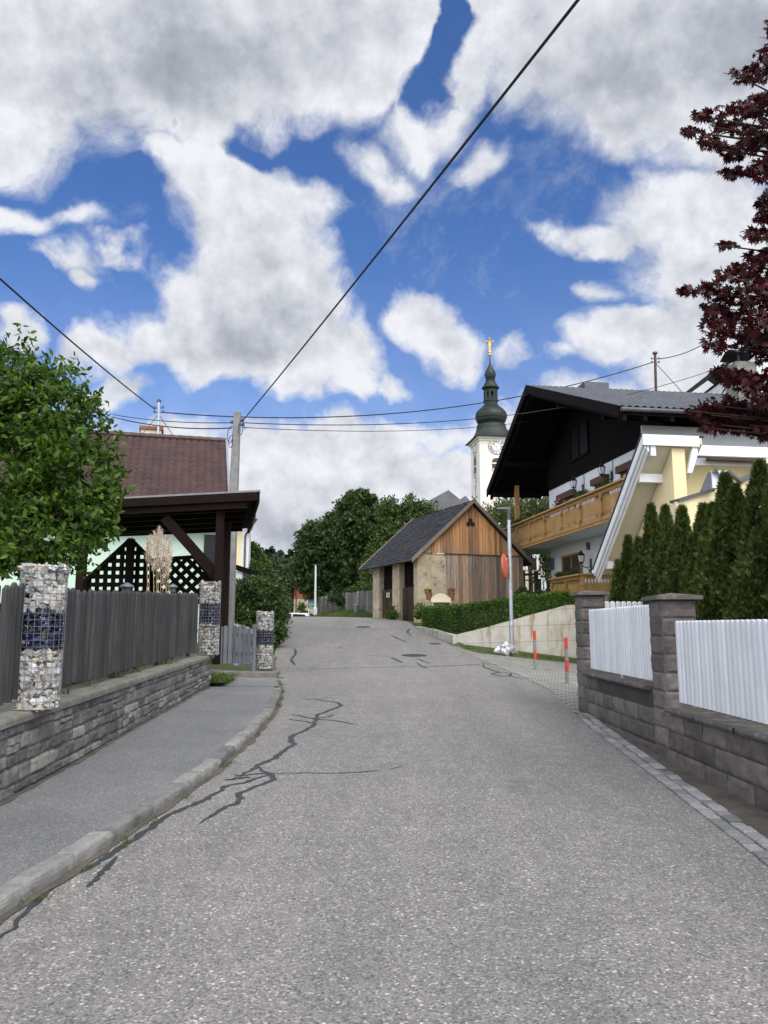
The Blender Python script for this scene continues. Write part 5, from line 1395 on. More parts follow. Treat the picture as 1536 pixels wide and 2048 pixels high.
fbox(4.4, 1.20, 3.46, .9, 'leafy flower box at the left end of the lower balcony', None); fbox(5.6, 1.20, 3.46, .9, 'leafy flower box at the middle of the lower balcony below the window', None)
q = C(6.95, .5, 3.64); tt = thing('flower_box', q[:], 'flower box with red geraniums on the right corner of the lower balcony', 'flower box', 'geranium boxes on the chalet balconies')
MB().obox(C(6.72, .95, 3.46), cdv * .18, -cn * 1.2, Z3 * .17).build('trough', M['brown_timber'], tt)
rs = np.random.RandomState(77); e = [(*C(6.8, o, 3.72), .2, .2, .17) for o in (.9, .65, .4, .15, -.1)]; pp, dd, _ = clump_points(rs, e, 26, 22, .085, .4); leaves('plant', pp, .08, T_OVAL, M['leaf_laurel'], tt, rs)
pp, dd, _ = clump_points(rs, [(*C(6.8, .5, 3.84), .3, .2, .1)], 10, 8, .04); leaves('blossom', pp, .06, T_TUFT, M['petal_red'], tt, rs)

# ---- cream garage annex with the steep white verge
sB, sT, oV = 11.7, 15.15, 2.86; zB, zT = 3.38, 6.75
t = thing('garage_annex', C(14, 0, 1)[:], 'cream annex with steep roof overhang and layered white verge boards', 'annex')
def az(s): return zB + (zT - zB) * (s - sB) / (sT - sB)
ow = 2.02; 
mb = MB(); mb.prism([C(sB + .5, ow, .8), C(sT - .08, ow, .8), C(sT - .08, ow, zT - .25), C(sB + .5, ow, az(sB + .5) - .15)], -cn * .38); mb.build('gable_wall', M['cream_plaster'], t)
mb = MB()   # roof slab
mb.hexa([C(sB - .1, oV, zB - .12), C(sT, oV, zT - .14), C(sT, 1.15, zT - .14), C(sB - .1, 1.15, zB - .12), C(sB - .1, oV, zB + .04), C(sT, oV, zT + .04), C(sT, 1.15, zT + .04), C(sB - .1, 1.15, zB + .04)])
rf = mb.build('roof', M['pale_cream'], t)
MB().hexa([C(sB - .2, oV + .09, zB + .0), C(sT + .02, oV + .09, zT + .09), C(sT + .02, 1.1, zT + .09), C(sB - .2, 1.1, zB + .0), C(sB - .2, oV + .09, zB + .03), C(sT + .02, oV + .09, zT + .12), C(sT + .02, 1.1, zT + .12), C(sB - .2, 1.1, zB + .03)]).build('covering', M['dark_steel'], rf)
for k, (oo, dz, h, w) in enumerate(((oV + .01, -.20, .24, .05), (oV - .06, -.30, .20, .05), (oV - .13, -.38, .18, .05))):
    a, b_ = C(sB - .12, oo, zB + dz), C(sT, oo, zT + dz); MB().obox(a, cn * w, b_ - a, Z3 * h).build('verge_board', M['white_trim'], rf)
MB().obox(C(sT, oV + .06, zT - .22), -cn * 1.65, cdv * .06, Z3 * .30).build('ridge_fascia', M['white_trim'], rf)
for (s, dz) in ((14.35, -.33), (12.0, -.30)): MB().obox(C(s, oV - .15, az(s) + dz), -cn * (oV - ow - .1), cdv * .14, Z3 * .24).build('purlin', M['white_trim'], rf)
MB().obox(C(sT - .12, oV - .18, zT - .5), -cn * .15, cdv * .12, Z3 * .28).build('purlin', M['white_trim'], rf)
MB().prism([C(sT - .1, 1.45, zT - .22), C(sT - .1, 1.30, zT - .22), C(sT - .1, 1.30, zT - .42), C(sT - .1, 1.50, zT - .95), C(sT - .1, 1.62, zT - .95)], cdv * .1).build('bracket', M['white_trim'], rf)
MB().tube([C(sB - .18, oV + .08, zB - .06), C(sB - .18, .2, zB - .08)], .06, 8).build('gutter', M['white_trim'], rf)
MB().prism([C(13.9, 1.62, .8), C(14.2, -8, .8), C(14.2, -8, 6.3), C(13.9, 1.62, 6.3)], cdv * -.3).build('back_wall', M['cream_plaster'], t)
bz = 6.38
mb = MB(); mb.obox(C(14.7, 1.55, bz), -cn * 6, cdv * .12, Z3 * .30); mb.build('eaves_beam', M['white_trim'], t)
MB().obox(C(14.75, 1.55, bz + .30), -cn * 6, -cdv * 1.5, Z3 * .03).build('terrace_edge', M['grey_tile'], t)
MB().obox(C(14.6, -1.0, bz - .2), -cn * .2, cdv * .2, Z3 * .2).build('beam_end', M['white_trim'], t)
MB().obox(C(11.4, -1.2, 7.02), -cn * 4, cdv * .25, Z3 * .16).build('window_sill', M['brown_timber'], t)
MB().obox(C(11.15, .9, 6.6), -cn * 8, cdv * .1, Z3 * 1.6).build('parapet', M['white_plaster'], t)
# cream garden wall with stepped coping
G = [(1352, 1003), (1418, 983), (1433, 946), (1451, 945), (1478, 966), (1540, 930), (1640, 880)]
YG = 18.2
t = thing('garden_wall', P(1450, 1254, YG)[:], 'cream garden wall with stepped white-grey coping behind the thuja row', 'wall')
gp = [P(a, b, YG + .3 * i) for i, (a, b) in enumerate(G)]
for i in range(len(gp) - 1):
    a, b_ = gp[i], gp[i + 1]
    MB().hexa([(a.x, a.y, .2), (b_.x, b_.y, .2), (b_.x, b_.y + .25, .2), (a.x, a.y + .25, .2), a[:], b_[:], (b_.x, b_.y + .25, b_.z), (a.x, a.y + .25, a.z)]).build('wall_section', M['cream_plaster'], t)
    MB().beam(a + V(0, .1, .02), b_ + V(0, .1, .02), .34, .07).build('coping', M['grey_tile'], t)
q = P(1445, 960, YG - .2); mb = MB()
for (dx, dz, ex, ez) in ((0, -.25, -.05, .12), (-.05, .12, -.22, .22), (-.05, .12, .05, .25), (-.12, .17, -.14, .28), (0, -.05, .16, .1), (.16, .1, .2, .24), (.16, .1, .28, .12)): mb.beam(q + V(dx, 0, dz), q + V(ex, 0, ez), .05, .05)
MB().obox(q + V(-.22, .05, -.18), (.42, 0, 0), (0, .04, 0), (0, 0, .42)).build('plaque', M['white_trim'], t); mb.build('wall_motif', M['grey_tile'], t)

# ------------------------------------------------------------------ LEFT HOUSE
R0 = V(-5.9, 28, 0); rdv = V(-.967, -.254, 0).normalized(); sdv = V(.254, -.967, 0).normalized()
ZRD = 8.42; ZEA = 4.75; RUN = 4.15; LH = 11.5
def H(l, s, z=0): return R0 + rdv * l + sdv * s + Z3 * z
t = thing('tiled_house', H(5, 2, 1)[:], 'mint green house with brown tiled roof behind the carport on the left', 'house')
mb = MB(); mb.hexa([H(.3, -3, .8), H(LH, -3, .8), H(LH, RUN - .5, .8), H(.3, RUN - .5, .8), H(.3, -3, 4.9), H(LH, -3, 4.9), H(LH, RUN - .5, 4.9), H(.3, RUN - .5, 4.9)])
mb.prism([H(.3, -3, 4.8), H(.3, RUN - .5, 4.8), H(.3, 0, ZRD - .2)], rdv * .3)
mb.build('wall', M['mint_plaster'], t)
def rfz(s): return ZRD - abs(s) * (ZRD - ZEA) / RUN
cols = 46; rows = 17
def tile(a, b):
    s = RUN * b; l = LH * a; row = (b * rows * 3 % 3) / 3.0
    k = round(b * rows * 4) % 4
    return H(l, s, rfz(s) + .03 + .032 * abs(math.sin(a * cols * 3.14159)) ** 1.0 + (.045 * (k / 3.0)))
mb = MB()
# stepped tile courses
nu = cols * 6
for r in range(rows):
    s0, s1 = RUN * r / rows, RUN * (r + 1) / rows
    b = len(mb.v)
    for (s, dz) in ((s0 - .03, .0), (s1 - .02, .05), (s1, .043), (s1, -.01)):
        for i in range(nu + 1):
            ph_ = (i / 6.0) % 1.0; wv = .055 * abs(math.sin(ph_ * 3.1416)) ** .8
            mb.v.append(tuple(H(LH * i / nu, s, rfz(s) + .02 + dz + wv)))
    for j in range(3):
        for i in range(nu): mb.f.append((b + j * (nu + 1) + i, b + j * (nu + 1) + i + 1, b + (j + 1) * (nu + 1) + i + 1, b + (j + 1) * (nu + 1) + i))
mb.hexa([H(0, -3.9, rfz(3.9) - .1), H(LH, -3.9, rfz(3.9) - .1), H(LH, 0, ZRD - .1), H(0, 0, ZRD - .1), H(0, -3.9, rfz(3.9)), H(LH, -3.9, rfz(3.9)), H(LH, 0, ZRD), H(0, 0, ZRD)])
mb.hexa([H(0, 0, ZRD - .1), H(LH, 0, ZRD - .1), H(LH, RUN, ZEA - .1), H(0, RUN, ZEA - .1), H(0, 0, ZRD), H(LH, 0, ZRD), H(LH, RUN, ZEA), H(0, RUN, ZEA)])
rf = mb.build('roof', M['brown_tile'], t)
mb = MB(); x = 0
while x < LH: mb.tube([H(x, 0, ZRD + .03), H(x + .36, 0, ZRD + .05)], .12, 8); x += .34
mb.build('ridge_tiles', M['brown_tile'], rf)
for l in (1.1, 2.0, 2.9, 3.9, 4.9): pass
MB().obox(H(-.06, -3.9, rfz(3.9) - .12), rdv * .08, H(0, 0, ZRD) - H(0, -3.9, rfz(3.9)), Z3 * .28).obox(H(-.06, 0, ZRD - .12), rdv * .08, H(0, RUN + .05, ZEA) - H(0, 0, ZRD), Z3 * .28).build('verge_trim', M['steel'], rf)
c = H(2.35, -.9, 7.2); cc = MB().obox(c, rdv * .75, -sdv * .6, Z3 * 1.75).build('chimney', M['pale_cream'], rf)
MB().obox(c + Z3 * 1.75 - rdv * .06 + sdv * .06, rdv * .87, -sdv * .72, Z3 * .12).build('chimney_cap', M['terracotta'], cc)
c = H(5.7, -.9, 7.2); cc = MB().obox(c, rdv * .75, -sdv * .6, Z3 * 2.1).build('chimney', M['grey_tile'], rf)
MB().obox(c + Z3 * 2.1 - rdv * .06 + sdv * .06, rdv * .87, -sdv * .72, Z3 * .14).build('chimney_cap', M['black_iron'], cc)
MB().obox(H(.40, RUN - .49, 3.0), rdv * .36, sdv * .04, Z3 * 1.5).build('window', M['dark_glass'], t)
mast = P(317, 875, 28.0); mtop = P(318, 803, 28.0)
def roof_mast(base, top, label, r=.045, mat='steel'):
    t = thing('roof_mast', base[:], label, 'roof mast', 'electricity masts on the roofs')
    MB().tube([base - Z3 * .8, top], r, 10).build('tube', M[mat], t); MB().lathe(top.x, top.y, [(r * 1.9, top.z - .02), (r * 1.9, top.z + .05), (.01, top.z + .10)], 10).build('cap', M['dark_steel'], t)
    a = MB()
    for dz in (.25, .42): a.beam(top - Z3 * dz - V(.16, 0, 0), top - Z3 * dz + V(.16, 0, 0), .03, .03); a.lathe(top.x + .16, top.y, [(.03, top.z - dz - .02), (.04, top.z - dz + .06)], 8); a.lathe(top.x - .16, top.y, [(.03, top.z - dz - .02), (.04, top.z - dz + .06)], 8)
    a.build('insulator', M['dark_steel'], t); return t
roof_mast(mast, mtop, 'grey electricity mast on the brown tiled roof beside the small chimney')
m2b = P(1311, 785, 33.0); m2t = P(1310, 707, 33.0)
roof_mast(m2b, m2t, 'reddish grey electricity mast on the chalet roof', .06, 'brown_timber')

# ------------------------------------------------------------------ CARPORT
Af = P(517, 984, 16.5); Bb = P(497, 1050, 20.4); Lf = P(150, 1003, 17.4)
Lb = Lf + (Bb - Af)
t = thing('carport', P(300, 1254, 18)[:], 'dark brown timber carport with lattice screen behind the grey picket fence', 'carport')
dn = V(0, 0, -.22)
mb = MB(); mb.hexa([Lf + dn * .4, Af + dn * .4, Bb + dn * .4, Lb + dn * .4, Lf, Af, Bb, Lb]); rf = mb.build('roof', M['dark_timber'], t)
MB().hexa([Lf + V(0, -.05, 0), Af + V(.05, -.05, 0), Bb + V(.05, .05, 0), Lb, Lf + V(0, -.05, .04), Af + V(.05, -.05, .04), Bb + V(.05, .05, .04), Lb + V(0, 0, .04)]).build('covering', M['grey_paint'], rf)
MB().beam(Lf + V(0, -.03, -.10), Af + V(.0, -.03, -.10), .06, .18).beam(Lf + V(0, .10, -.26), Af + V(-.25, .10, -.26), .08, .16).beam(Af + V(0, 0, -.12), Bb + V(0, 0, -.12), .06, .22).build('fascia', M['dark_timber'], rf)
for k in range(1, 6):
    f = k / 6; a = Lf.lerp(Lb, f) + V(0, 0, -.2); b_ = Af.lerp(Bb, f) + V(-.2, 0, -.2); MB().beam(a, b_, .08, .16).build('rafter', M['dark_timber'], rf)
pf = P(437, 1170, 16.9); bm = pf.z
MB().obox((pf.x - .09, 16.85, .8), (.16, 0, 0), (0, .16, 0), (0, 0, Af.z - .3 - .8)).build('post', M['dark_timber'], t)
MB().obox((pf.x - .10, 17.7, .8), (.15, 0, 0), (0, .15, 0), (0, 0, Af.z - .5 - .8)).build('post', M['dark_timber'], t)
MB().beam(P(432, 1150, 17.15), P(330, 1035, 17.15), .12, .22).build('brace', M['dark_timber'], t)
pl = P(180, 1170, 17.6); MB().obox((pl.x - .3, 17.5, .8), (.18, 0, 0), (0, .18, 0), (0, 0, Lf.z - 1.1)).build('post', M['dark_timber'], t)
YB = 19.9
MB().beam(P(180, 1062, YB), P(432, 1046, YB), .1, .28).build('back_beam', M['dark_timber'], t)
def clipseg(poly, p, d):
    t0, t1 = -99, 99; n = len(poly)
    ar = sum(poly[i][0] * poly[(i + 1) % n][1] - poly[(i + 1) % n][0] * poly[i][1] for i in range(n))
    for i in range(n):
        a, b = poly[i], poly[(i + 1) % n]; ex, ez = b[0] - a[0], b[1] - a[1]; nx, nz = (-ez, ex) if ar > 0 else (ez, -ex)
        num = (p[0] - a[0]) * nx + (p[1] - a[1]) * nz; den = d[0] * nx + d[1] * nz
        if abs(den) < 1e-9:
            if num < 0: return None
            continue
        tt = -num / den
        if den > 0: t0 = max(t0, tt)
        else: t1 = min(t1, tt)
    return (t0, t1) if t1 > t0 + .02 else None
def lattice(pxs, angs, name, pitch=.205, w=.115):
    poly = [PX(a, b, YB) for a, b in pxs]; mb = MB(); cx = sum(p[0] for p in poly) / len(poly); cz_ = sum(p[1] for p in poly) / len(poly)
    for li, ang in enumerate(angs):
        d = (math.cos(ang), math.sin(ang)); nx = (-d[1], d[0])
        for k in range(-30, 31):
            p = (cx + nx[0] * k * pitch, cz_ + nx[1] * k * pitch); r = clipseg(poly, p, d)
            if r: yv = YB + li * .014; mb.beam((p[0] + d[0] * r[0], yv, p[1] + d[1] * r[0]), (p[0] + d[0] * r[1], yv, p[1] + d[1] * r[1]), .012, w, (-d[1], 0, d[0]))
    n = len(poly)
    for i in range(n):
        a, b = poly[i], poly[(i + 1) % n]; mb.beam((a[0], YB - .02, a[1]), (b[0], YB - .02, b[1]), .04, .10)
    mb.build(name, M['black_timber'], t)
lattice([(170, 1205), (172, 1160), (262, 1078), (303, 1120), (303, 1205)], (0, math.pi / 2), 'lattice_screen')
lattice([(303, 1205), (303, 1120), (388, 1114), (434, 1170), (434, 1205)], (math.pi / 4, -math.pi / 4), 'lattice_screen')
a = P(262, 1078, YB - .06); MB().obox((a.x - .1, YB - .1, .8), (.2, 0, 0), (0, .08, 0), (0, 0, a.z - .8)).build('post', M['black_timber'], t)

# ------------------------------------------------------------------ far houses
Yh = 44; t = thing('yellow_house', P(490, 1254, Yh)[:], 'pale yellow and white house corner with grey eave seen behind the utility pole', 'house')
x0, z1 = PX(455, 1040, Yh); x1, _ = PX(499, 1040, Yh)
MB().hexa([(x0 - 6, Yh, 1), (x1 - .4, Yh, 1), (x1 - 2.2, Yh + 8, 1), (x0 - 6, Yh + 8, 1), (x0 - 6, Yh, z1 + .3), (x1 - .4, Yh, z1 + .3), (x1 - 2.2, Yh + 8, z1 + .3), (x0 - 6, Yh + 8, z1 + .3)]).build('wall', M['cream_plaster'], t); MB().box(x1 - .4, x1 + .0, Yh - .02, Yh + .6, 1, z1 + .3).build('corner_stones', M['white_trim'], t)
a = P(516, 1033, Yh); mb = MB(); mb.hexa([(x0 - 6, Yh - .8, a.z - .25), (x1 + .5, Yh - .8, a.z - .25), (x1 - 1.4, Yh + 8, a.z - .25), (x0 - 6, Yh + 8, a.z - .25), (x0 - 6, Yh - .8, a.z), (x1 + .5, Yh - .8, a.z), (x1 - .9, Yh + 4, a.z + 1.2), (x0 - 6, Yh + 4, a.z + 1.2)]); mb.build('roof', M['dark_steel'], t)
MB().tube([(x1 + .55, Yh - .8, a.z - .25), (x1 - .2, Yh - .1, a.z - 1.1), (x1 - .2, Yh - .1, 1)], .06, 6).build('downpipe', M['grey_tile'], t)
Yh = 30; a = P(502, 1139, Yh); b_ = P(440, 1118, Yh); t = thing('garden_shed', (a.x - .6, Yh, 1.4), 'small dark roofed shed between the utility pole and the laurel hedge', 'shed')
MB().box(a.x - 2.4, a.x - .35, Yh + .1, Yh + 2, 1.2, a.z - .05).build('wall', M['white_plaster'], t)
MB().hexa([b_ - Z3 * .2, a - Z3 * .2, a + V(0, 2.3, -.2), b_ + V(0, 2.3, -.2), b_, a, a + V(0, 2.3, 0), b_ + V(0, 2.3, 0)]).build('roof', M['black_timber'], t)
# brick house
Yh = 74; t = thing('brick_house', P(604, 1254, Yh)[:], 'small red brick and beige plaster house at the end of the street', 'house')
xa, zt2 = PX(588, 1172, Yh); xb, _ = PX(632, 1172, Yh); _, zm = PX(600, 1198, Yh); xd, _ = PX(577, 1172, Yh)
MB().box(xa, xb, Yh, Yh + 6, .3, zm).build('lower_wall', M['beige_plaster'], t)
MB().prism([(xa, Yh, zm), (xb, Yh, zm), (xb, Yh, zt2 + .1), (xa + 1.3, Yh, zt2 + .65), (xa, Yh, zt2)], (0, 6, 0)).build('upper_wall', M['brick'], t)
MB().box(xd + .2, xa - .02, Yh + .5, Yh + 6, .3, zt2 - .3).build('porch', M['barn_door'], t)
r1 = MB(); r1.hexa([(xd - .1, Yh - .6, zt2 - .35), (xa + 1.3, Yh - .6, zt2 + .65), (xa + 1.3, Yh + 6.5, zt2 + .65), (xd - .1, Yh + 6.5, zt2 - .35), (xd - .1, Yh - .6, zt2 - .2), (xa + 1.3, Yh - .6, zt2 + .82), (xa + 1.3, Yh + 6.5, zt2 + .82), (xd - .1, Yh + 6.5, zt2 - .2)])
r1.hexa([(xa + 1.3, Yh - .6, zt2 + .66), (xb + .4, Yh - .6, zt2 + .3), (xb + .4, Yh + 6.5, zt2 + .3), (xa + 1.3, Yh + 6.5, zt2 + .66), (xa + 1.3, Yh - .6, zt2 + .83), (xb + .4, Yh - .6, zt2 + .45), (xb + .4, Yh + 6.5, zt2 + .45), (xa + 1.3, Yh + 6.5, zt2 + .83)]); r1.build('roof', M['barn_door'], t)
w = PX(607, 1188, Yh); w2 = PX(618, 1176, Yh); wo = MB().box(w[0], w2[0], Yh - .04, Yh, w[1], w2[1]).build('window', M['grey_tile'], t)
MB().tube([(xa + .1, Yh - .5, zt2 - .2), (xa + .25, Yh - .05, zt2 - .8), (xa + .25, Yh - .05, .5)], .05, 6).build('downpipe', M['dark_steel'], t)
Yh = 92; t = thing('red_roof_house', P(580, 1254, Yh)[:], 'far house showing only its red tiled roof above the laurel hedge', 'house')
a, b_ = PX(566, 1160, Yh), PX(592, 1178, Yh); MB().prism([(a[0], Yh, b_[1]), (b_[0], Yh, b_[1]), (b_[0], Yh + 4, a[1]), (a[0] + .4, Yh + 4, a[1])], (0, .2, -.2)).build('roof', M['brick'], t); MB().box(a[0] + .3, b_[0] - .3, Yh + .3, Yh + 6, 0, b_[1]).build('wall', M['beige_plaster'], t)
# cream house behind chalet
Yh = 52; t = thing('cream_house', P(1075, 1254, Yh)[:], 'cream house with white window surrounds glimpsed under the chalet balcony', 'house')
xa, zt2 = PX(1040, 1095, Yh); xb, _ = PX(1125, 1095, Yh)
MB().box(xa, xb, Yh, Yh + 7, 1.5, zt2 + 1).build('wall', M['pale_cream'], t)
for (px, py, w_, h_) in ((1078, 1180, .35, 1.5), (1097, 1172, .35, 1.1), (1064, 1128, .3, .8), (1100, 1120, .35, 1.0)):
    q = P(px, py, Yh); o = MB().box(q.x - w_, q.x + w_, Yh - .05, Yh, q.z - h_ / 2, q.z + h_ / 2).build('window', M['dark_glass'], t); f = MB()
    for dx in (-w_ - .14, w_): f.box(q.x + dx, q.x + dx + .14, Yh - .07, Yh - .002, q.z - h_ / 2, q.z + h_ / 2)
    f.box(q.x - w_ - .2, q.x + w_ + .2, Yh - .10, Yh - .002, q.z + h_ / 2, q.z + h_ / 2 + .2); f.build('frame', M['white_trim'], o)
MB().hexa([(xa - .5, Yh - .6, zt2 + 1), (xb + .5, Yh - .6, zt2 + 1), (xb + .5, Yh + 7.5, zt2 + 1), (xa - .5, Yh + 7.5, zt2 + 1), (xa - .5, Yh - .6, zt2 + 1.2), (xb + .5, Yh - .6, zt2 + 1.2), (xb + .5, Yh + 3.5, zt2 + 3.5), (xa - .5, Yh + 3.5, zt2 + 3.5)]).build('roof', M['church_slate'], t)
# gable roof behind chalet at the right edge
Yh = 40; t = thing('white_gable_house', P(1520, 1254, Yh)[:], 'white gabled house rising behind the chalet roof and the red maple', 'house')
a, b_, c = P(1440, 752, Yh), P(1545, 672, Yh), P(1650, 752, Yh)
MB().prism([(a.x + .3, Yh, a.z - .2), (b_.x, Yh, b_.z - .3), (c.x - .3, Yh, c.z - .2), (c.x - .3, Yh, 2), (a.x + .3, Yh, 2)], (0, 8, 0)).build('wall', M['white_plaster'], t)
MB().beam(a + V(0, -.5, .05), b_ + V(0, -.5, .05), .12, .3).beam(b_ + V(0, -.5, .05), c + V(0, -.5, .05), .12, .3).build('verge_board', M['white_trim'], t)
MB().prism([a + V(-.2, -.6, .2), b_ + V(0, -.6, .25), b_ + V(0, -.6, .4), a + V(-.3, -.6, .35)], (0, 9, 0)).prism([b_ + V(0, -.6, .25), c + V(.2, -.6, .2), c + V(.3, -.6, .35), b_ + V(0, -.6, .4)], (0, 9, 0)).build('roof', M['dark_steel'], t)
# ------------------------------------------------------------------ utility pole + cables
pb = P(453, 1254, 22.0); pt = P(475, 823, 22.0)
pb.z = prof(22) + .1
t = thing('utility_pole', pb[:], 'slightly leaning concrete utility pole behind the carport and picket gate', 'utility pole')
mb = MB(); n = 4
def sqp(c, r): return [(c.x - r, c.y - r, c.z), (c.x + r, c.y - r, c.z), (c.x + r, c.y + r, c.z), (c.x - r, c.y + r, c.z)]
mb.hexa(sqp(pb - Z3 * .3, .185) + sqp(pt, .095)); mb.build('shaft', M['pole_concrete'], t, bevel=.03)
mb = MB()
for dz, sx in ((.28, .16), (.42, .16), (.34, -.16)):
    mb.beam(pt - Z3 * dz, pt - Z3 * dz + V(sx, 0, 0), .03, .03); mb.lathe(pt.x + sx, pt.y, [(.03, pt.z - dz - .03), (.045, pt.z - dz + .03), (.03, pt.z - dz + .08)], 8)
mb.build('insulator', M['dark_steel'], t)
mb = MB()
for (cx, cz_, r) in ((-.14, -.75, .17), (.16, -.55, .14), (-.12, -.95, .13)):
    mb.tube([pt + V(cx + r * .55 * math.cos(a), -.02 * k, cz_ + r * math.sin(a) * 1.6) for k, a in enumerate([j * .35 for j in range(19)])], .010, 4)
mb.build('cable_loops', M['cable'], t)
def cable(p, q, sag, label, r=.012, n=24):
    pts = [p.lerp(q, k / n) - Z3 * sag * 4 * (k / n) * (1 - k / n) for k in range(n + 1)]
    o = MB().tube(pts, r, 6).build('power_line', M['cable'], loc=tuple((p + q) / 2)); tag(o, label, 'power line', 'overhead lines'); return o
cable(pt + V(.16, 0, -.28), EYE + bearing(1142, 0) * 3.4 + V(.62, -2.6, 1.95) * 0 , .0, 'thick black cable running from the pole top over the road out of the top edge', .011) if False else None
near = EYE + bearing(1142, 0) * 7.0
d_ = (near - (pt + V(.16, 0, -.28)))
cable(pt + V(.16, 0, -.28), near + d_ * .45, .10, 'thick black cable running from the pole top diagonally up out of the top edge', .017, 40)
lf = EYE + bearing(0, 545) * 14; d_ = lf - (mtop - Z3 * .3)
cable(mtop + V(-.14, 0, -.3), lf + d_ * .3, .12, 'black cable from the left roof mast rising to the left edge of the sky', .020)
cable(mtop + V(.16, 0, -.42), m2t + V(-.16, 0, -.42), 1.05, 'long upper cable between the left roof mast and the mast on the chalet roof', .022, 40)
cable(pt + V(.16, 0, -.34), P(1420, 742, 31), .8, 'thin cable from the pole passing over the chalet ridge to the maple', .014, 40)
cable(pt + V(.16, 0, -.48), P(1130, 832, 33.6), .35, 'thinnest low cable from the pole ending under the black chalet gable', .011, 30)
cable(pt + V(-.16, 0, -.34), P(225, 829, 27), .1, 'upper of the two thin cables left of the pole behind the bush', .014)
cable(pt + V(-.16, 0, -.50), P(225, 834, 25), .15, 'lower of the two thin cables left of the pole behind the bush', .018)
cable(m2t + V(.16, 0, -.25), P(1425, 676, 36), .2, 'cable from the chalet roof mast rising right into the maple leaves', .022)
cable(m2t - Z3 * .45, P(1367, 787, 31.6), 0, 'thin stay wire from the chalet mast down to the roof', .014)
cable(mtop - Z3 * .5, P(350, 876, 28.2), 0, 'thin stay wire from the left mast down to the tiled roof', .012)
cable(mtop - Z3 * .5, P(285, 868, 27.6), 0, 'thin stay wire left of the mast down to the tiled ridge', .010)

# ------------------------------------------------------------------ street furniture far
p = P(630, 1232, 50); t = thing('white_pole', p[:], 'slim white pole on the verge beside the green sign board', 'pole')
zt = P(631, 1130, 50).z; MB().lathe(p.x, p.y, [(.14, p.z - .5), (.14, p.z + .5), (.08, p.z + .55), (.055, zt)], 12).build('shaft', M['white_paint'], t); MB().obox((p.x - .16, p.y - .05, zt - .02), (.32, 0, 0), (0, .1, 0), (0, 0, .06)).build('head', M['dark_steel'], t)
Ys = 52; a = PX(616, 1217, Ys); b_ = PX(629, 1200, Ys); t = thing('sign_board', (a[0], Ys, a[1] - .6), 'green and blue direction board on white legs beside the white pole', 'sign')
MB().box(a[0], b_[0], Ys, Ys + .05, a[1], b_[1] - .12).build('green_panel', M['sign_green'], t); MB().box(a[0], b_[0], Ys - .003, Ys + .05, b_[1] - .118, b_[1] + .02).build('blue_header', M['sign_blue'], t)
mb = MB(); 
for k in range(4): z = a[1] + .06 + k * .10; mb.box(a[0] + .05, b_[0] - .05 - .04 * (k % 2), Ys - .006, Ys - .002, z, z + .022)
mb.build('text_lines', M['white_trim'], t)
MB().box(a[0] + .02, a[0] + .08, Ys, Ys + .05, a[1] - 1.2, a[1]).box(b_[0] - .08, b_[0] - .02, Ys, Ys + .05, a[1] - 1.2, a[1]).build('leg', M['white_trim'], t)
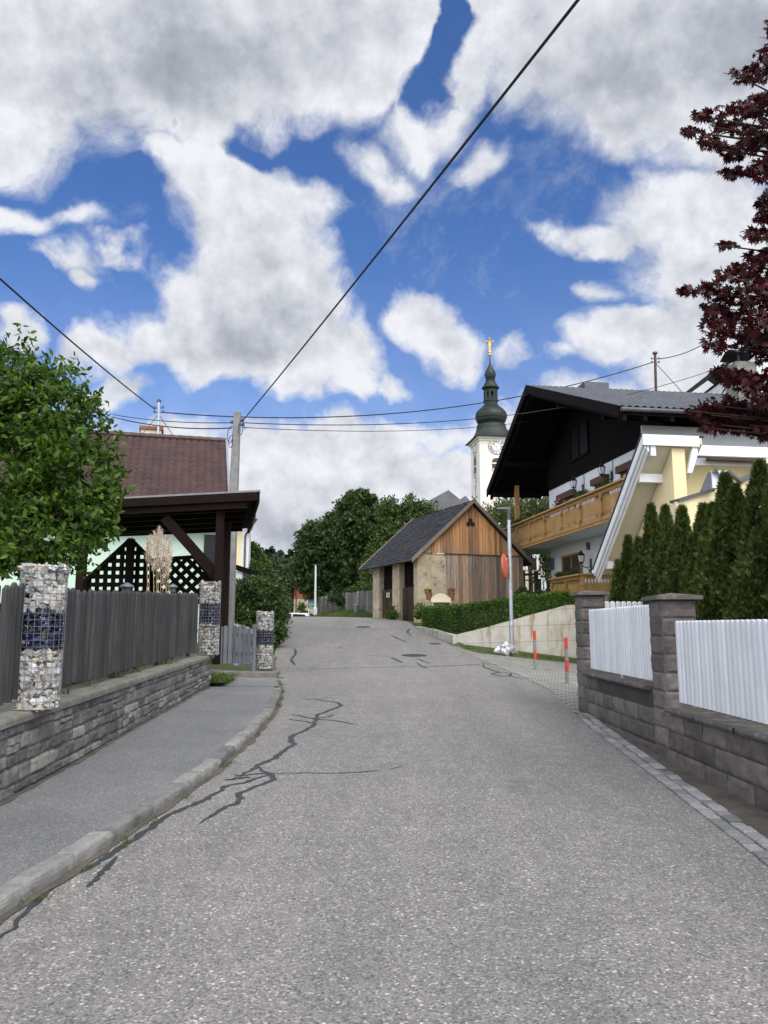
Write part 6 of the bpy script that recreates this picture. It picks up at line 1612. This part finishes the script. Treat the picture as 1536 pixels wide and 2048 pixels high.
# car
def car(px, py_roof, Y):
    c = P(px, py_roof, Y); zb = c.z - 1.5; t = thing('parked_car', (c.x, Y, zb), 'white car with only its roof and windows showing over the crest', 'car')
    L2 = 2.1; W = .86
    pr = [(-L2, .35), (-L2, .75), (-L2 + .15, .92), (-1.2, 1.0), (-.55, 1.42), (.1, 1.5), (1.1, 1.45), (1.85, 1.02), (L2, .9), (L2, .35)]
    mb = MB(); m = len(pr)
    secs = [(-1, .86), (-.97, .97), (-.5, 1), (.5, 1), (.97, .97), (1, .86)]
    dv = V(.93, -.36, 0).normalized(); nv = V(.36, .93, 0).normalized(); o = V(c.x, Y, zb)
    b = len(mb.v)
    for (s_, k) in secs:
        for (x, z) in pr:
            tum = 1 - .20 * max(0, (z - .95) / .55); mb.v.append(tuple(o + dv * x * (k if z > .5 else k) + nv * s_ * W * tum + Z3 * z))
    for j in range(len(secs) - 1):
        for i in range(m): i2 = (i + 1) % m; mb.f.append((b + j * m + i, b + j * m + i2, b + (j + 1) * m + i2, b + (j + 1) * m + i))
    mb.f.append(tuple(b + i for i in range(m))); mb.f.append(tuple(b + (len(secs) - 1) * m + i for i in range(m - 1, -1, -1)))
    body = mb.build('body', M['car_paint'], t, smooth=False, bevel=.04)
    for pts in ([(-1.05, 1.06), (-.55, 1.38), (-.05, 1.42), (-.05, 1.06)], [(.05, 1.06), (.05, 1.42), (.95, 1.38), (1.45, 1.08)]):
        w = [o + dv * x - nv * (W * (1 - .20 * max(0, (z - .95) / .55)) + .012) + Z3 * z for x, z in pts]; MB().prism(w, nv * .004).build('side_window', M['dark_glass'], t)
    for (x0, z0, x1, z1) in ((-1.15, 1.04, -.60, 1.40), (1.78, 1.09, 1.2, 1.43)):
        q = [o + dv * (x0 + (-.02 if x0 < 0 else .02)) - nv * .68 + Z3 * (z0 + .02), o + dv * (x0 + (-.02 if x0 < 0 else .02)) + nv * .68 + Z3 * (z0 + .02), o + dv * (x1 + (-.02 if x0 < 0 else .02)) + nv * .58 + Z3 * (z1 + .02), o + dv * (x1 + (-.02 if x0 < 0 else .02)) - nv * .58 + Z3 * (z1 + .02)]
        MB().prism(q, Z3 * .005).build('windscreen', M['dark_glass'], t)
    for x in (-1.35, 1.3):
        for s_ in (-1, 1):
            w = MB(); cc = o + dv * x + nv * s_ * (W - .06) + Z3 * .32; w.tube([cc - nv * .1, cc + nv * .1], .32, 20); wo = w.build('wheel', M['rubber'], t)
            MB().tube([cc - nv * .11, cc + nv * .11], .19, 12).build('rim', M['steel'], wo)
    for s_ in (-.6, .6): q = o + dv * (L2 + .0) + nv * s_ + Z3 * .75; MB().obox(q - nv * .13, nv * .26, dv * .03, Z3 * .12).build('headlight', M['white_trim'], t)
car(594, 1226, 56)
# old board fence along the bank
t = thing('board_fence', (-1.5, 48, 2.4), 'old grey vertical board fence along the grass bank beside the barn', 'fence')
mb = MB(); rr = random.Random(31)
a = P(746, 1226, 40.8); b_ = P(664, 1222, 50); c = P(633, 1222, 60)
za, zb_, zc_ = P(746, 1181, 40.8).z, P(664, 1190, 50).z, P(633, 1196, 60).z
for (p, q, z0, z1) in ((a, b_, za, zb_), (b_, c, zb_, zc_)):
    L = (q - p).length; k = 0; d = (q - p).normalized(); nn = V(-d.y, d.x, 0).normalized()
    while k < L:
        w = rr.uniform(.13, .22); x = p + d * k; h = (z0 + (z1 - z0) * k / L) + rr.uniform(-.06, .06) - .1 * (rr.random() < .1)
        mb.obox(V(x.x, x.y, x.z - .4) + nn * rr.uniform(-.015, .015), d * (w - .012) * 1, nn * .03, Z3 * (h - x.z + .4) + d * rr.uniform(-.02, .02)); k += w
mb.build('boards', M['old_fence'], t)
for (p, q, z0, z1) in ((a, b_, za, zb_), (b_, c, zb_, zc_)):
    L = (q - p).length; d = (q - p).normalized(); k = .4
    while k < L: x = p + d * k; MB().box(x.x - .1, x.x + .1, x.y - .22, x.y - .04, x.z - .5, z0 + (z1 - z0) * k / L + .03).build('post', M['coping'], t); k += 2.6
q = P(713, 1228, 42.5); cn_ = MB(); cn_.lathe(q.x, q.y, [(.14, q.z), (.17, q.z + .5), (.12, q.z + .55)], 14)
tag(cn_.build('barrel', M['stone_lamp'], loc=q[:]), 'small pale blue barrel standing against the old board fence', 'barrel')
# pergola sticks behind hedge
t = thing('pergola', P(1065, 1200, 40)[:], 'weathered timber pergola posts beside the barn under the chalet balcony', 'pergola')
a = P(1048, 1200, 40); b_ = P(1074, 1200, 40); z1 = P(1048, 1140, 40).z
MB().obox((a.x - .1, 40, 1.9), (.2, 0, 0), (0, .2, 0), (0, 0, z1 - 1.9)).build('post', M['brown_timber'], t); MB().obox((b_.x - .1, 40, 1.9), (.2, 0, 0), (0, .2, 0), (0, 0, z1 - 1.95)).build('post', M['brown_timber'], t)
MB().beam((a.x - .3, 40.1, z1 - .25), (b_.x + .2, 40.1, z1 - .2), .06, .12).beam((a.x - .3, 40.1, z1 - .5), (b_.x + .2, 40.1, z1 - .55), .05, .06).build('crossbar', M['brown_timber'], t)
# garden lamps tops behind left fence
for px, lab in ((254, 'rounded blue-grey garden lamp cap above the picket fence, nearer the bush'), (346, 'rounded blue-grey garden lamp cap above the picket fence, right of the pampas grass')):
    q = P(px, 1176, 11.5 if px < 300 else 14.3); r = .085 if px < 300 else .07; t = thing('garden_lamp', (q.x, q.y, 1.0), lab, 'garden lamp', 'garden lamps behind the left fence')
    MB().lathe(q.x, q.y, [(.03, .9), (.03, q.z - .1), (r * .8, q.z - .08), (r * .8, q.z)], 14).build('stem', M['dark_steel'], t)
    MB().lathe(q.x, q.y, [(r * 1.1, q.z), (r * 1.25, q.z + .02), (r * 1.0, q.z + .045), (r * .45, q.z + .065), (r * .2, q.z + .08)], 18).build('cap', M['stone_lamp'], t, smooth=True)

# ------------------------------------------------------------------ VEGETATION
def leafy(name, label, cat, base, ells, ncl, per, sig, size, tmpl, mat, seed, r0, group=None, shell=.5, bark='bark', nb=.5, up=.3, ntip=14, extra=None, bz=None):
    rs = np.random.RandomState(seed); t = thing(name, tuple(base), label, cat, group)
    pp, dd, cs = clump_points(rs, ells, ncl, per, sig, shell)
    if extra is not None: pp = np.vstack([pp, extra]); dd = np.vstack([dd, np.zeros_like(extra)])
    ndir = dd + np.array([0, 0, up])
    leaves('crown', pp, rs.uniform(size * .7, size * 1.25, len(pp)), tmpl, M[mat], t, rs, ndir, nb)
    if r0:
        tips = [cs[i][:3] for i in rs.choice(len(cs), min(ntip, len(cs)), replace=False)]
        branches(base, tips, r0, rs).build('trunk', M[bark], t, smooth=True)
    return t
# near bush tree on the left
YB1 = 9.6
def E(px, py, Y, rx, rz, ry=None): q = P(px, py, Y); k = Y / F; return (q.x, q.y, q.z, rx * k, (ry or rx) * k, rz * k)
ells = [E(-60, 960, YB1, 250, 215, 200), E(90, 830, YB1, 110, 120, 100), E(150, 950, YB1, 95, 120), E(60, 1060, YB1 - .3, 180, 95, 120), E(-20, 760, YB1, 110, 90), E(190, 1010, YB1 - .2, 45, 75), E(-140, 800, YB1, 160, 170)]
rs = np.random.RandomState(5); ex = []
for (x0, y0, x1, y1, n) in ((30, 800, 40, 655, 60), (50, 780, 62, 665, 40), (95, 800, 100, 700, 45), (135, 830, 142, 715, 45), (165, 860, 172, 755, 40), (190, 870, 215, 820, 35), (200, 930, 238, 862, 40), (0, 760, 12, 665, 40), (215, 960, 250, 935, 25), (190, 1080, 225, 1040, 25), (80, 810, 88, 710, 40)):
    a, b_ = P(x0, y0, YB1), P(x1, y1, YB1)
    for k in range(n): u = rs.rand(); q = a.lerp(b_, u); r = .09 * (1.15 - u); ex.append([q.x + rs.normal() * r, q.y + rs.normal() * r, q.z + rs.normal() * .03])
leafy('garden_tree', 'bright green bushy tree behind the picket fence at the left edge', 'tree', (-5.2, 9.8, .9), ells, 1300, 24, .15, .098, T_OVAL, 'leaf_bush', 12, .09, shell=.5, nb=.4, up=.5, ntip=40, extra=np.array(ex))
# red maple on the right
YM = 5.6
pads = [  # px, py, rx, ry bearings of the leaf tiers
    (1580, 60, 60, 40), (1560, 120, 60, 35), (1500, 150, 45, 20), (1540, 215, 60, 35), (1480, 218, 50, 18), (1415, 232, 35, 12), (1385, 262, 28, 10), (1460, 255, 45, 20), (1530, 280, 60, 30), (1470, 300, 40, 22), (1475, 345, 35, 14), (1420, 285, 26, 18), (1530, 340, 40, 25),
    (1560, 400, 50, 26), (1535, 430, 30, 18), (1520, 470, 40, 16), (1455, 490, 30, 9), (1540, 520, 60, 28), (1475, 545, 45, 22), (1530, 580, 70, 40), (1430, 580, 40, 16), (1375, 582, 30, 10), (1455, 620, 60, 28), (1540, 650, 60, 40), (1440, 655, 35, 22), (1430, 690, 28, 16), (1500, 680, 40, 25),
    (1490, 760, 60, 22), (1450, 745, 30, 14), (1550, 780, 60, 50), (1450, 810, 55, 20), (1400, 822, 35, 10), (1480, 850, 60, 20), (1530, 850, 50, 30), (1425, 855, 35, 12), (1550, 700, 50, 40), (1470, 830, 80, 25),
    (1650, 150, 90, 100), (1640, 350, 90, 100), (1650, 550, 100, 100), (1660, 750, 110, 110), (1720, 400, 120, 330), (1580, 320, 50, 60), (1580, 500, 50, 60), (1590, 620, 60, 70), (1590, 210, 50, 60)]
rs = np.random.RandomState(8); pts = []
for (px, py, rx, ry) in pads:
    area = rx * ry; n = int(area / 10) if px < 1600 else int(area / 22)
    yy_ = YM + rs.uniform(-.35, .35)
    for k in range(max(n, 8)):
        d = rs.normal(size=3); d = d / np.linalg.norm(d) * rs.rand() ** .4
        q = P(px + d[0] * rx, py + d[1] * ry + .0006 * (d[0] * rx) ** 2, yy_ + d[2] * rx / F * YM * .8); pts.append(q[:])
pts = np.array(pts); t = thing('red_maple', (4.35, 5.7, .7), 'dark red Japanese maple hanging into the right edge of the view', 'tree')
leaves('crown', pts, rs.uniform(.062, .105, len(pts)), T_MAPLE, M['leaf_maple'], t, rs, np.tile([0, -.3, .8], (len(pts), 1)), .55, np.tile([-.6, 0, -.8], (len(pts), 1)), .9)
mb = MB(); base = V(4.35, 5.7, .6)
mb.tube([base, V(4.3, 5.7, 2), V(4.15, 5.65, 3.4), V(3.95, 5.7, 5.2)], [.11, .09, .07, .03], 9)
for i, (px, py, rx, ry) in enumerate(pads[:37]):
    q = P(px - rx * .6, py, YM); s0 = V(4.3, 5.7, 2).lerp(V(3.95, 5.7, 5.2), min(1, max(0, (q.z - 2.4) / 3.2))); mb.tube([s0, s0.lerp(q, .5) + Z3 * .12, q], [.022, .012, .004], 5)
mb.build('trunk', M['maple_bark'], t, smooth=True)

# thuja row
def thuja_mesh(seed, h, r):
    rs = np.random.RandomState(seed); n = 16000; u = rs.rand(n) ** .8
    nc = 6; ci = rs.choice(nc, n, p=[.5] + [.1] * 5)
    ca = rs.uniform(0, 6.28, nc); co = np.where(np.arange(nc) == 0, 0, rs.uniform(.45, .75, nc) * r); chh = np.where(np.arange(nc) == 0, 1, rs.uniform(.45, .9, nc)); crr = np.where(np.arange(nc) == 0, .85, rs.uniform(.45, .6, nc))
    z = h * u * .985 * chh[ci]
    rad_ = crr[ci] * r * np.where(u < .12, .75 + u * 2.1, (1 - ((u - .12) / .88) ** 1.25)) + .012
    a = rs.uniform(0, 2 * np.pi, n)
    ridge = 1 + .18 * np.sin(a * 5 + z * 1.3 + seed) + .16 * np.sin(a * 7 - z * 4.1 + seed * 2) + .16 * np.sin(z * (7 + seed % 3) + a * 2 + seed)
    rr_ = rad_ * ridge * rs.uniform(.55, 1.05, n) ** .6
    sh = 1 - .55 * (z / h); pos = np.stack([rr_ * np.cos(a) + co[ci] * np.cos(ca[ci]) * sh, rr_ * np.sin(a) + co[ci] * np.sin(ca[ci]) * sh, z], 1)
    nor = np.stack([-np.sin(a), np.cos(a), np.zeros(n)], 1) * np.sign(rs.normal(size=(n, 1))) + .3 * np.stack([np.cos(a), np.sin(a), np.zeros(n)], 1)
    adir = np.stack([np.cos(a) * .45, np.sin(a) * .45, np.ones(n)], 1)
    return pos, nor, adir, rs.uniform(.05, .105, n), rs
THM = []
for sd_, h, r in ((1, 1.0, 1.0), (2, 1.0, 1.0), (3, 1.0, 1.0)): THM.append(sd_)
TH = [(1255, 1060, 14.6), (1301, 1005, 13.9), (1329, 996, 13.2), (1363, 1012, 12.3), (1405, 996, 11.5), (1450, 945, 10.8), (1469, 955, 10.3), (1518, 920, 9.8), (1560, 900, 9.2), (1620, 870, 8.5), (1700, 840, 7.9)]
labs = ['smallest slim thuja at the far left end of the row by the lower balcony', 'second thuja from the left end of the row with a slim pointed tip', 'third thuja from the left under the annex overhang', 'thuja with a thin needle-like leading shoot before the cream column', 'thuja standing below the left end of the grey wall coping', 'tall thuja in front of the white wall motif, left one of the close pair', 'tall thuja in front of the white wall motif, right one of the close pair', 'tall dark thuja near the right edge of the photo', 'dark thuja cut by the right edge of the photo', 'thuja just beyond the right edge, farther', 'thuja just beyond the right edge, nearest']
for i, (px, py, Y) in enumerate(TH):
    q = P(px, py, Y); zb_ = .62 if Y < 12.6 else drive(q.x, Y); zb_ = min(zb_, .62)
    h = q.z - zb_; pos, nor, adir, sz, rs = thuja_mesh(i + 1, h * (.97 + .03 * (i % 2)), .60 + .05 * (i % 3) + (.08 if i > 4 else 0))
    t = thing('thuja', (q.x, Y, zb_), labs[i], 'thuja', 'thuja row behind the white fence')
    leaves('foliage', pos + np.array([q.x, Y, zb_]), sz, T_SPRAY, M['leaf_thuja'], t, rs, nor, 1.2, adir, 1.6)
    mb = MB(); mb.tube([(q.x, Y, zb_ - .05), (q.x, Y, zb_ + h * .5), (q.x, Y, zb_ + h * .93)], [.05, .03, .006], 7); mb.build('trunk', M['bark'], t)

# clipped hedge above the retaining wall
rs = np.random.RandomState(21)
path = [(V(1.95, 31.4, 1.5), .82), (V(2.25, 28.6, 1.4), .88), (V(2.68, 26.2, 1.27), 1.0), (V(3.3, 25.4, 1.4), .95), (V(4.4, 25.35, 1.75), .78), (V(5.7, 25.35, 2.1), .55), (V(6.35, 25.4, 2.2), .35)]
pos = []; nor = []
for (a, ha), (b_, hb) in zip(path, path[1:]):
    d = (b_ - a).normalized(); a = a - d * .3; b_ = b_ + d * .3; L = (b_ - a).length; nn = V(-d.y, d.x, 0).normalized(); n = int(L * 3600)
    for k in range(n):
        u = rs.rand(); q = a.lerp(b_, u); h = ha + (hb - ha) * u; w = .38
        f = rs.randint(0, 5); wob = 1 + .10 * math.sin(q.x * 5 + q.y * 4) 
        if f < 2: v_ = rs.uniform(-w, w); z = h * (1 + .04 * math.sin(q.x * 7 + q.y * 6)) - abs(rs.normal()) * .06; nv = (0, 0, 1)
        else: s_ = 1 if f == 2 else -1; v_ = s_ * (w - abs(rs.normal()) * .06) * wob; z = rs.rand() * h; nv = tuple(nn * s_)
        pos.append(tuple(q + nn * v_ + V(0, 0, z + .03))); nor.append(nv)
pos = np.array(pos) + rs.normal(size=(len(pos), 3)) * .025
t = thing('clipped_hedge', (2.6, 26, 1.3), 'low clipped green hedge on the retaining wall in front of the barn', 'hedge')
leaves('foliage', pos, rs.uniform(.045, .085, len(pos)), T_OVAL, M['leaf_hedge'], t, rs, np.array(nor), .8)
mb = MB()
for (a, ha), (b_, hb) in zip(path, path[1:]): mb.beam(a + Z3 * ha * .45, b_ + Z3 * hb * .45, .5, .8 * min(ha, hb))
mb.build('woody_core', M['bark'], t)

# laurel hedge left behind the gate
rs = np.random.RandomState(22); ells = []
for (px, py, Y, rx, rz) in ((500, 1205, 25, 42, 52), (530, 1215, 25, 45, 62), (545, 1205, 27, 34, 50), (520, 1190, 28, 50, 38), (558, 1215, 31, 24, 45), (566, 1215, 35, 16, 40), (478, 1190, 27, 30, 34), (545, 1260, 24.4, 26, 34), (520, 1265, 24.2, 30, 32)): ells.append(E(px, py, Y, rx, rz))
leafy('laurel_hedge', 'tall dark laurel hedge at the left road edge behind the last gabion', 'hedge', (-3.9, 26, 1.0), ells, 520, 34, .17, .12, T_OVAL, 'leaf_laurel', 23, .05, shell=.6, nb=.6, up=.4, bark='bark')

# chestnuts and other mid-distance trees
leafy('chestnut_tree', 'dark chestnut tree, the lower left one of the mass behind the board fence', 'tree', (P(655, 1230, 60).x, 60, 1.5), [E(650, 1110, 60, 52, 62), E(625, 1080, 60, 30, 36), E(665, 1160, 59, 50, 50), E(615, 1120, 60, 24, 40), E(630, 1165, 60, 34, 40), E(670, 1060, 61, 30, 35)], 520, 50, .55, .34, T_MAPLE, 'leaf_chestnut', 31, .3, 'trees behind the board fence', .5, nb=.7)
leafy('chestnut_tree', 'tallest rounded chestnut tree in the middle behind the board fence', 'tree', (P(725, 1230, 58).x, 58, 1.5), [E(722, 1040, 58, 52, 56), E(715, 1005, 58, 30, 26), E(750, 1080, 57, 50, 60), E(700, 1100, 58, 44, 70), E(730, 1160, 57, 60, 50), E(775, 1120, 56, 40, 60)], 680, 50, .55, .34, T_MAPLE, 'leaf_chestnut', 32, .35, 'trees behind the board fence', .5, nb=.7)
leafy('orchard_tree', 'looser light green tree rising behind the barn roof', 'tree', (P(800, 1230, 54).x, 54, 1.8), [E(800, 1050, 54, 55, 50), E(780, 1020, 54, 26, 28), E(825, 1020, 54, 30, 30), E(850, 1040, 54, 30, 40), E(800, 1110, 53, 70, 60), E(770, 1150, 50, 50, 45)], 520, 40, .45, .22, T_OVAL, 'leaf_light', 33, .25, 'trees behind the board fence', .4, nb=.4)
for (px, py, lab, sd_) in ((693, 1195, 'green bush at the foot of the chestnuts behind the board fence', 1), (730, 1180, 'pale green bush leaning over the board fence beside the barn', 2)):
    leafy('garden_bush', lab, 'bush', P(px, 1215, 47)[:], [E(px, py, 47, 38, 16), E(px + 15, py + 5, 47, 30, 14)], 60, 26, .25, .18, T_OVAL, 'leaf_light' if sd_ == 2 else 'leaf_far', 40 + sd_, 0, 'bushes by the old board fence')
leafy('willow', 'drooping pale willow between the barn gable and the chalet', 'tree', (P(1060, 1180, 44).x, 44, 2.0), [E(1040, 1010, 44, 66, 40), E(1085, 1020, 44, 40, 50), E(1000, 1015, 46, 34, 34), E(1060, 1060, 43, 60, 40), E(1090, 1110, 44, 24, 50)], 10, 5, .3, .1, T_OVAL, 'leaf_willow', 51, .2)
rs = np.random.RandomState(52); pp = []
for k in range(420):
    e = [E(1035, 1005, 44, 70, 34), E(1085, 1015, 44, 38, 45), E(1000, 1010, 46, 30, 30), E(1060, 1045, 43, 60, 40), E(1095, 1100, 44, 20, 40)][rs.choice(5, p=[.3, .25, .1, .2, .15])]
    d = rs.normal(size=3); d /= np.linalg.norm(d); c = np.array(e[:3]) + d * np.array([e[3], e[4], e[5]]) * rs.uniform(.4, 1); L = rs.uniform(.6, 1.7)
    for j in range(30): pp.append([c[0] + rs.normal() * .05, c[1] + rs.normal() * .05, c[2] - L * j / 30])
pp = np.array(pp); wl = [o for o in COL.objects if o.name.startswith('willow')][0]
leaves('hanging_twigs', pp, rs.uniform(.12, .2, len(pp)), T_OVAL, M['leaf_willow'], wl, rs, None, 0, np.tile([0, 0, -1.0], (len(pp), 1)), 1.5)
leafy('rose_bush', 'dark round bush behind the clipped hedge below the pergola', 'bush', P(1062, 1195, 33)[:], [E(1062, 1185, 33, 32, 22), E(1045, 1192, 33, 20, 18), E(1082, 1192, 33, 18, 18)], 90, 24, .13, .10, T_OVAL, 'leaf_laurel', 53, 0, shell=.5)
for px, py, Y, lab in ((783, 1226, 35.6, 'weedy green shrub against the middle stone pillar of the barn'), (836, 1222, 32.6, 'green shrub at the front corner of the barn beside the hedge'), (606, 1222, 66, 'small round shrub before the brick house beside the sign')):
    leafy('small_shrub', lab, 'shrub', P(px, py + 10, Y)[:], [E(px, py, Y, 12, 17), E(px + 3, py + 8, Y, 10, 10)], 40, 24, .12 * Y / 34, .09 * Y / 34, T_OVAL, 'leaf_hedge', px, 0, 'small shrubs along the road')
for i, (px, py, Y, rx, rz, lab) in enumerate(((490, 1112, 50, 26, 26, 'light green tree behind the shed and utility pole'), (535, 1150, 70, 30, 22, 'mid green tree top above the laurel hedge'), (575, 1145, 90, 30, 22, 'darker tree top left of the chestnuts, above the red roof'), (510, 1148, 45, 26, 16, 'green bush over the roof of the small shed'))):
    leafy('distant_tree', lab, 'tree', P(px, 1200, Y)[:], [E(px, py, Y, rx, rz), E(px + 10, py + 15, Y, rx * 1.1, rz), E(px - 12, py + 25, Y, rx, rz)], 320, 36, .011 * Y, .0052 * Y, T_OVAL, 'leaf_light' if i in (0, 3) else 'leaf_far', 60 + i, .15, 'far trees above the laurel hedge')
# forest on the far hill: one mass
rs = np.random.RandomState(70); pp = []; mb = MB(); sz = []
for k in range(520):
    y = rs.uniform(150, 330); x = rs.uniform(-150, 25); z0 = terrain(x, y); h = rs.uniform(8, 14) * (1.0)
    n = 60
    u = rs.rand(n) ** .8; r = h * .20 * (1 - u) + .2; a = rs.uniform(0, 6.28, n)
    pp.append(np.stack([x + r * np.cos(a), y + r * np.sin(a), z0 + h * (.12 + .88 * u)], 1)); sz.append(np.full(n, h * .17) * (1.2 - .6 * u))
pp = np.vstack(pp); sz = np.concatenate(sz)
fo = leaves('forest', pp, sz, T_TUFT, M['leaf_conifer'], None, rs, np.tile([0, 0, 1.0], (len(pp), 1)), .5); tag(fo, 'dark conifer forest on the far hillside', 'forest', kind='stuff')
conif = [(571, 1112, 135), (583, 1104, 130), (592, 1107, 128), (560, 1125, 140), (600, 1110, 132)]
for i, (px, py, Y) in enumerate(conif):
    q = P(px, py, Y); zb_ = terrain(q.x, Y); h = q.z - zb_; n = 1500; u = rs.rand(n) ** .8; r = (h * .11 * (1 - u) + .15) * rs.uniform(.4, 1.1, n); a = rs.uniform(0, 6.28, n)
    t = thing('spruce', (q.x, Y, zb_), ['tall dark spruce, leftmost but one on the hill edge', 'tall dark spruce, middle of the hill edge', 'dark spruce beside the chestnut outline', 'lowest dark spruce, leftmost on the hill edge', 'dark spruce half hidden behind the chestnut'][i], 'spruce', 'spruces on the far hill')
    leaves('crown', np.stack([q.x + r * np.cos(a), Y + r * np.sin(a), zb_ + h * (.15 + .85 * u)], 1), rs.uniform(.4, .9, n), T_TUFT, M['leaf_conifer'], t, rs)
    MB().tube([(q.x, Y, zb_ - .3), (q.x, Y, zb_ + h * .95)], [.25, .03], 6).build('trunk', M['bark'], t)
# pampas grass
q = P(320, 1254, 12.8); t = thing('pampas_grass', (q.x, 12.8, 1.0), 'dry pampas grass with tall pink-beige plumes behind the picket fence', 'pampas grass')
rs = np.random.RandomState(81); st = MB(); pl = []; pdir = []
for (px, pyt, pyb, w) in ((296, 1072, 1120, 5), (301, 1068, 1125, 6), (309, 1062, 1140, 9), (318, 1052, 1110, 9), (323, 1058, 1135, 10), (333, 1070, 1150, 11), (340, 1075, 1130, 8), (328, 1085, 1165, 11), (314, 1080, 1135, 8), (337, 1090, 1150, 9)):
    Y = 12.8 + rs.uniform(-.25, .25); top = P(px, pyt, Y); bot = P(px - 2, pyb, Y); foot = P(315 + (px - 318) * .8, 1240, Y); foot.z = .9
    st.tube([foot, foot.lerp(bot, .6) + V(rs.normal() * .03, 0, 0), bot, top], [.009, .008, .006, .003], 5)
    for k in range(420):
        u = rs.rand(); c = bot.lerp(top, u); r = .78 * w / F * Y * math.sin(min(1, (u * .95 + .08)) * 3.14) ** .7 * .9; a = rs.uniform(0, 6.28); rr_ = r * rs.rand() ** .5
        pl.append([c.x + rr_ * math.cos(a), c.y + rr_ * math.sin(a), c.z - .03]); pdir.append([math.cos(a) * .5, math.sin(a) * .5, 1.2])
leaves('plumes', np.array(pl), rs.uniform(.035, .075, len(pl)), (T_BLADE[0] * np.array([1, 1.0, 1]), T_BLADE[1]), M['plume'], t, rs, None, 0, np.array(pdir), 3.0); st.build('stalks', M['straw'], t)
# dry grass / low garden plants behind the fence
rs = np.random.RandomState(82); n = 2600; yy_ = rs.uniform(8.2, 16, n); xx = np.array([WX(v) for v in yy_]) - rs.uniform(.85, 2.2, n); zz = np.array([coptop(v) - .05 for v in yy_]) + rs.uniform(.0, .85, n)
o = leaves('dry_garden_grass', np.stack([xx, yy_, zz], 1), rs.uniform(.25, .5, n), (T_BLADE[0] * np.array([1, .4, 1]), T_BLADE[1]), M['straw'], None, rs, None, 0, np.tile([0, 0, 1.0], (n, 1)), .9, loc=(-4, 12, 1)); tag(o, 'tangled dry grass in the garden behind the picket fence', 'grass', kind='stuff')
n = 5200; yy_ = rs.uniform(7.5, 16, n); xx = np.array([WX(v) for v in yy_]) - rs.uniform(.35, 2.2, n); zz = np.array([coptop(v) for v in yy_]) + rs.uniform(.0, .95, n)
o = leaves('garden_plants', np.stack([xx, yy_, zz], 1), rs.uniform(.05, .1, n), T_OVAL, M['leaf_grass'], None, rs, loc=(-4, 12, 1)); tag(o, 'mixed low green plants in the garden behind the picket fence', 'plants', kind='stuff')
# grass tufts
def tufts(name, pts, per, hgt, spread, seed, label):
    rs = np.random.RandomState(seed); pp = []
    for (x, y, z) in pts:
        for k in range(per): pp.append([x + rs.normal() * spread, y + rs.normal() * spread, z])
    pp = np.array(pp); o = leaves(name, pp, rs.uniform(hgt * .5, hgt * 1.2, len(pp)), (T_BLADE[0] * np.array([1, 1.1, 1]), T_BLADE[1]), M['leaf_grass'], None, rs, None, 0, np.tile([0, 0, 1.0], (len(pp), 1)), 1.3, loc=tuple(pp[0])); tag(o, label, 'grass', kind='stuff')
pts = []
rnd = random.Random(9)
for (px, py, n) in ((555, 1412, 8), (548, 1418, 6), (560, 1400, 6), (565, 1385, 5), (455, 1533, 5), (535, 1440, 4), (510, 1470, 3), (380, 1600, 2), (250, 1690, 3), (300, 1650, 2), (180, 1735, 2), (90, 1795, 2), (40, 1820, 2), (560, 1358, 4), (562, 1370, 4)):
    g_ = ground_hit(px, py)
    for k in range(n): pts.append((g_.x + rnd.uniform(-.05, .05), g_.y + rnd.uniform(-.12, .12), g_.z + .01))
tufts('kerb_weeds', pts, 12, .055, .03, 91, 'small green weeds growing along the left kerb')
pts = [(x, y, prof(y) + .1) for x, y in [(rnd.uniform(-3.95, -3.0), rnd.uniform(15.5, 16.9)) for _ in range(160)]]; pts = [p for p in pts if p[0] < -3.05 - (p[1] - 15.5) * .1]
tufts('grass_patch', pts, 14, .10, .06, 92, 'patch of green grass at the end of the stone wall by the step')
ob = MB().grid(lambda a, b: (-4.0 + .85 * a, 15.5 + 1.4 * b, prof(15.5 + 1.4 * b) + .10), 3, 4).build('grass_bed', M['grass_ground']); tag(ob, kind='structure')
pts = [(x, y, drive(x, y) + .06) for x, y in [(rnd.uniform(2.4, 6.6), rnd.uniform(23.6, 24.7)) for _ in range(420)]]; tufts('verge_grass', pts, 8, .08, .07, 93, 'strip of grass along the foot of the retaining wall')
pts = [(re_(y) + rnd.uniform(.1, 3.0), y, 0) for y in [rnd.uniform(39.5, 52) for _ in range(1500)]]; pts = [(x, y, terrain(x, y)) for x, y, _ in pts]; tufts('bank_grass', pts, 7, .16, .12, 94, 'grass bank between the road crest and the old board fence')
pts = [(le(y) - rnd.uniform(.05, .5), y, 0) for y in [rnd.uniform(21, 36) for _ in range(200)]]; pts = [(x, y, terrain(x, y)) for x, y, _ in pts]; tufts('hedge_foot_grass', pts, 8, .14, .08, 95, 'grass at the foot of the laurel hedge by the road')
pts = [(WX(y) - rnd.uniform(.12, .2), y, coptop(y)) for y in (10.2, 10.25, 11.0, 12.6, 12.7, 12.75, 13.0, 8.3, 9.0)]; tufts('wall_top_weeds', pts, 8, .16, .05, 96, 'blades of grass hanging over the stone wall coping')
pts = [(3.0 + rnd.uniform(-.05, .05), y, prof(y) + .01) for y in (11.5, 11.6, 11.7, 8.6, 7.1, 11.9)]; tufts('gutter_weeds', pts, 7, .05, .05, 97, 'few small weeds in the dirt strip by the block wall')
